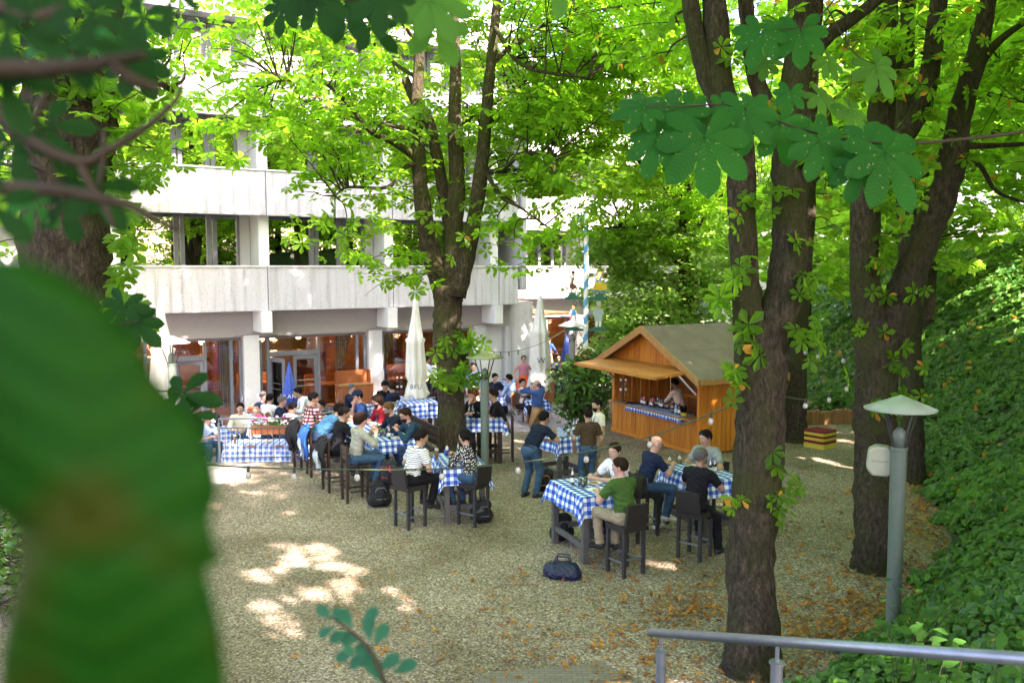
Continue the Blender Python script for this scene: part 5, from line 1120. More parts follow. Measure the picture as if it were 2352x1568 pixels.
# ------------------------------------------------------------------ people: one continuous body surface each, clothes and hair over it
def _smin(a, b, k):
    h = np.clip(.5+.5*(b-a)/k, 0, 1); return b+(a-b)*h-k*h*(1-h)
def surf(prims, vox):
    """surface nets over a smooth union of tapered capsules.
    prim: (a, b, ra, rb, opts) ; opts: k blend, flat=(axis, factor), cuts=[(point, normal)] keeps the side the normal points away from"""
    lo = np.min([np.minimum(np.array(p[0])-p[2], np.array(p[1])-p[3]) for p in prims], 0)-vox*3
    hi = np.max([np.maximum(np.array(p[0])+p[2], np.array(p[1])+p[3]) for p in prims], 0)+vox*3
    n = np.ceil((hi-lo)/vox).astype(int)+1; D = np.full(n, 9.0, np.float32)
    ax_ = [lo[i]+vox*np.arange(n[i]) for i in range(3)]
    for a, b, ra, rb, o in prims:
        a, b = np.array(a, float), np.array(b, float); k = o.get('k', .02); mg = max(ra, rb)+k+vox*2
        i0 = np.maximum(0, ((np.minimum(a, b)-mg-lo)/vox).astype(int)); i1 = np.minimum(n, ((np.maximum(a, b)+mg-lo)/vox).astype(int)+2)
        sl_ = tuple(slice(i0[i], i1[i]) for i in range(3)); X, Y, Z = np.meshgrid(*[ax_[i][sl_[i]] for i in range(3)], indexing='ij')
        ba = b-a; l2 = max(1e-9, (ba*ba).sum()); px_, py_, pz_ = X-a[0], Y-a[1], Z-a[2]
        h = np.clip((px_*ba[0]+py_*ba[1]+pz_*ba[2])/l2, 0, 1); qx, qy, qz = px_-h*ba[0], py_-h*ba[1], pz_-h*ba[2]
        if 'flat' in o:
            f, s = o['flat']; f = np.array(f)/np.linalg.norm(f); d_ = (qx*f[0]+qy*f[1]+qz*f[2])*(s-1); qx, qy, qz = qx+d_*f[0], qy+d_*f[1], qz+d_*f[2]
        d = np.sqrt(qx*qx+qy*qy+qz*qz)-(ra+(rb-ra)*h)
        for c, nn in o.get('cuts', ()):
            nn = np.array(nn, float); nn /= np.linalg.norm(nn); d = np.maximum(d, (X-c[0])*nn[0]+(Y-c[1])*nn[1]+(Z-c[2])*nn[2])
        D[sl_] = np.minimum(D[sl_], d) if o.get('hard') else _smin(D[sl_], d, k)
    S = D < 0; c = [(i, j, k) for i in (0,1) for j in (0,1) for k in (0,1)]
    m = tuple(x-1 for x in n); sub = lambda A, q: A[q[0]:q[0]+m[0], q[1]:q[1]+m[1], q[2]:q[2]+m[2]]
    cnt = sum(sub(S, q).astype(np.int8) for q in c); act = (cnt > 0) & (cnt < 8); idx = np.argwhere(act)
    if not len(idx): return np.zeros((0,3)), np.zeros((0,4), int)
    acc = np.zeros((len(idx), 3)); num = np.zeros(len(idx)); Dc = {q: D[idx[:,0]+q[0], idx[:,1]+q[1], idx[:,2]+q[2]].astype(float) for q in c}
    for q in c:
        for ax2 in range(3):
            if q[ax2]: continue
            r_ = list(q); r_[ax2] = 1; d0, d1 = Dc[q], Dc[tuple(r_)]; cr = (d0 < 0) != (d1 < 0); t = np.where(cr, d0/(d0-d1+1e-12), 0)
            p = np.tile(np.array(q, float), (len(idx), 1)); p[:, ax2] += t; acc[cr] += p[cr]; num[cr] += 1
    verts = lo+vox*(idx+acc/num[:,None]); vid = np.full(m, -1, int); vid[act] = np.arange(len(idx)); faces = []
    for ax2 in range(3):
        u, v = (ax2+1) % 3, (ax2+2) % 3; s0 = [slice(1, m[i]) for i in range(3)]; s0[ax2] = slice(0, m[ax2]); s1 = list(s0); s1[ax2] = slice(1, m[ax2]+1)
        A, B = S[tuple(s0)], S[tuple(s1)]; e = np.argwhere(A != B); fl_ = A[tuple(e.T)]
        base = e.copy(); base[:, u] += 1; base[:, v] += 1
        def g(du, dv):
            z = base.copy(); z[:, u] -= du; z[:, v] -= dv; return vid[tuple(z.T)]
        f = np.stack([g(1,1), g(0,1), g(0,0), g(1,0)], 1); f[~fl_] = f[~fl_][:, ::-1]; faces.append(f)
    F_ = np.concatenate(faces); return verts, F_[(F_ >= 0).all(1)]
def rumple(v, f, amp, wl, seed):
    "folds: push the surface in and out along its normals"
    if not len(v): return v
    a, b, c = v[f[:,0]], v[f[:,1]], v[f[:,2]]; fn = np.cross(b-a, c-a); n = np.zeros_like(v)
    for k in range(4): np.add.at(n, f[:,k], fn)
    n /= np.linalg.norm(n, axis=1, keepdims=True)+1e-9; q = v*(2*pi/wl); ph = seed*1.7
    w_ = np.sin(q[:,0]*.8+1.3*np.sin(q[:,2]*.7+ph)+ph)*np.cos(q[:,2]*.9+1.1*np.sin(q[:,1]*.8+ph))+.6*np.sin(q[:,2]*1.9+q[:,0]*1.2+1.5*np.sin(q[:,1]*1.3+ph))
    return v+n*(amp*w_)[:,None]
_seed = [0]
SK = {k: mat('skin_'+k, tuple(x*.78 for x in c), .5, var=.07, scale=12) for k, c in dict(light=(.60,.36,.26), pink=(.66,.36,.27), tan=(.42,.23,.14), olive=(.50,.29,.18), brown=(.26,.13,.07)).items()}
HR_ = {k: mat('hair_'+k, tuple(x*.5 for x in c), .7, var=.4, scale=40, bump=.5, bscale=70, spec=.12) for k, c in dict(black=(.012,.010,.010), dark=(.018,.011,.008), brown=(.042,.021,.011), blond=(.20,.11,.045), ginger=(.20,.08,.025), grey=(.20,.19,.185), white=(.55,.53,.50)).items()}
m_eye = mat('eye_white', (.75,.73,.70), .3, var=0); m_iris = mat('iris', (.02,.015,.012), .2, var=0); m_lip = mat('lips', (.36,.13,.11), .5, var=0)
def fab(name, c, **kw): return mat('cloth_'+name, c, .88, var=kw.pop('var', .12), scale=5, bump=.25, bscale=kw.pop('bscale', 14), spec=.15)
def stripes():
    m, t, L, b = newmat('striped_jersey'); tc = node(t, 'ShaderNodeTexCoord'); s = node(t, 'ShaderNodeSeparateXYZ'); L.new(tc.outputs['Object'], s.inputs[0])
    k = node(t, 'ShaderNodeMath', operation='MULTIPLY_ADD'); L.new(s.outputs[1], k.inputs[0]); k.inputs[1].default_value = -.25; L.new(s.outputs[2], k.inputs[2])
    q = node(t, 'ShaderNodeMath', operation='MULTIPLY'); L.new(k.outputs[0], q.inputs[0]); q.inputs[1].default_value = 33; f = node(t, 'ShaderNodeMath', operation='FRACT'); L.new(q.outputs[0], f.inputs[0])
    r = ramp(t, [(0, (.72,.72,.70)), (1, (.03,.035,.05))]); r.color_ramp.interpolation = 'CONSTANT'; r.color_ramp.elements[1].position = .66; L.new(f.outputs[0], r.inputs[0]); L.new(r.outputs[0], b.inputs['Base Color']); b.inputs['Roughness'].default_value = .9; return m
def plaid():
    m, t, L, b = newmat('red_white_plaid'); tc = node(t, 'ShaderNodeTexCoord'); s = node(t, 'ShaderNodeSeparateXYZ'); L.new(tc.outputs['Object'], s.inputs[0]); o = []
    for k in (0, 2):
        q = node(t, 'ShaderNodeMath', operation='MULTIPLY'); L.new(s.outputs[k], q.inputs[0]); q.inputs[1].default_value = 14; f = node(t, 'ShaderNodeMath', operation='FRACT'); L.new(q.outputs[0], f.inputs[0]); g = node(t, 'ShaderNodeMath', operation='GREATER_THAN'); L.new(f.outputs[0], g.inputs[0]); g.inputs[1].default_value = .45; o.append(g)
    a = node(t, 'ShaderNodeMath', operation='ADD'); L.new(o[0].outputs[0], a.inputs[0]); L.new(o[1].outputs[0], a.inputs[1]); h = node(t, 'ShaderNodeMath', operation='MULTIPLY'); h.inputs[1].default_value = .5; L.new(a.outputs[0], h.inputs[0])
    r = ramp(t, [(0, (.60,.52,.52)), (.5, (.20,.05,.06)), (1, (.05,.018,.03))]); L.new(h.outputs[0], r.inputs[0]); L.new(r.outputs[0], b.inputs['Base Color']); b.inputs['Roughness'].default_value = .9; return m
def floral():
    m, t, L, b = newmat('black_white_floral'); tc = node(t, 'ShaderNodeTexCoord'); v = node(t, 'ShaderNodeTexVoronoi'); v.inputs['Scale'].default_value = 34; L.new(tc.outputs['Object'], v.inputs['Vector'])
    r = ramp(t, [(.30, (.72,.72,.68)), (.38, (.015,.015,.022))]); L.new(v.outputs['Distance'], r.inputs[0]); L.new(r.outputs[0], b.inputs['Base Color']); b.inputs['Roughness'].default_value = .9; return m
CL = dict(black=fab('black', (.010,.010,.013)), navy=fab('navy', (.012,.020,.050)), dnavy=fab('dark_navy', (.010,.016,.030)), white=fab('white', (.75,.75,.77)), bluej=fab('blue_jacket', (.045,.16,.28)), hoodie=fab('grey_hoodie', (.30,.31,.25)), red=fab('red_shirt', (.26,.012,.02)), blue=fab('mid_blue', (.035,.085,.25)), teal=fab('dark_teal', (.018,.050,.085)), green=fab('olive_green', (.045,.105,.022)), brown=fab('brown', (.060,.038,.020)), cream=fab('cream', (.62,.58,.46)), grey=fab('grey', (.22,.24,.22)), slate=fab('slate', (.035,.05,.05)), lblue=fab('light_blue', (.26,.38,.60)), char=fab('charcoal', (.07,.065,.065)), pink=fab('dirndl_pink', (.50,.20,.24)), orange=fab('orange_skirt', (.75,.13,.05)), denim=fab('denim', (.035,.080,.135), var=.3), dkjean=fab('dark_denim', (.030,.06,.12), var=.2), khaki=fab('khaki', (.30,.24,.15)), tan=fab('tan', (.30,.19,.10)), pale=fab('pale_shirt', (.70,.76,.85)), apron=fab('black_apron', (.012,.011,.013)), sand=fab('sand_shirt', (.62,.45,.32)), stripe=stripes(), plaid=plaid(), floral=floral())
m_shoe = mat('dark_shoe', (.02,.02,.02), .6, var=.2); m_shoew = mat('pale_shoe', (.55,.52,.48), .6, var=.1); m_strap = mat('lanyard_ribbon', (.02,.03,.08), .7, var=0); m_badge = mat('badge_card', (.75,.75,.72), .4, var=0)
GS = 1.13
def person(label, pos, rz, seat=.79, lean=14, twist=0, head=(0,0), hands=None, feet=None, hair=('short','dark'), skin='light', shirt='black', sleeve='short', pants='dkjean', plen='long', shoe=0, extras=(), s=1.0, vox=.014, group=None, by_head=None, roll=0):
    """facing +y before rz; seat None means standing. by_head: (u, v) of the head and the floor height"""
    stand = seat is None; s *= GS if not stand else 1.08; seat0 = seat
    if not stand: seat = seat/s
    hz = .93 if stand else seat+.09
    Lr = R(lean); tw = Matrix.Rotation(R(twist), 3, 'Z'); bend = Matrix.Rotation(-Lr, 3, 'X'); bend2 = Matrix.Rotation(-Lr*.55, 3, 'X')
    P = V((0,0,hz)); T = lambda x, y, z: P + tw @ (bend @ V((x, y, z)))
    u = tw @ (bend @ V((0,0,1))); fwd = tw @ (bend @ V((0,1,0))); rt = tw @ V((1,0,0))
    C, Nk = T(0,.01,.34), T(0,.0,.50)
    Hm = tw @ Matrix.Rotation(R(head[0]), 3, 'Z') @ Matrix.Rotation(-Lr*.45-R(head[1]), 3, 'X') @ Matrix.Rotation(R(roll), 3, 'Y')
    hc = Nk + (tw @ (bend2 @ V((0,.012,.155)))); H = lambda x, y, z: hc + Hm @ V((x, y, z))
    if by_head is not None:
        uu, vv, z0 = by_head; g = G(uu, vv, z0+hc.z*s); off = Matrix.Rotation(rz, 3, 'Z') @ V((hc.x*s, hc.y*s, 0)); pos = V((g.x-off.x, g.y-off.y, z0))
    pos = V((pos[0], pos[1], pos[2] if len(pos) > 2 else 0.0))
    root = thing('person', label, 'person', pos, rz, group); root.scale = (s, s, s)
    sh = [T(-.175,0,.44), T(.175,0,.44)]
    tab = (seat0+.34)/s if not stand else 1.02
    if hands is not None and not stand: hands = tuple((h_[0], h_[1], (h_[2]+.03)/s)+tuple(h_[3:]) for h_ in hands)
    if feet is not None and not stand: feet = tuple((q[0], q[1], max(.075, q[2]/s)) for q in feet)
    if hands is None: hands = ((-.13,.44,tab), (.13,.44,tab))
    def ik(a, t, l1, l2, hint):
        a, t = V(a), V(t); d = t-a; L_ = min(d.length, (l1+l2)*.999); d.normalize(); t = a+d*L_
        x = (l1*l1-l2*l2+L_*L_)/(2*L_); h = math.sqrt(max(0, l1*l1-x*x)); hp = V(hint)-d*V(hint).dot(d); hp.normalize(); return a+d*x+hp*h, t
    arms = []
    for i in (0, 1):
        sx = -1 if i == 0 else 1; h_ = hands[i]; hint = (sx*.8, -.35, -.75) if len(h_) < 4 else h_[3]
        el, wr = ik(sh[i], h_[:3], .285, .25, hint); arms.append((sh[i], el, wr))
    if feet is None: feet = ((-.10,.0,.08), (.10,.03,.08)) if stand else (((-.11,.36,.36), (.11,.33,.33)) if seat0 > .6 else ((-.13,.42,.08), (.12,.36,.08)))
    legs = []
    for i in (0, 1):
        sx = -1 if i == 0 else 1; hp = P+V((sx*.09,0,-.02)); kn, an = ik(hp, feet[i], .44, .43, (sx*.15, 1, .35)); legs.append((hp, kn, an))
    k3 = dict(k=.035); B = []
    # body
    fl_ = dict(k=.04, flat=(tuple(fwd), 1.55))
    B += [(T(0,0,.0), T(0,0,.12), .150, .130, fl_), (T(0,0,.12), T(0,.005,.34), .130, .155, fl_), (T(-.10,0,.42), T(.10,0,.42), .085, .085, dict(k=.05)), (T(0,0,.46), hc-(Hm @ V((0,.0,.05))), .058, .052, dict(k=.03))]
    head_p = [(H(0,-.012,.028), H(0,.012,.032), .092, .088, dict(k=.03, flat=(tuple(Hm @ V((1,0,0))), 1.20))), (H(0,.035,-.02), H(0,.052,-.075), .062, .040, dict(k=.03)), (H(0,.092,.012), H(0,.108,-.022), .010, .015, dict(k=.012)), (H(0,.085,.045), H(0,.085,.043), .02, .02, dict(k=.03))]
    for sx in (-1, 1): head_p.append((H(sx*.078,-.005,.018), H(sx*.082,-.012,-.018), .017, .014, dict(k=.008)))
    B += head_p
    for i, (a, e, w_) in enumerate(arms):
        d = (w_-e).normalized(); B += [(a, e, .052, .040, k3), (e, w_, .041, .027, k3), (w_, w_+d*.075, .030, .036, dict(k=.02))]
    for hp, kn, an in legs: B += [(hp, kn, .080, .055, k3), (kn, an, .053, .036, k3)]
    v, f = surf(B, vox); mb = MB(); mb.add(v.tolist(), f.tolist())
    for i, (a, e, w_) in enumerate(arms):          # five unequal bent fingers on each palm
        d = (w_-e).normalized(); sx = -1 if i == 0 else 1; side = d.cross(V((0,0,1)))
        if side.length < .2: side = V((sx,0,0))
        side.normalize(); side *= -sx; nrm = side.cross(d); nrm = nrm if nrm.z < 0 else -nrm
        p0 = w_+d*.080
        for q, L_ in zip((-.026,-.009,.009,.026), (.062,.078,.074,.066)):
            a0 = p0+side*q; b0 = a0+d*L_*.5+nrm*L_*.12; c0 = b0+d*L_*.32+nrm*L_*.42; mb.tube([a0-d*.02, a0, b0, c0], [.0105,.0105,.0095,.0075], 6)
        t0 = w_+d*.03+side*.028; mb.tube([t0, t0+side*.028+d*.022, t0+side*.034+d*.052+nrm*.012], [.0125,.0115,.009], 6)
    for sx in (-1, 1):
        for (yy, rr, mi) in ((.083,.0135,1),(.0885,.0095,2)):
            c = H(sx*.032, yy, .012); n0 = len(mb.v); mb.lathe([(0,-rr*.75),(rr*.9,-rr*.4),(rr*1.1,0),(rr*.9,rr*.4),(0,rr*.75)], 8, (0,0,0), mi=mi)
            mb.v[n0:] = [tuple(c+Hm @ V(p)) for p in mb.v[n0:]]
    c = H(0,.092,-.052); n0 = len(mb.v); mb.lathe([(0,-.006),(.022,-.003),(.024,0),(.022,.004),(0,.006)], 10, sy=.45, mi=3); mb.v[n0:] = [tuple(c+Hm @ V(p)) for p in mb.v[n0:]]
    mb.build('body', [SK[skin], m_eye, m_iris, m_lip], root, smooth=True)
    # brows
    hairmat = HR_.get(hair[1]) or HR_['dark']
    bw = MB()
    for sx in (-1, 1): bw.tube([H(sx*.018,.094,.034), H(sx*.034,.0925,.040), H(sx*.050,.082,.035)], [.004,.0048,.003], 5)
    # shirt
    t_ = .012; fl2 = dict(k=.05, flat=(tuple(fwd), 1.45), cuts=[(T(0,0,-.055), tuple(-u))]); S_ = []
    S_ += [(T(0,0,-.06), T(0,0,.12), .172, .158, fl2), (T(0,0,.12), T(0,.005,.34), .156, .172, dict(k=.05, flat=(tuple(fwd), 1.45))), (T(-.10,-.005,.42), T(.10,-.005,.42), .092, .092, dict(k=.05)), (T(0,0,.42), T(0,.0,.485), .085, .064, dict(k=.03, cuts=[(T(0,.02,.485), tuple(u*.9+fwd*.35))]))]
    if lean > 22: S_.append((T(0,-.05,.15), T(0,-.05,.34), .12, .12, dict(k=.06)))
    for i, (a, e, w_) in enumerate(arms):
        if sleeve == 'none': continue
        if sleeve == 'long': S_ += [(a, e, .066, .055, dict(k=.04)), (e, w_, .054, .038, dict(k=.03, cuts=[(w_-(w_-e).normalized()*.01, tuple((w_-e).normalized()))]))]
        else:
            fr_ = .72 if sleeve == 'short' else .95; q = V(a).lerp(e, fr_); S_.append((a, q, .070, .066, dict(k=.04, cuts=[(q, tuple((e-a).normalized()))])))
    if 'hood' in extras: S_.append((T(-.07,-.09,.46), T(.07,-.09,.46), .055, .055, dict(k=.04)))
    if 'collar' in extras: S_.append((T(0,-.01,.47), T(0,.0,.52), .070, .066, dict(k=.02, cuts=[(T(0,0,.515), tuple(u+fwd*.4))])))
    _seed[0] += 1; v, f = surf(S_, vox); v = rumple(v, f, .006, .15, _seed[0]); np_obj('shirt', v, f, [CL[shirt]], root, smooth=True)
    # trousers or skirt
    Q = [(T(0,-.005,-.03), T(0,0,.05), .158, .150, dict(k=.05, flat=(tuple(fwd), 1.35), cuts=[(T(0,0,.06), tuple(u))]))]
    if plen == 'skirt': Q.append((P, V((0,.02,.42)), .17, .33, dict(k=.05, cuts=[(V((0,0,.36)), (0,0,-1))])))
    for hp, kn, an in legs:
        if plen == 'short': q = V(hp).lerp(kn, .98) if not stand else kn; Q += [(hp, q, .103, .086, dict(k=.05, cuts=[(q, tuple((kn-hp).normalized()))]))]
        elif plen != 'skirt': dn = (an-kn).normalized(); Q += [(hp, kn, .102, .074, dict(k=.05)), (kn, an, .073, .062, dict(k=.03, cuts=[(an+dn*.01, tuple(dn))]))]
    v, f = surf(Q, vox); v = rumple(v, f, .005, .13, _seed[0]+.5); np_obj('skirt' if plen == 'skirt' else 'trousers', v, f, [CL[pants]], root, smooth=True)
    for i, (hp, kn, an) in enumerate(legs):
        toe = V((.25 if i else -.25, 1, -.18 if (not stand and feet[i][2] > .2) else 0)).normalized() if stand or True else 0
        b0 = an+V((0,0,-.045)); v, f = surf([(b0-toe*.045, b0+toe*.15, .042, .036, dict(k=.02, flat=((0,0,1), 1.15))), (an, b0, .048, .045, dict(k=.02))], .013); np_obj('shoe', v, f, [m_shoew if shoe else m_shoe], root, smooth=True)
    # hair
    hs, Hh = hair[0], []
    nf = tuple(Hm @ V((0,.80,-.60))); nn = tuple(Hm @ V((0,.35,-.94)))
    cut = lambda o_: [(H(0,.052,.052+o_), nf), (H(0,-.06,-.045+o_), nn)]
    if hs in ('short','curly','long','pony','bob','cap','bun'):
        r_ = dict(short=.106, curly=.118, long=.110, pony=.108, bob=.116, cap=.104, bun=.107)[hs]
        Hh.append((H(0,-.020,.035), H(0,.006,.044), r_, r_-.004, dict(k=.02, flat=(tuple(Hm @ V((1,0,0))), 1.14), cuts=cut(-.035 if hs in ('bob','long') else 0))))
        if hs == 'curly': Hh += [(H(x,y,z), H(x,y,z+.002), .034, .034, dict(k=.02)) for x, y, z in ((.05,.04,.11),(-.05,.04,.115),(0,.06,.115),(.06,-.03,.10),(-.06,-.03,.10),(0,-.06,.11),(0,0,.14),(.03,.07,.09),(-.03,.07,.09))]
        if hs in ('long','bob'): Hh += [(H(sx*.075,-.02,.03), H(sx*.075,-.035,-.07 if hs == 'long' else -.04), .036, .030, dict(k=.03)) for sx in (-1,1)]+[(H(0,-.085,.02), H(0,-.08,-.09 if hs == 'long' else -.05), .06, .05, dict(k=.04))]
        if hs == 'pony': Hh += [(H(0,-.115,.02), H(0,-.14,-.10), .034, .04, dict(k=.03)), (H(0,-.14,-.10), H(.01,-.12,-.30), .042, .018, dict(k=.03)), (H(.07,.02,.03), H(.078,-.01,-.04), .026, .018, dict(k=.02)), (H(-.07,.02,.03), H(-.078,-.01,-.04), .026, .018, dict(k=.02))]
        if hs == 'bun': Hh.append((H(0,-.12,.06), H(0,-.125,.06), .045, .045, dict(k=.02)))
    elif hs == 'fringe': Hh.append((H(0,-.012,-.02), H(0,-.02,-.02), .100, .098, dict(k=.02, flat=(tuple(Hm @ V((1,0,0))), 1.14), cuts=[(H(0,.03,.045), tuple(Hm @ V((0,.3,.95)))), (H(0,.01,0), tuple(Hm @ V((0,1,-.2)))), (H(0,-.06,-.05), nn)])))
    if Hh:
        v, f = surf(Hh, min(vox, .012)); v = rumple(v, f, .0055, .045, _seed[0]); n0 = len(bw.v); bw.add(v.tolist(), f.tolist())
    if 'beard' in extras:
        v, f = surf([(H(0,.038,-.050), H(0,.054,-.088), .0625, .044, dict(k=.02, cuts=[(H(0,0,-.060), tuple(Hm @ V((0,-.35,.94))))])), (H(-.02,.098,-.042), H(.02,.098,-.042), .010, .010, dict(k=.02))], .011); bw.add(v.tolist(), f.tolist())
    bw.build('hair', [hairmat], root, smooth=True)
    if hs == 'cap' or 'cap' in extras:
        v, f = surf([(H(0,-.012,.045), H(0,.006,.052), .116, .112, dict(k=.02, flat=(tuple(Hm @ V((1,0,0))), 1.14), cuts=[(H(0,0,.05), tuple(Hm @ V((0,.12,-1))))])), (H(0,.10,.062), H(0,.155,.045), .062, .060, dict(k=.01, flat=(tuple(Hm @ V((0,.2,1))), 7)))], .012); np_obj('cap', v, f, [CL['navy' if 'palecap' not in extras else 'pale']], root, smooth=True)
    if 'shades' in extras:
        m = MB(); [m.lathe([(.0,-.004),(.022,-.003),(.022,.003),(0,.004)], 10, (sx*.03,0,0)) for sx in (-1,1)]; m.v = [tuple(H(*(V((0,.085,.118))+Matrix.Rotation(R(50),3,'X') @ V(p)))) for p in m.v]; m.build('sunglasses', m_dark, root)
    if 'glasses' in extras:
        m = MB()
        for sx in (-1, 1): m.tube([H(sx*.034+.022*cos(t), .106, .012+.018*sin(t)) for t in np.linspace(0, 2*pi, 11)], .003, 4, cap=False); m.tube([H(sx*.056,.105,.016), H(sx*.086,.0,.020)], .003, 4)
        m.tube([H(-.012,.106,.016), H(.012,.106,.016)], .003, 4); m.build('glasses', m_dark, root)
    if 'lanyard' in extras:
        m = MB(); fr2 = T(0,.135,.12)
        for sx in (-1, 1): m.tube([T(sx*.055,-.055,.50), T(sx*.075,.03,.50), T(sx*.065,.115,.40), T(sx*.03,.145,.26), fr2], .009, 5)
        m.tube([T(-.055,-.055,.50), T(.055,-.055,.50)], .006, 5)
        m.build('lanyard', m_strap, root)
        if 'badge' in extras: M_ = Matrix((rt, fwd, u)).transposed(); MB().box(tuple(fr2+fwd*.012-u*.06), (.08,.004,.10), M=M_).build('badge', m_badge, root)
    if 'apron' in extras:
        v, f = surf([(T(0,.03,.10), T(0,.03,-.05), .165, .175, dict(k=.05, flat=(tuple(fwd), 1.3))), (V((0,.05,hz)), V((0,.06,.45)), .19, .21, dict(k=.05, flat=((0,1,0), 1.4), cuts=[(V((0,0,.45)), (0,0,-1))]))], vox); np_obj('apron', v, f, [CL['apron']], root, smooth=True)
    if 'belt' in extras:
        m = MB(); m.tube([T(.168*cos(t), .122*sin(t), -.0) for t in np.linspace(0, 2*pi, 25)], .017, 6, cap=False); m.build('belt', m_black, root)
    if 'phone' in extras: a = arms[1][2]; MB().box(tuple(a+V((0,.06,.05))), (.02,.012,.15)).build('phone', m_black, root)
    return root, (lambda q: root.location + Matrix.Rotation(rz, 3, 'Z') @ (V(q)*s)), arms
def yaw(dx, dy): return math.atan2(-dx, dy)
def bar_sit(label, hd, face, kind=0, stl=None, **kw):
    rz = yaw(*face); r = person(label, None, rz, by_head=(hd[0], hd[1], 0.0), **kw); p = r[0].location
    if stl: stool((p.x, p.y), rz, stl, kind)
    return r
GR = 'guests at the high tables'; GT_ = 'guests on the terrace'
ta = .33
# nearest table
bar_sit('man in an olive green T-shirt seen from behind on the nearest bar stool', (1424,1073), (-.55,.83), stl='dark wicker bar stool under the man in the olive green T-shirt', hair=('short','brown'), skin='pink', shirt='green', pants='khaki', lean=12, head=(38,2), extras=('lanyard',), hands=((-.16,.40,1.16),(.10,.42,1.15)), group=GR, vox=.012, feet=((-.13,.40,.38),(.10,.34,.34)))
bar_sit('smiling man in a white T-shirt reaching over the nearest table', (1411,1037), (-.80,-.60), stl='dark wicker bar stool hidden behind the smiling man in white', hair=('short','brown'), skin='light', shirt='white', pants='dkjean', lean=16, head=(18,4), extras=('lanyard',), hands=((.05,.50,1.16),(.22,.42,1.16)), group=GR, vox=.012)
# right table
bar_sit('bald man with glasses in a navy T-shirt and jeans', (1506,1019), (.93,.34), stl='dark wicker bar stool under the bald man in navy', hair=('none','brown'), skin='pink', shirt='navy', pants='denim', lean=20, head=(-4,6), extras=('glasses',), hands=((-.14,.42,1.16),(.08,.47,1.17)), group=GR, vox=.012, shoe=1, feet=((-.10,.30,.10),(.12,.34,.33)))
bar_sit('grey haired man in black with one foot on the gravel beside the thick chestnut', (1609,1050), (.62,.78), stl='dark wicker bar stool under the grey haired man in black', hair=('short','grey'), skin='tan', shirt='black', pants='black', lean=13, head=(-18,6), extras=('lanyard',), hands=((-.12,.42,1.18),(.12,.40,1.22)), group=GR, vox=.012, feet=((-.10,.33,.34),(.20,.36,.09)))
bar_sit('dark haired man in a pale grey T-shirt with sunglasses pushed up, by the hut corner', (1621,1006), (-.72,-.70), stl='dark wicker bar stool behind the far end of the right table', hair=('short','black'), skin='olive', shirt='grey', pants='dkjean', lean=16, head=(-16,8), extras=('shades','lanyard'), hands=((-.20,.44,1.14),(.20,.40,1.14)), group=GR, vox=.012)
# standing table
r_ = person('man in dark tee and blue jeans bending over the standing table', G(1217,1141), yaw(.75,.66), seat=None, lean=38, head=(-8,-10), hair=('short','black'), skin='tan', shirt='dnavy', pants='denim', extras=('belt',), hands=((-.14,.60,1.0),(.15,.52,1.22)), s=1.0, shoe=0, feet=((-.11,-.05,.08),(.12,.05,.08)), vox=.012)
person('man in brown T-shirt and jeans standing with his back to the camera', None, yaw(-.25,.97), seat=None, lean=4, head=(14,6), hair=('short','dark'), skin='olive', shirt='brown', pants='denim', hands=((-.25,.18,.92),(.22,.10,.88)), by_head=(1350,953,0), vox=.012, s=.95)
person('bearded man in a cream T-shirt and khaki shorts standing before the hut', None, yaw(-.86,-.35), seat=None, lean=3, head=(6,8), hair=('short','black'), skin='olive', shirt='cream', pants='khaki', plen='short', extras=('beard','lanyard'), hands=((-.24,.12,.86),(.24,.08,.84)), by_head=(1371,931,0), vox=.012, s=.97)
# pair at the small table
bar_sit('man in a black and white striped T-shirt looking right', (967,1006), (.72,.70), stl='dark wicker bar stool with a black red backpack hung on it', hair=('short','dark'), skin='olive', shirt='stripe', pants='black', lean=22, head=(-30,4), hands=((-.16,.34,1.02),(.14,.30,.98)), group=GR, vox=.012)
bar_sit('woman with a long dark ponytail in a black and white floral blouse', (1068,1004), (-.80,.60), stl='dark wicker bar stool under the ponytailed woman', hair=('pony','black'), skin='light', shirt='floral', sleeve='long', pants='denim', lean=16, head=(10,4), hands=((-.10,.40,1.16),(.08,.42,1.17)), group=GR, vox=.012, s=.97)
# long table, left row
bar_sit('man in a red plaid shirt at the far end of the long table', (720,916), (.80,.60), kind=1, stl='dark wooden bar stool farthest left at the long table', hair=('short','black'), skin='olive', shirt='plaid', sleeve='long', pants='denim', lean=16, head=(-25,6), group=GR)
bar_sit('man in a blue jacket bent low over the long table', (778,941), (.90,.44), kind=1, stl='dark wooden bar stool with a blue rain jacket over it', hair=('short','dark'), skin='tan', shirt='bluej', sleeve='long', pants='dkjean', lean=44, head=(0,0), group=GR, hands=((-.16,.62,1.12),(.16,.60,1.12)))
bar_sit('man in a black T-shirt between the blue jacket and the grey hoodie', (790,950), (.86,.52), kind=1, stl='dark wooden bar stool with a black and pale grey jacket over it', hair=('short','dark'), skin='olive', shirt='black', pants='black', lean=16, head=(-12,10), group=GR, hands=((-.12,.44,1.14),(.10,.46,1.16)))
bar_sit('person in a pale grey hoodie eating at the near end of the long table', (829,965), (.90,.44), kind=1, stl='dark wooden bar stool under the grey hoodie', hair=('bob','brown'), skin='light', shirt='hoodie', sleeve='long', pants='denim', lean=10, head=(-14,8), extras=('hood',), group=GR, hands=((-.06,.34,1.34),(.08,.36,1.32)), shoe=0)
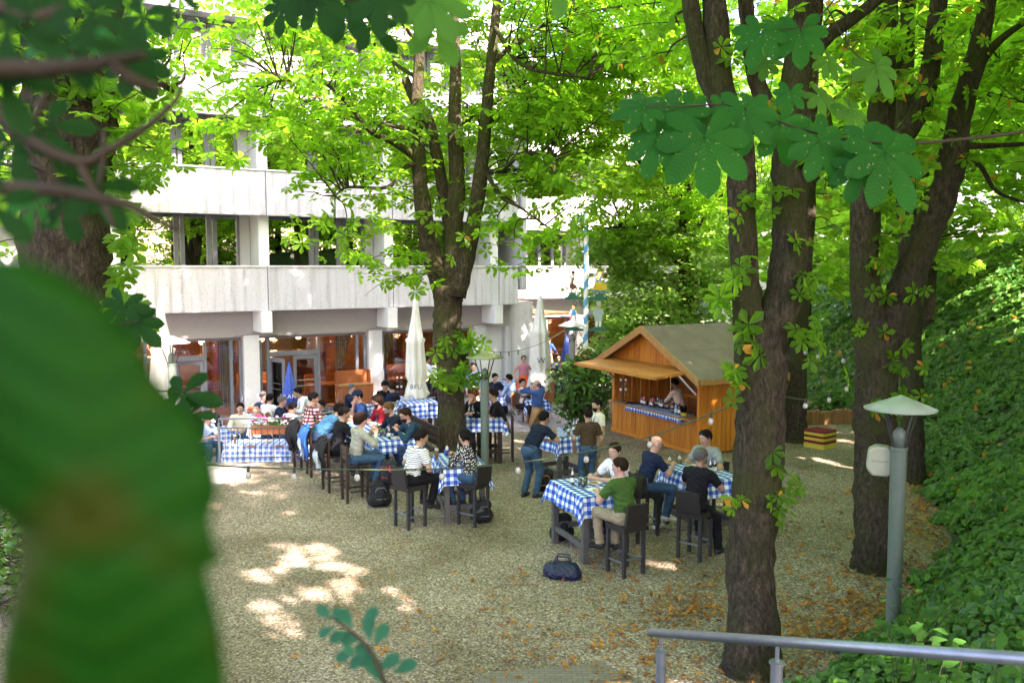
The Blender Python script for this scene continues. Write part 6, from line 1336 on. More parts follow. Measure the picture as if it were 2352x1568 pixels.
# long table, right row on the bench
bench_face = (-.86,-.50)
bar_sit('man in a navy cap and blue shirt holding his chin', (822,911), (-.92,-.36), hair=('cap','dark'), skin='pink', shirt='blue', lean=18, head=(8,8), extras=('glasses',), hands=((-.10,.42,1.14),(-.02,.28,1.40)), group=GR)
bar_sit('bearded man with long brown hair in a dark red shirt', (867,921), (-.88,-.46), hair=('long','brown'), skin='pink', shirt='red', lean=20, head=(4,14), extras=('beard','glasses','lanyard'), group=GR, sleeve='half')
bar_sit('fair haired man with glasses in a dark navy top leaning in', (893,939), (-.88,-.46), hair=('short','blond'), skin='light', shirt='dnavy', sleeve='long', lean=26, head=(0,16), extras=('beard','glasses','lanyard'), group=GR, hands=((-.14,.52,1.13),(.14,.50,1.13)))
bar_sit('grey bearded man with glasses in a dark teal sweater holding a fork', (932,953), (-.88,-.46), hair=('short','brown'), skin='pink', shirt='teal', sleeve='long', lean=26, head=(0,14), extras=('beard','glasses'), group=GR, hands=((-.02,.44,1.22),(.10,.42,1.26)))
# behind the trunk
bar_sit('curly ginger man with glasses in black right of the mossy trunk', (1087,907), (-.55,-.80), kind=1, stl='dark wooden bar stool behind the curly ginger man', hair=('curly','ginger'), skin='pink', shirt='black', sleeve='long', lean=18, head=(-14,10), extras=('beard','glasses','lanyard'), group=GR, hands=((-.12,.42,1.14),(.02,.30,1.38)))
bar_sit('man in a black sweater and khaki shorts right of the lamp post', (1133,908), (-.96,-.05), kind=1, stl='dark wooden bar stool under the man in the black sweater', hair=('short','brown'), skin='light', shirt='black', sleeve='half', pants='khaki', plen='short', lean=20, head=(10,4), group=GR, hands=((-.14,.40,1.14),(.05,.36,1.18)))
# terrace
def low_sit(label, hd, face, ch=None, **kw):
    rz = yaw(*face); kw.setdefault('vox', .018); r = person(label, None, rz, seat=.46, by_head=(hd[0], hd[1], TZ), group=GT_, **kw); p = r[0].location
    if ch: chair((p.x, p.y), rz, ch)
    return r
low_sit('grey bearded man with glasses in a dark green pullover at the left', (486,934), (-.75,-.65), 'varnished chair under the man in the dark green pullover', hair=('short','grey'), skin='pink', shirt='slate', sleeve='long', head=(25,8), extras=('beard','glasses'))
low_sit('man in white with his back turned beside the blurred leaf', (437,934), (.4,.9), None, hair=('short','brown'), skin='pink', shirt='white', sleeve='long', lean=22)
low_sit('man in a pale blue cap bent over his plate by the blurred leaf', (478,962), (.85,-.45), None, hair=('cap','brown'), skin='pink', shirt='lblue', lean=26, extras=('palecap',), head=(0,16))
low_sit('young man in a pale pullover facing the camera behind the railing', (552,938), (.25,-.96), 'varnished chair behind the young man in pale', hair=('short','dark'), skin='light', shirt='cream', sleeve='long', lean=8, head=(0,6))
low_sit('bald guest behind the flower box', (588,944), (.2,.95), None, hair=('none','grey'), skin='pink', shirt='pale', lean=16)
low_sit('grey haired man in dark navy before the white pillar', (605,911), (.75,-.5), 'varnished chair before the white pillar', hair=('short','grey'), skin='pink', shirt='navy', lean=18, head=(0,10))
low_sit('man in a white shirt with dark hair seen from behind left of the blue parasol', (620,916), (.4,.9), 'varnished chair of the white shirted man', hair=('short','dark'), skin='light', shirt='white', sleeve='long', lean=20)
low_sit('greying man in a navy T-shirt in profile below the blue parasol', (648,922), (.95,-.1), 'varnished chair of the greying man in navy', hair=('short','grey'), skin='pink', shirt='navy', lean=14, head=(0,8))
low_sit('man with an undercut in a white shirt behind the railing', (672,937), (.6,.75), None, hair=('short','dark'), skin='light', shirt='white', sleeve='long', lean=26, head=(0,12))
person('waiter in a white shirt bending beside the blue parasol', None, yaw(-.85,-.4), seat=None, lean=40, head=(0,0), hair=('short','black'), skin='tan', shirt='white', sleeve='long', pants='black', by_head=(684,902,TZ), vox=.018, hands=((-.1,.55,1.0),(.15,.5,1.0)))
low_sit('short haired guest between the plaid shirt and the doors', (737,931), (-.7,-.6), 'varnished chair right of the plaid shirt', hair=('short','brown'), skin='pink', shirt='dnavy', lean=12)
low_sit('guest in bright magenta behind the plaid shirt', (752,958), (-.3,.9), None, hair=('short','dark'), skin='light', shirt='pink', lean=20)
low_sit('greying man in navy before the sideboard holding his chin', (807,893), (.92,-.3), 'varnished chair before the sideboard', hair=('short','grey'), skin='pink', shirt='navy', lean=10, hands=((-.1,.40,.80),(.06,.28,1.04)), head=(0,6))
low_sit('dark haired man in a black T-shirt left of the tall white parasol', (884,886), (.5,-.8), 'varnished chair left of the tall parasol', hair=('curly','dark'), skin='tan', shirt='black', lean=16, head=(-10,14))
low_sit('man in navy with a lanyard just left of the tall white parasol', (899,890), (-.7,.45), None, hair=('short','brown'), skin='light', shirt='navy', lean=16, extras=('lanyard',))
low_sit('dark haired guest in pale pink behind the fair haired man', (911,922), (.5,.7), None, hair=('short','black'), skin='light', shirt='white', lean=10)
person('waiter in a pale shirt and navy trousers standing beside the tall parasol', None, yaw(.8,.5), seat=None, lean=4, hair=('short','dark'), skin='tan', shirt='pale', sleeve='long', pants='navy', by_head=(981,826,TZ), vox=.018, hands=((-.2,.25,1.0),(.2,.25,1.0)))
person('bearded waiter in white with a black cap left of the mossy trunk', None, yaw(-.6,-.7), seat=None, lean=4, hair=('short','black'), skin='light', shirt='white', sleeve='long', pants='apron', by_head=(1000,829,TZ), vox=.018, extras=('beard','cap'), hands=((-.2,.25,1.0),(.2,.25,1.0)))
person('guest in a light blue shirt with lanyard standing right of the mossy trunk', None, yaw(.2,-.9), seat=None, lean=3, hair=('short','dark'), skin='pink', shirt='lblue', sleeve='long', pants='khaki', by_head=(1087,843,TZ), vox=.018, extras=('lanyard','badge'), hands=((-.22,.1,.86),(.22,.1,.86)))
low_sit('man in a black pullover with a white lanyard above the lamp post', (1137,867), (.35,-.9), 'varnished chair of the man with the white lanyard', hair=('short','dark'), skin='light', shirt='dnavy', sleeve='long', lean=14, head=(0,14), extras=('lanyard','badge'))
low_sit('man in a light blue shirt and grey trousers seen from behind on the terrace', (1169,869), (-.85,.5), 'varnished chair of the man in the light blue shirt', hair=('short','dark'), skin='light', shirt='lblue', sleeve='long', pants='dkjean', lean=18)
person('woman in a dirndl with a bright orange apron skirt', None, yaw(.1,-.95), seat=None, lean=0, hair=('bun','blond'), skin='pink', shirt='pink', sleeve='none', pants='orange', plen='skirt', by_head=(1203,825,TZ), vox=.016, hands=((-.30,.02,.88),(.28,.05,.92)))
low_sit('man in a brown jacket over a white tee with outstretched arm on the terrace', (1200,880), (.75,-.62), 'varnished chair of the man with outstretched arm', hair=('short','dark'), skin='light', shirt='char', sleeve='long', pants='black', lean=4, head=(-20,4), extras=('lanyard',), hands=((-.25,.22,.56),(.20,.52,.98)), feet=((-.12,.45,.08),(.12,.52,.08)), vox=.016)
person('bald man in a navy jacket holding a phone to his ear', None, yaw(-.6,.75), seat=None, lean=2, head=(25,4), hair=('fringe','grey'), skin='pink', shirt='blue', sleeve='long', pants='tan', by_head=(1234,882,TZ), vox=.016, extras=('phone',), hands=((-.14,.16,1.50),(.12,.16,1.52)))
low_sit('guest with dark hair far back below the blue parasol', (1283,822), (-.1,-.95), None, hair=('short','dark'), skin='pink', shirt='navy', lean=10)
low_sit('bald guest in grey seen from behind at the far table', (1271,848), (.4,.85), 'varnished chair at the far table', hair=('fringe','brown'), skin='pink', shirt='char', sleeve='long', lean=12)
low_sit('laughing man in black with lanyard at the far table', (1289,836), (-.2,-.9), None, hair=('short','blond'), skin='pink', shirt='navy', lean=10, extras=('lanyard','badge'))
person('guest in a blue jacket and tan trousers standing at the far buffet door', None, yaw(.6,.75), seat=None, lean=3, hair=('short','dark'), skin='light', shirt='blue', sleeve='long', pants='tan', pos=None, by_head=(1259,768,TZ), vox=.02) if False else None
pz = AT(1259,800,41.5); person('guest in a blue jacket and tan trousers standing at the far buffet door', (pz.x,41.5,TZ), yaw(.6,.75), seat=None, lean=3, hair=('short','dark'), skin='light', shirt='blue', sleeve='long', pants='tan', vox=.02)
bt = hloc(HW*.64, .50, .055); person('bartender in a sand coloured shirt and black apron inside the hut', tuple(bt), HZ+pi*.62, seat=None, lean=18, head=(0,14), hair=('short','black'), skin='brown', shirt='sand', sleeve='long', pants='black', extras=('apron',), hands=((.02,.52,1.02),(.14,.40,1.02)), s=.92, vox=.013)
# ------------------------------------------------------------------ things on the tables, bags, jackets
m_gbot = glassmat('green_bottle_glass', (.10,.50,.30), .02, .75, .12); m_clear = glassmat('clear_glass', (.93,.96,.97), .02, .92, .10); m_brownb = mat('brown_bottle', (.05,.018,.008), .15, var=0, spec=.6)
m_beer = mat('beer', (.72,.30,.02), .2, var=.05); m_foam = mat('beer_foam', (.85,.80,.70), .8, var=.03); m_spritz = mat('orange_spritz', (.80,.13,.01), .2, var=.1); m_gold = mat('golden_beer', (.62,.40,.04), .2, var=.05); m_food = mat('food', (.50,.28,.10), .7, var=.5, scale=30); m_lab = mat('paper_label', (.70,.70,.66), .6, var=.03)
PROTO = {}
def proto(key):
    if key in PROTO: return PROTO[key]
    t = thing(key, '', None); c = (0,0,0)
    if key == 'water_bottle':
        MB().lathe([(.0,.0),(.036,.002),(.037,.16),(.030,.20),(.015,.245),(.0145,.285),(.0,.285)], 12).build('glass', m_gbot, t, smooth=True); MB().lathe([(.016,.27),(.017,.292),(0,.293)], 10).build('cap', m_steel, t); MB().lathe([(.0378,.06),(.0378,.13)], 12).build('label', m_lab, t)
    elif key == 'drinking_glass':
        MB().lathe([(.030,.002),(.038,.13),(.035,.13),(.028,.010),(0,.010)], 12).build('glass', m_clear, t, smooth=True); MB().lathe([(0,.012),(.028,.012),(.030,.03),(0,.03)], 10).build('drink', m_clear, t)
    elif key == 'wheat_beer':
        MB().lathe([(.034,0),(.028,.02),(.030,.07),(.042,.18),(.040,.24)], 14).build('glass', m_clear, t, smooth=True); MB().lathe([(0,.012),(.026,.014),(.028,.07),(.038,.175),(0,.175)], 14).build('beer', m_beer, t, smooth=True); MB().lathe([(.038,.176),(.037,.205),(0,.215)], 14).build('foam', m_foam, t, smooth=True)
    elif key == 'beer_mug':
        MB().lathe([(.038,0),(.040,.15),(.037,.15)], 14).build('glass', m_clear, t, smooth=True); MB().lathe([(0,.01),(.034,.01),(.035,.085),(0,.085)], 14).build('beer', m_gold, t); MB().lathe([(.035,.086),(.035,.10),(0,.104)], 14).build('foam', m_foam, t)
    elif key == 'spritz_glass':
        MB().lathe([(.035,0),(.006,.008),(.005,.09),(.036,.13),(.046,.17),(.040,.21)], 14).build('glass', m_clear, t, smooth=True); MB().lathe([(0,.10),(.034,.13),(.042,.165),(0,.165)], 14).build('drink', m_spritz, t, smooth=True)
    elif key == 'plate':
        MB().lathe([(0,.004),(.09,.004),(.135,.022),(.137,.019),(.09,0),(0,0)], 24).build('dish', m_ceram, t, smooth=True)
        m = MB(); [m.lathe([(0,0),(.02,.004),(.014,.014),(0,.018)], 7, (random.uniform(-.05,.05), random.uniform(-.05,.05), .005), sx=random.uniform(.8,1.7)) for _ in range(11)]; m.build('food', m_food, t, smooth=True)
    elif key == 'liqueur_bottle':
        MB().lathe([(0,0),(.038,.002),(.038,.17),(.016,.22),(.015,.29),(0,.29)], 12).build('glass', m_brownb, t, smooth=True); MB().lathe([(.0388,.05),(.0388,.13)], 12).build('label', m_lab, t)
    elif key == 'red_bottle':
        MB().lathe([(0,0),(.038,.002),(.038,.19),(.016,.24),(.015,.30),(0,.30)], 12).build('glass', mat('red_liquid', (.45,.02,.012), .12, var=0, spec=.6), t, smooth=True); MB().lathe([(.0388,.05),(.0388,.12)], 12).build('label', m_lab, t)
    elif key == 'blue_bottle':
        MB().lathe([(0,0),(.036,.002),(.036,.20),(.016,.24),(.016,.29),(0,.29)], 12).build('glass', mat('blue_glass', (.10,.35,.55), .1, var=0, spec=.6), t, smooth=True); MB().lathe([(.0368,.05),(.0368,.14)], 12).build('label', m_lab, t)
    elif key == 'napkin_cup':
        MB().lathe([(.045,0),(.055,.11),(.05,.11),(.04,.01)], 14).build('cup', mat('dark_blue_enamel', (.02,.06,.25), .3, var=.05), t, smooth=True); m = MB(); [m.prism([(-.03+.012*k,-.01*k,.05),(.03+.006*k,-.01*k,.05),(.02,-.012*k,.16+.01*k),(-.02,-.012*k,.17-.01*k)], (0,.003,0)) for k in range(4)]; m.build('napkins', m_lab, t)
    PROTO[key] = [t, False]; return PROTO[key]
def put(key, p, label, cat, rz=0, group=None):
    pr = proto(key)
    if not pr[1]: pr[1] = True; o = pr[0]; o.location = tuple(p); o.rotation_euler = (0,0,rz)
    else: o = dup(pr[0], tuple(p), rz)
    o['label'] = label; o['category'] = cat
    if group: o['group'] = group
    return o
def on(key, x, y):
    c, rz, a, b = TAB[key]; q = Matrix.Rotation(rz, 3, 'Z') @ V((x,y,0)); return (c.x+q.x, c.y+q.y, c.z+.003)
def onpx(key, u, v): z = TAB[key][0].z+.003; return tuple(G(u, v, z))
LBL = {'water_bottle':('bottle',), 'drinking_glass':('glass',), 'plate':('plate',), 'beer_mug':('beer glass',), 'wheat_beer':('beer glass',), 'spritz_glass':('glass',), 'napkin_cup':('cup',)}
for key, tab, u, v, lab, grp in (
  ('water_bottle','front',1394-2,1184/1.0*0+1105,'green mineral water bottle on the nearest table',None),
  ('drinking_glass','front',1332,1116,'empty drinking glass on the nearest table','empty glasses on the nearest table'), ('drinking_glass','front',1340,1121,'empty drinking glass on the nearest table','empty glasses on the nearest table'), ('drinking_glass','front',1345,1113,'empty drinking glass on the nearest table','empty glasses on the nearest table'),
  ('plate','front',1366,1110,'plate with food in front of the smiling man in white',None), ('plate','front',1367,1126,'plate of leftovers in front of the olive green shirt',None),
  ('beer_mug','right',1538,1066,'nearly empty beer glass beside the bald man',None), ('beer_mug','right',1561,1063,'half full beer glass in the middle of the right table',None), ('water_bottle','right',1631,1090,'green bottle beside the grey haired man in black','green bottles on the right table'), ('water_bottle','right',1641,1088,'green bottle beside the grey haired man in black','green bottles on the right table'), ('plate','right',1590,1072,'empty plate before the man with sunglasses',None),
  ('beer_mug','standing',1306,999,'golden beer on the standing table',None), ('water_bottle','standing',1318,992,'green bottle on the standing table beside the golden beer','green bottles on the standing table'), ('water_bottle','standing',1324,990,'green bottle on the standing table beside the golden beer','green bottles on the standing table'), ('drinking_glass','standing',1296,990,'clear glass on the standing table','clear glasses on the standing table'), ('drinking_glass','standing',1301,987,'clear glass on the standing table','clear glasses on the standing table'),
  ('wheat_beer','pair',1003,1056,'tall amber wheat beer before the striped shirt man',None), ('spritz_glass','pair',1036,1061,'orange spritz in a stemmed glass before the woman',None), ('water_bottle','pair',1053,1049,'tall green bottle beside the orange spritz',None), ('napkin_cup','pair',1026,1045,'dark blue cup of napkins behind the orange spritz',None),
  ('water_bottle','long',894,1007,'green bottle near the white plate on the long table',None), ('water_bottle','long',866,997,'green bottle in the middle of the long table',None), ('drinking_glass','long',876,1001,'drinking glass on the long table','drinking glasses on the long table'), ('drinking_glass','long',880,998,'drinking glass on the long table','drinking glasses on the long table'), ('drinking_glass','long',884,1002,'drinking glass on the long table','drinking glasses on the long table'), ('drinking_glass','long',872,994,'drinking glass on the long table','drinking glasses on the long table'), ('drinking_glass','long',860,1002,'drinking glass on the long table','drinking glasses on the long table'), ('plate','long',916,1006,'white plate before the man in the dark teal sweater',None), ('plate','long',830,972,'plate halfway down the long table',None),
  ('water_bottle','tree',1078,958,'green bottle right of the mossy trunk','green bottles right of the mossy trunk'), ('water_bottle','tree',1086,957,'green bottle right of the mossy trunk','green bottles right of the mossy trunk'), ('water_bottle','tree',1082,953,'green bottle right of the mossy trunk','green bottles right of the mossy trunk'), ('drinking_glass','tree',1072,952,'glass right of the mossy trunk','glasses right of the mossy trunk'), ('drinking_glass','tree',1098,956,'glass right of the mossy trunk','glasses right of the mossy trunk')):
    if key == 'water_bottle' and tab == 'front': u, v = 1315, 1114
    put(key, onpx(tab, u, v), lab, LBL[key][0], random.uniform(0,6), grp)
# terrace tables
def ttable(label, clab, c, rz, a, b, seed, drop=.5, m=None, things=()):
    bar_table(label, c, rz, a, b, .74, m=m_chairwood, leg=.03, z0=TZ); cloth(clab, c, rz, a, b, .74+TZ, drop, m=m or m_ging2, seed=seed)
    for k, dx, dy, lab in things:
        q = Matrix.Rotation(rz, 3, 'Z') @ V((dx,dy,0)); put(k, (c[0]+q.x, c[1]+q.y, .74+TZ+.014), lab, LBL[k][0])
q = (rail_a+rail_b)/2; ttable('terrace table right behind the railing', 'pale blue gingham cloth hanging low behind the railing', (q.x+.05,q.y+.85), .0, .95, .42, 21, .52, things=(('wheat_beer',-.75,-.2,'amber beer on the terrace table behind the railing post'),('wheat_beer',-.45,.25,'second amber beer on the terrace table, nearer the flower box'),('plate',0,0,'plate on the terrace table behind the flower box')))
q = G(640,985,TZ); ttable('terrace table before the blue parasol', 'gingham cloth below the blue parasol', (q.x,26.3), .1, .8, .4, 22, .3, things=(('wheat_beer',.4,0,'amber beer below the blue parasol'),('water_bottle',.55,.1,'green bottle below the blue parasol')))
q = G(850,940,TZ); ttable('terrace table before the sideboard', 'gingham cloth before the sideboard', (-4.3,27.9), .2, .7, .4, 23, .3, things=(('drinking_glass',-.1,.1,'glass on the table before the sideboard'),('water_bottle',.2,0,'bottle on the table before the sideboard')))
ttable('round cornered terrace table left of the tall parasol', 'blue gingham cloth left of the tall parasol', (-3.55,29.6), .3, .5, .4, 24, .5)
ttable('terrace table of the man with the white lanyard', 'gingham cloth before the man with the white lanyard', (-.25,30.9), .3, .5, .4, 25, .4, things=(('drinking_glass',0,-.1,'glass before the man with the white lanyard'),))
ttable('small folding table beside the outstretched arm', 'gingham cloth at the knees of the man with outstretched arm', (.72,29.2), .35, .36, .30, 26, .34, m=m_ging, things=(('water_bottle',0,.1,'green bottle on the small folding table'),))
ttable('terrace table at the left hidden by the blurred leaf', 'pale gingham cloth at the left by the blurred leaf', (-8.1,23.9), .4, .6, .4, 27, .4)
ttable('far terrace table below the second blue parasol', 'gingham cloth of the far table', (2.0,34.9), .2, .6, .4, 28, .4)
ttable('buffet table by the ribbed wall', 'gingham cloth reaching the floor of the buffet table by the ribbed wall', (-.15,33.6), .5, .5, .42, 29, .72, m=m_ging)
MB_ = MB(); MB_.lathe([(.0,.02),(.10,.02),(.22,.12),(.215,.13),(.09,.04),(0,.04)], 20); t = MB_.build('bowl', m_clear, smooth=True); t.location = (-.15,33.6,.75+TZ+.01); tag(t, 'glass bowl on the buffet table by the ribbed wall', 'bowl')
for u, v, fx, fy, lab in ((1250,925,-.6,.7,'varnished chair back standing alone right of the phone man'),(1258,880,.5,.8,'varnished chair with a bright back near the laurel shrub'),(540,1000,.2,-.9,'varnished chair behind the railing post'),(765,925,-.9,.2,'varnished chair with red back before the glass doors'),(790,930,.9,.2,'varnished chair with red back left of the sideboard man'),(445,975,.4,.8,'varnished chair beside the blurred leaf')):
    q = G(u, v, TZ+.5); chair((q.x,q.y), yaw(fx,fy), lab)
# glass racks of candle holders on the counter and by the parasol
def candle_tree(label, p, h):
    t = thing('glass_stand', label, 'stand', tuple(p)); MB().tube([(0,0,0),(0,0,h)], .012, 6).build('stem', m_dark, t); MB().lathe([(.07,0),(.07,.012),(0,.012)], 12).build('foot', m_dark, t)
    for k in range(4):
        for s in (-1, 1):
            z = h*(.28+.22*k); MB().lathe([(.03,0),(.034,.06),(.031,.06),(.027,.01)], 8, (s*.07,0,z)).build('glass_cup', m_ceram if k % 2 else m_clear, t); 
    return t
candle_tree('tiered glass stand at the left end of the hut counter', hloc(.45,.05,CH+.045), .62); q = loc(8.6,-.6); candle_tree('tiered glass stand on the table left of the tall parasol', (-3.75,29.5,.75+TZ), .7); candle_tree('second tiered glass stand closer to the tall parasol', (-3.25,29.7,.75+TZ), .66)
t = thing('tray', 'round black tray on the hut counter', 'tray', tuple(hloc(.95,.05,CH+.05))); MB().lathe([(0,.0),(.20,.0),(.21,.02),(.205,.02),(.195,.006),(0,.006)], 20).build('dish', m_black, t)
rb = random.Random(4)
for i in range(9): put(('liqueur_bottle','red_bottle','drinking_glass','liqueur_bottle')[i % 4], hloc(1.3+.09*i+rb.uniform(-.02,.02), .15+rb.uniform(-.07,.10), CH+.06), 'bottle or glass crowded on the hut counter behind the runner', 'bottle', group='bottles on the hut counter')
for i in range(10): put(('liqueur_bottle','water_bottle','red_bottle')[i % 3], hloc(1.2+.10*i+rb.uniform(-.02,.02), .62+rb.uniform(-.05,.05), CH-.02), 'bottle standing on the back bar inside the hut', 'bottle', group='bottles on the back bar')
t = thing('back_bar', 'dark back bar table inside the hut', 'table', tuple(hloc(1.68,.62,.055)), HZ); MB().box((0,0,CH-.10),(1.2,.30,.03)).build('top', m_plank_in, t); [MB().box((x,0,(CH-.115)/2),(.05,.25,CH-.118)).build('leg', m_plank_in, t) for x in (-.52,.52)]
for k, x in (('blue_bottle',2.95),('liqueur_bottle',3.08),('drinking_glass',2.86),('drinking_glass',2.80)): put(k, hloc(x,-.02,CH+.055), {'blue_bottle':'pale blue bottle at the right end of the hut counter','liqueur_bottle':'brown labelled bottle right of the pale blue one'}.get(k,'small glass beside the pale blue bottle'), 'bottle' if 'b' in k[:2] or k[0]=='l' else 'glass', group='small glasses at the right of the counter' if k == 'drinking_glass' else None)
t = thing('snack_bowl', 'yellow bowl of snacks on the right of the hut counter', 'bowl', tuple(hloc(3.25,.0,CH+.045))); MB().lathe([(.05,0),(.10,.07),(.095,.07),(.045,.01)], 14).build('dish', m_gold, t, smooth=True)
# bags
m_navybag = mat('navy_nylon', (.006,.011,.040), .45, var=.2, bump=.3, bscale=8); m_greybag = mat('grey_nylon', (.16,.17,.18), .6, var=.15); m_redtrim = mat('red_trim', (.65,.02,.015), .5, var=.05); m_bluejk = mat('bright_blue_nylon', (.02,.14,.52), .5, var=.25, bump=.5, bscale=7); m_paleblue = mat('pale_lining', (.45,.52,.52), .7, var=.12, bump=.3, bscale=8)
def backpack(label, p, rz, mm, trim, lean=0, s=1.0, z=0.0):
    t = thing('backpack', label, 'backpack', (p[0],p[1],z), rz); t.rotation_euler = (R(lean), 0, rz); t.scale = (s,s,s)
    v, f = surf([((-.08,0,.14),(.08,0,.14),.14,.14,dict(k=.06,flat=((0,1,0),1.35))), ((-.06,0,.36),(.06,0,.36),.12,.12,dict(k=.08,flat=((0,1,0),1.4))), ((0,-.10,.16),(0,-.10,.28),.10,.09,dict(k=.04,flat=((0,1,0),1.5)))], .014); v = rumple(v, f, .006, .12, p[0]); np_obj('bag', v, f, [mm], t, smooth=True)
    m = MB(); m.tube([(-.05,.03,.46),(-.04,.03,.53),(.04,.03,.53),(.05,.03,.46)], .012, 6); 
    for sx in (-1,1): m.tube([(sx*.07,.09,.42),(sx*.09,.15,.32),(sx*.10,.14,.18),(sx*.11,.08,.06)], .018, 6)
    m.build('strap', mm, t)
    m = MB(); m.tube([(-.10,-.12,.30),(-.06,-.155,.37),(.06,-.155,.37),(.10,-.12,.30)], .007, 5); m.tube([(-.085,-.16,.17),(.085,-.16,.17)], .006, 5); m.build('zip', trim, t)
    if trim is m_redtrim: MB().box((.10,-.11,.34),(.03,.03,.12)).build('patch', m_redtrim, t)
    return t
q = G(872,1163); backpack('black and grey backpack standing on the gravel behind the striped shirt', (q.x,q.y), R(20), m_black, m_greybag, s=1.12)
q = G(905,1150); backpack('black backpack with red trim hanging from the striped shirt man stool', (q.x-.02,q.y-.38), R(-35), m_black, m_redtrim, z=.42, s=1.05)
q = G(1290,1240); backpack('black backpack under the nearest table', (q.x,q.y), R(10), m_black, m_greybag)
q = G(1252,1128); backpack('dark backpack with an orange strap under the standing table', (q.x,q.y), R(0), m_black, mat('orange_trim', (.75,.25,.02), .5, var=.05))
WHITE_STOOL = next(o for o in sc.objects if o.get('label') == 'dark wicker bar stool hidden behind the smiling man in white'); q = WHITE_STOOL.location+Matrix.Rotation(WHITE_STOOL.rotation_euler.z, 3, 'Z') @ V((0,-.40,0)); backpack('black backpack hung behind the smiling man in white', (q.x,q.y), WHITE_STOOL.rotation_euler.z, m_black, m_greybag, z=.72, s=.9)
q = G(1108,1212); backpack('black backpack leaning below the ponytailed woman', (q.x,q.y+.35), R(15), m_black, m_greybag, s=.9)
q = G(1293,1325); t = thing('sports_bag', 'dark navy sports bag lying on the gravel before the nearest table', 'bag', (q.x,q.y,0), R(-14))
v, f = surf([((-.19,.02,.10),(.15,0,.13),.12,.105,dict(k=.06)), ((-.12,-.08,.07),(.17,-.07,.07),.09,.085,dict(k=.06)), ((-.05,.03,.17),(.07,.02,.18),.07,.06,dict(k=.05)), ((.20,-.02,.09),(.24,-.03,.08),.09,.06,dict(k=.05))], .014); v = rumple(v, f, .008, .11, 3); np_obj('bag', v, f, [m_navybag], t, smooth=True)
m = MB(); [m.tube([(-.12+.02*s,s*.05,.22),(-.09,s*.06,.34),(.09,s*.06,.34),(.12,s*.05,.22)], .012, 6) for s in (-1,1)]; m.tube([(-.26,0,.12),(-.30,-.06,.03),(.05,-.16,.015),(.30,-.10,.02)], .010, 6); m.build('strap', m_navybag, t); MB().tube([(-.2,0,.247),(.2,0,.247)], .006, 5).build('zip', m_dark, t)
# jackets over the stools
def drape(label, p, rz, mm, inner, w_=.46, top=1.13, bottom=.45, z=0, split=.5):
    t = thing('jacket', label, 'jacket', (p[0],p[1],z), rz); rr = random.Random(int(p[0]*77)); n, mrow = 18, 14
    for side, mat_, nm in ((0, mm, 'outer'), (1, inner, 'lining')):
        vs = []
        for j in range(mrow+1):
            for i in range(n+1):
                k = i/n-.5; q = j/mrow; zz = top-(top-bottom)*q+.05*cos(k*6)*q; yy = -.27-.10*sin(pi*min(1, q*1.3))-.05*q+.028*sin(k*17+q*3+side)+.02*sin(k*31+side*2); wd = w_*(.82+.40*sin(pi*min(1,q*.9)))
                if side: wd *= .55; yy -= .03; zz -= .18*(1-q); k -= .22
                vs.append((k*wd, yy, zz))
        fs = [(j*(n+1)+i, (j+1)*(n+1)+i, (j+1)*(n+1)+i+1, j*(n+1)+i+1) for j in range(mrow) for i in range(n)]
        o = MB().add(vs, fs).build(nm, mat_, t, smooth=True); md = o.modifiers.new('s', 'SOLIDIFY'); md.thickness = .02
    MB().tube([(-w_*.36,-.27,top-.01),(0,-.22,top+.03),(w_*.36,-.27,top-.01)], [.03,.04,.03], 8).build('collar', mm, t, smooth=True)
    return t
def stool_of(lbl):
    for o in sc.objects:
        if o.get('label') == lbl: return o
for lbl, lab, mm, inn in (('dark wooden bar stool with a blue rain jacket over it', 'bright blue rain jacket with pale lining hung over a bar stool', m_bluejk, m_paleblue), ('dark wooden bar stool with a black and pale grey jacket over it', 'black jacket with pale grey lining hung over a bar stool', m_black, m_paleblue), ('dark wooden bar stool farthest left at the long table', 'black jacket hung over the farthest left bar stool', m_black, m_black)):
    o = stool_of(lbl); drape(lab, o.location, o.rotation_euler.z, mm, inn)
q = rail_b; t = thing('number_card', 'small white card with a number on the railing post', 'card', (q.x+.10,q.y+.02,.62), R(-12)); MB().box((0,0,0),(.13,.006,.17)).build('card', m_lab, t); m = MB(); glyphs('55', .11, lambda x, y: (x, -.005, y-.04), m); m.build('lettering', m_black, t)
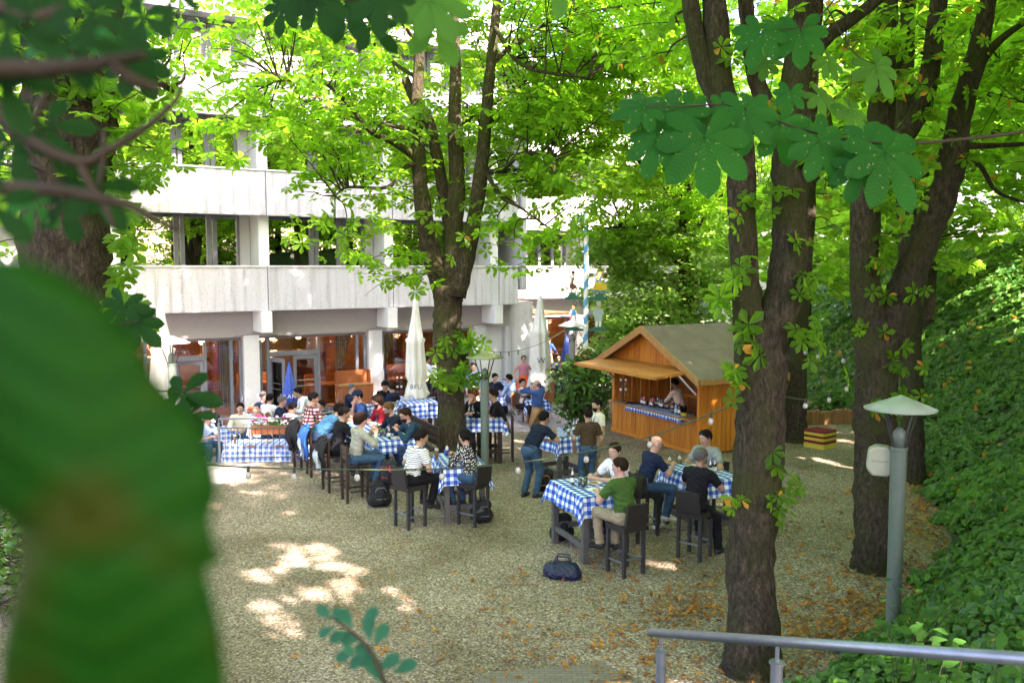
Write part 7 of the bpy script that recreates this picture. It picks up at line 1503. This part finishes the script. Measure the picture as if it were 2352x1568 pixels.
# ------------------------------------------------------------------ leaves and branches close to the camera
def bigleaf_mat(name, c1, c2, tcol, spots=True, tr=.35, blotch=None):
    m, t, L, b = newmat(name); uv = node(t, 'ShaderNodeUVMap'); s = node(t, 'ShaderNodeSeparateXYZ'); L.new(uv.outputs[0], s.inputs[0])
    ab = node(t, 'ShaderNodeMath', operation='ABSOLUTE'); L.new(s.outputs[0], ab.inputs[0])
    k = node(t, 'ShaderNodeMath', operation='MULTIPLY_ADD'); L.new(ab.outputs[0], k.inputs[0]); k.inputs[1].default_value = -.55; L.new(s.outputs[1], k.inputs[2])
    q = node(t, 'ShaderNodeMath', operation='MULTIPLY'); L.new(k.outputs[0], q.inputs[0]); q.inputs[1].default_value = 85; sn = node(t, 'ShaderNodeMath', operation='SINE'); L.new(q.outputs[0], sn.inputs[0])
    r = ramp(t, [(.2, c1), (.9, c2)]); mp = node(t, 'ShaderNodeMapRange'); L.new(sn.outputs[0], mp.inputs[0]); mp.inputs[1].default_value = -1; L.new(mp.outputs[0], r.inputs[0]); col = r.outputs[0]
    tc = node(t, 'ShaderNodeTexCoord')
    if spots:
        v = node(t, 'ShaderNodeTexVoronoi'); v.inputs['Scale'].default_value = 34; L.new(tc.outputs['Object'], v.inputs['Vector'])
        r2 = ramp(t, [(.09, (1,1,1)), (.13, (0,0,0))]); L.new(v.outputs['Distance'], r2.inputs[0])
        mx = node(t, 'ShaderNodeMix', data_type='RGBA'); L.new(r2.outputs[0], mx.inputs[0]); L.new(col, mx.inputs[6]); mx.inputs[7].default_value = (.28,.32,.10,1); col = mx.outputs[2]
    if blotch:
        v = node(t, 'ShaderNodeTexNoise'); v.inputs['Scale'].default_value = 26; v.inputs['Detail'].default_value = 1; L.new(tc.outputs['Object'], v.inputs['Vector'])
        r2 = ramp(t, [(.52, (0,0,0)), (.68, (1,1,1))]); L.new(v.outputs[0], r2.inputs[0])
        mx = node(t, 'ShaderNodeMix', data_type='RGBA'); L.new(r2.outputs[0], mx.inputs[0]); L.new(col, mx.inputs[6]); mx.inputs[7].default_value = blotch+(1,); col = mx.outputs[2]
    L.new(col, b.inputs['Base Color']); b.inputs['Roughness'].default_value = .6; b.inputs['Specular IOR Level'].default_value = .08
    bp = node(t, 'ShaderNodeBump'); bp.inputs['Strength'].default_value = .12; bp.inputs['Distance'].default_value = .003; L.new(sn.outputs[0], bp.inputs['Height']); L.new(bp.outputs[0], b.inputs['Normal'])
    tl = node(t, 'ShaderNodeBsdfTranslucent'); tl.inputs[0].default_value = tcol+(1,); mx = node(t, 'ShaderNodeMixShader'); mx.inputs[0].default_value = tr
    L.new(b.outputs[0], mx.inputs[1]); L.new(tl.outputs[0], mx.inputs[2]); L.new(mx.outputs[0], t.nodes['Material Output'].inputs[0]); return m
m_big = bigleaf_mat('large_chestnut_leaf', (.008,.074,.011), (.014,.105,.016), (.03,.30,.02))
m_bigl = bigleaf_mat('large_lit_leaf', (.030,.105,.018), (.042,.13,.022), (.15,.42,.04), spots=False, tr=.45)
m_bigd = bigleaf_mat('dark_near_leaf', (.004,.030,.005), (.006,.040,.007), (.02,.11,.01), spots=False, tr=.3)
m_huge = bigleaf_mat('huge_near_leaf', (.004,.056,.003), (.007,.066,.004), (.015,.17,.006), spots=False, tr=.3, blotch=(.032,.044,.003))
m_teal = bigleaf_mat('bluish_near_leaf', (.015,.10,.055), (.025,.13,.075), (.05,.20,.08), spots=False)
def leaflet(mb, uv, c, d, n, L_, w_, droop=.25, st=9):
    "one leaflet from c along d, n its upper side"
    d = V(d).normalized(); n = V(n); n = (n-d*n.dot(d)).normalized(); s = d.cross(n); b = len(mb.v)
    for i in range(st+1):
        t = i/st; ww = w_*(math.sin(pi*min(1, t**1.55*.92+.03))**.8)*(1 if t < .98 else .12)*(1+.05*((i % 2)*2-1)); y = -droop*L_*t*t
        for k in (-1, -.5, 0, .5, 1):
            mb.v.append(tuple(V(c)+d*(L_*t)+s*(ww*k)+n*(y+.16*w_*abs(k)-.05*w_*(abs(k) == 1)))); uv.append((k*ww/L_, t))
    for i in range(st):
        for k in range(4): mb.f.append((b+i*5+k, b+i*5+k+1, b+(i+1)*5+k+1, b+(i+1)*5+k)); mb.m.append(0)
def palm(mb, uv, c, d, n, L_, k=7, w_=.22, rr=None, droop=.25, spread=1.0):
    d = V(d).normalized(); n = V(n); n = (n-d*n.dot(d)).normalized(); s = d.cross(n)
    for i in range(k):
        a = (i-(k-1)/2)*(2*pi*.74/(k-1))*spread; q = 1-.30*abs(i-(k-1)/2)/((k-1)/2)
        leaflet(mb, uv, V(c)+(d*cos(a)+s*sin(a))*.02*L_, d*cos(a)+s*sin(a), n, L_*q*(1 if not rr else rr.uniform(.9,1.1)), w_*L_*q, droop)
def sprig(label, leaves, twigs, mats_, name='leafy_branch', parent_y=None):
    o = V(twigs[0][0][:3]); t = thing(name, label, 'branch', tuple(o)); 
    tw = MB()
    for tp in twigs: s = spline([(*(V(q[:3])-o), q[3]) for q in tp], 5); tw.tube([tuple(q[:3]) for q in s], [q[3] for q in s], 7)
    tw.build('twig', m_brnch, t, smooth=True)
    for lf in leaves:
        mb = MB(); uv = []; lf[1](mb, uv); c0 = V(mb.v[0]); mb.v = [tuple(V(p)-c0) for p in mb.v]; mb.uv = uv
        mb.build('leaf', mats_[lf[0]], t, smooth=True, M=Matrix.Translation(c0-o))
    return t
m_brnch = mat('near_twig', (.030,.019,.008), .8, var=.35, scale=30, bump=.3, bscale=80)
rr = random.Random(3)
def PL(mi, u, v, y, ang, L_px, k=7, n=(0,-.75,.65), w_=.23, droop=.22, spread=1.0):
    "palmate leaf centred at (u, v), main leaflet pointing along ang (degrees, 0 right, -90 down in the picture)"
    c = AT(u, v, y); L_ = L_px*y/F; a = R(ang); d = V((cos(a), .25*sin(a), sin(a)))
    return (mi, lambda mb, uv: palm(mb, uv, c, d, V(n)+V((rr.uniform(-.2,.2), 0, rr.uniform(-.15,.15))), L_, k, w_, rr, droop, spread))
# spray across the right half, about three metres away
Y3 = 3.4
sprig('spray of big dark chestnut leaves with pale insect spots hanging before the thick chestnut stems', [
  PL(0,1480,248,Y3,-170,85), PL(0,1545,258,Y3+.05,-140,120), PL(0,1510,322,Y3-.05,-110,90), PL(0,1617,318,Y3-.1,-85,135), PL(0,1640,262,Y3+.1,-60,95), PL(0,1712,258,Y3,-95,95), PL(0,1790,283,Y3+.05,-75,95), PL(0,1740,262,Y3+.12,150,80), PL(0,1880,322,Y3-.05,-60,105), PL(0,1930,345,Y3,-100,85), PL(0,2030,352,Y3-.12,-60,135), PL(0,1975,382,Y3-.1,-110,80), PL(0,1990,335,Y3+.1,20,110), PL(0,1845,300,Y3+.1,-20,90), PL(0,1590,262,Y3+.15,100,60)],
  [[(*AT(2620,260,3.7),.008),(*AT(2300,310,3.5),.007),(*AT(2040,330,3.45),.006),(*AT(1850,300,3.45),.0045),(*AT(1690,245,3.45),.004),(*AT(1560,245,3.42),.003),(*AT(1480,245,3.4),.0015)], [(*AT(1640,245,3.45),.003),(*AT(1618,300,3.4),.002)], [(*AT(1950,318,3.45),.003),(*AT(1975,375,3.4),.002)]], [m_big])
Y4 = 4.6
sprig('two big green leaves hanging high before the right stems', [PL(0,1748,75,Y4,-110,80), PL(0,1838,72,Y4,-90,85), PL(0,1790,70,Y4+.1,160,60), PL(0,1815,212,Y4,-100,50), PL(1,1880,220,Y4,-40,60), PL(1,2010,152,Y4+.2,-60,75), PL(1,1950,250,Y4,-50,65), PL(1,1760,140,Y4+.3,-150,55), PL(1,1900,140,Y4+.3,-60,55)],
  [[(*AT(2000,-120,5),.008),(*AT(1900,20,4.7),.005),(*AT(1840,62,4.6),.003),(*AT(1750,70,4.6),.0015)], [(*AT(1900,20,4.7),.004),(*AT(1960,120,4.7),.003),(*AT(2010,148,4.8),.0015)], [(*AT(1840,62,4.6),.003),(*AT(1830,160,4.6),.002),(*AT(1816,208,4.6),.001)], [(*AT(1960,120,4.7),.002),(*AT(1950,245,4.6),.001)]], [m_big, m_bigl])
# top edge, left of the middle
Y5 = 1.9
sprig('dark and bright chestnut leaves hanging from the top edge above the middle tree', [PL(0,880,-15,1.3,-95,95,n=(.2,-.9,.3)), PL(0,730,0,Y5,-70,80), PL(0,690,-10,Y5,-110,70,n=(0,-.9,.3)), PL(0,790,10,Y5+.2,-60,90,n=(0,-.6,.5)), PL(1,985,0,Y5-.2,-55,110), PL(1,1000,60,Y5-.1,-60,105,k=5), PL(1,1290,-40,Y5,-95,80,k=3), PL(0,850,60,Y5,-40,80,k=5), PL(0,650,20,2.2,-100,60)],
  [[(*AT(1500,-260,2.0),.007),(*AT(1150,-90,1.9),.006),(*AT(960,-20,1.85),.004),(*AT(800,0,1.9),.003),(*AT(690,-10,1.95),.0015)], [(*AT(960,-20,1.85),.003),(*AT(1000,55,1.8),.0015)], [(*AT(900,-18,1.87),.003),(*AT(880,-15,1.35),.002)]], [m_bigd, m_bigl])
# blurred branch upper left, a metre off
def br(rows, y): return [(*AT(u, v, y+(o[0] if o else 0)), r*y/F) for u, v, r, *o in rows]
B1 = [br([(-160,190,18),(0,272,16),(90,335,14),(182,372,13),(250,345,10),(335,292,8),(385,250,7),(412,215,6),(424,165,4)],.72), br([(182,372,12),(205,420,9),(240,475,8),(262,520,6)],.72), br([(-100,160,24),(40,158,23),(150,156,21),(260,140,15),(335,125,9)],.48), br([(-80,430,20),(60,432,16),(180,445,14),(290,470,10),(360,505,8),(412,530,6)],.60), br([(125,170,7),(100,225,7),(75,285,8)],.72), br([(240,300,6),(236,370,6),(226,430,5)],.72), br([(260,150,16),(300,180,14),(368,205,8)],.48), br([(60,335,5),(90,380,4),(130,420,3)],.72), br([(-60,-20,20),(60,40,16),(150,20,12)],.5)]
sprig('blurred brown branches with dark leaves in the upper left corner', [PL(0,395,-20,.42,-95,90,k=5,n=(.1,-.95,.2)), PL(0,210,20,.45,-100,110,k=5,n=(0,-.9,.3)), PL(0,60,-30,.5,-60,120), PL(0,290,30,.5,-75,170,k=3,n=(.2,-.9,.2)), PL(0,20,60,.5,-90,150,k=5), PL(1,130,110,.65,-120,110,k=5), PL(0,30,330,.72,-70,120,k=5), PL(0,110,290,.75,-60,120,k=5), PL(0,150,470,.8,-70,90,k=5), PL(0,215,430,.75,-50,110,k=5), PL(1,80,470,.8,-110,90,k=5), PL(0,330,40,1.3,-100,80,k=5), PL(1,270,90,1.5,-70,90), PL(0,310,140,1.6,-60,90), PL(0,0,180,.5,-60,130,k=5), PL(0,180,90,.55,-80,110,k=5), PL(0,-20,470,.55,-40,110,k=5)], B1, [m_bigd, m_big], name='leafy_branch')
# the huge leaf a hand's breadth from the lens
def huge():
    y = .20; out = [(-60,585),(60,592),(150,625),(235,690),(305,775),(350,860),(415,935),(470,1000),(500,1075),(508,1130),(488,1185),(500,1245),(522,1285),(478,1305),(497,1375),(512,1450),(520,1540),(520,1640),(250,1680),(-20,1650),(0,1480),(45,1330),(50,1225),(15,1185),(-60,1175)]
    pts = [AT(u, v, y) for u, v in out]; c = AT(240,1120,y); o = V(c)
    t = thing('leafy_branch', 'huge blurred green leaf filling the lower left corner right before the lens', 'branch', tuple(o)); n = len(pts); mb = MB(); uv = []; K = 8
    for j in range(K+1):
        k = j/K
        for p in pts: q = c.lerp(p, k); e = q-c; mb.v.append(tuple(e+V((0, .010*(1-k*k)*-1 + .0012*sin(e.x*130)+.001*sin(e.z*90), 0)))); uv.append((e.x*6, e.z*6))
    for j in range(K):
        for i in range(n):
            mb.f.append((j*n+i, j*n+(i+1)%n, (j+1)*n+(i+1)%n, (j+1)*n+i)); mb.m.append(0)
    mb.uv = uv; ob = mb.build('leaf', m_huge, t, smooth=True); md = ob.modifiers.new('s', 'SOLIDIFY'); md.thickness = .0004
    s = spline([(*(AT(180,1690,y)-o),.0012),(*(AT(140,1850,y)-o),.0014),(*(AT(-300,2100,.3)-o),.0016)], 4); MB().tube([tuple(q[:3]) for q in s], [q[3] for q in s], 7).build('stalk', m_brnch, t)
huge()
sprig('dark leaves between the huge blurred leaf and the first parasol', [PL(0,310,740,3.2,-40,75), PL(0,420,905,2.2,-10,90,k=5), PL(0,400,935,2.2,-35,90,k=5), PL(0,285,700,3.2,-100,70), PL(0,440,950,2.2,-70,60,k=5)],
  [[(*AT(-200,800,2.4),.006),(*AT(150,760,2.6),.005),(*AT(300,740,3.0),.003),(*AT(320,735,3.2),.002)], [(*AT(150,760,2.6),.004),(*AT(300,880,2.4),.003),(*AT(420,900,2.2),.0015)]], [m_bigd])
# bluish sprig at the bottom edge
def LS(mi, u, v, y, ang, Lp, w_=.30, n=(0,-.7,.7)):
    c = AT(u, v, y); a = R(ang); d = V((cos(a), .3*sin(a), sin(a))); return (mi, lambda mb, uv: leaflet(mb, uv, c, d, V(n)+V((rr.uniform(-.4,.4),0,rr.uniform(-.3,.3))), Lp*y/F, w_*Lp*y/F, .2))
sprig('small bluish green sprig rising at the bottom edge', [LS(0,905,1545,.95,30,60), LS(0,835,1440,.95,60,55), LS(0,815,1500,.95,190,50), LS(0,770,1440,.95,200,45), LS(0,870,1520,.95,170,60), LS(0,880,1568,.95,120,70), LS(0,865,1510,.95,150,60), LS(0,850,1470,.95,100,60), LS(0,830,1470,.95,170,55), LS(0,810,1440,.95,130,55), LS(0,800,1450,.95,200,50), LS(0,780,1430,.95,110,40), LS(0,860,1480,.95,60,55), LS(0,870,1540,.95,40,60), LS(0,760,1420,.95,140,45), LS(0,845,1500,.95,210,55), LS(0,895,1590,.95,170,60), LS(0,790,1470,.95,-60,40)],
  [[(*AT(960,1800,.95),.0025),(*AT(890,1580,.95),.0025),(*AT(840,1480,.95),.002),(*AT(760,1415,.95),.001)]], [m_teal])
def plant(label, u, v, y, stems, seed):
    r2 = random.Random(seed); lv, tw = [], []
    b = AT(u, v, y); b.z = float(hill_z(b.x, b.y))
    for i in range(stems):
        tip = AT(u+r2.uniform(-110,130), v-r2.uniform(60,170), y+r2.uniform(-.3,.3)); s0 = b+V((r2.uniform(-.15,.15), r2.uniform(-.1,.1), 0)); tw.append([(*s0,.006),(*(s0.lerp(tip,.5)+V((0,0,.06))),.004),(*tip,.002)])
        for k in range(7):
            c = s0.lerp(tip, .35+.65*k/6)+V((0,0,.05)); a = R(r2.choice((20,160,-10,190,70,110))+r2.uniform(-20,20)); d = V((cos(a), r2.uniform(-.5,.3), .5*sin(a))); L_ = r2.uniform(.07,.12)
            lv.append((0, (lambda c, d, L_: lambda mb, uv: leaflet(mb, uv, c, d, V((r2.uniform(-.3,.3),-.4,1)), L_, L_*.27, .3))(c, d, L_)))
    sprig(label, lv, tw, [m_bigl], name='leafy_plant')
plant('light green leafy plant growing behind the handrail', 2120, 1600, 5.4, 10, 1); plant('leafy plant at the foot of the right lamp', 2110, 1500, 8.5, 9, 2); plant('pale leafed weed beside the lower handrail', 2230, 1680, 4.6, 7, 3)
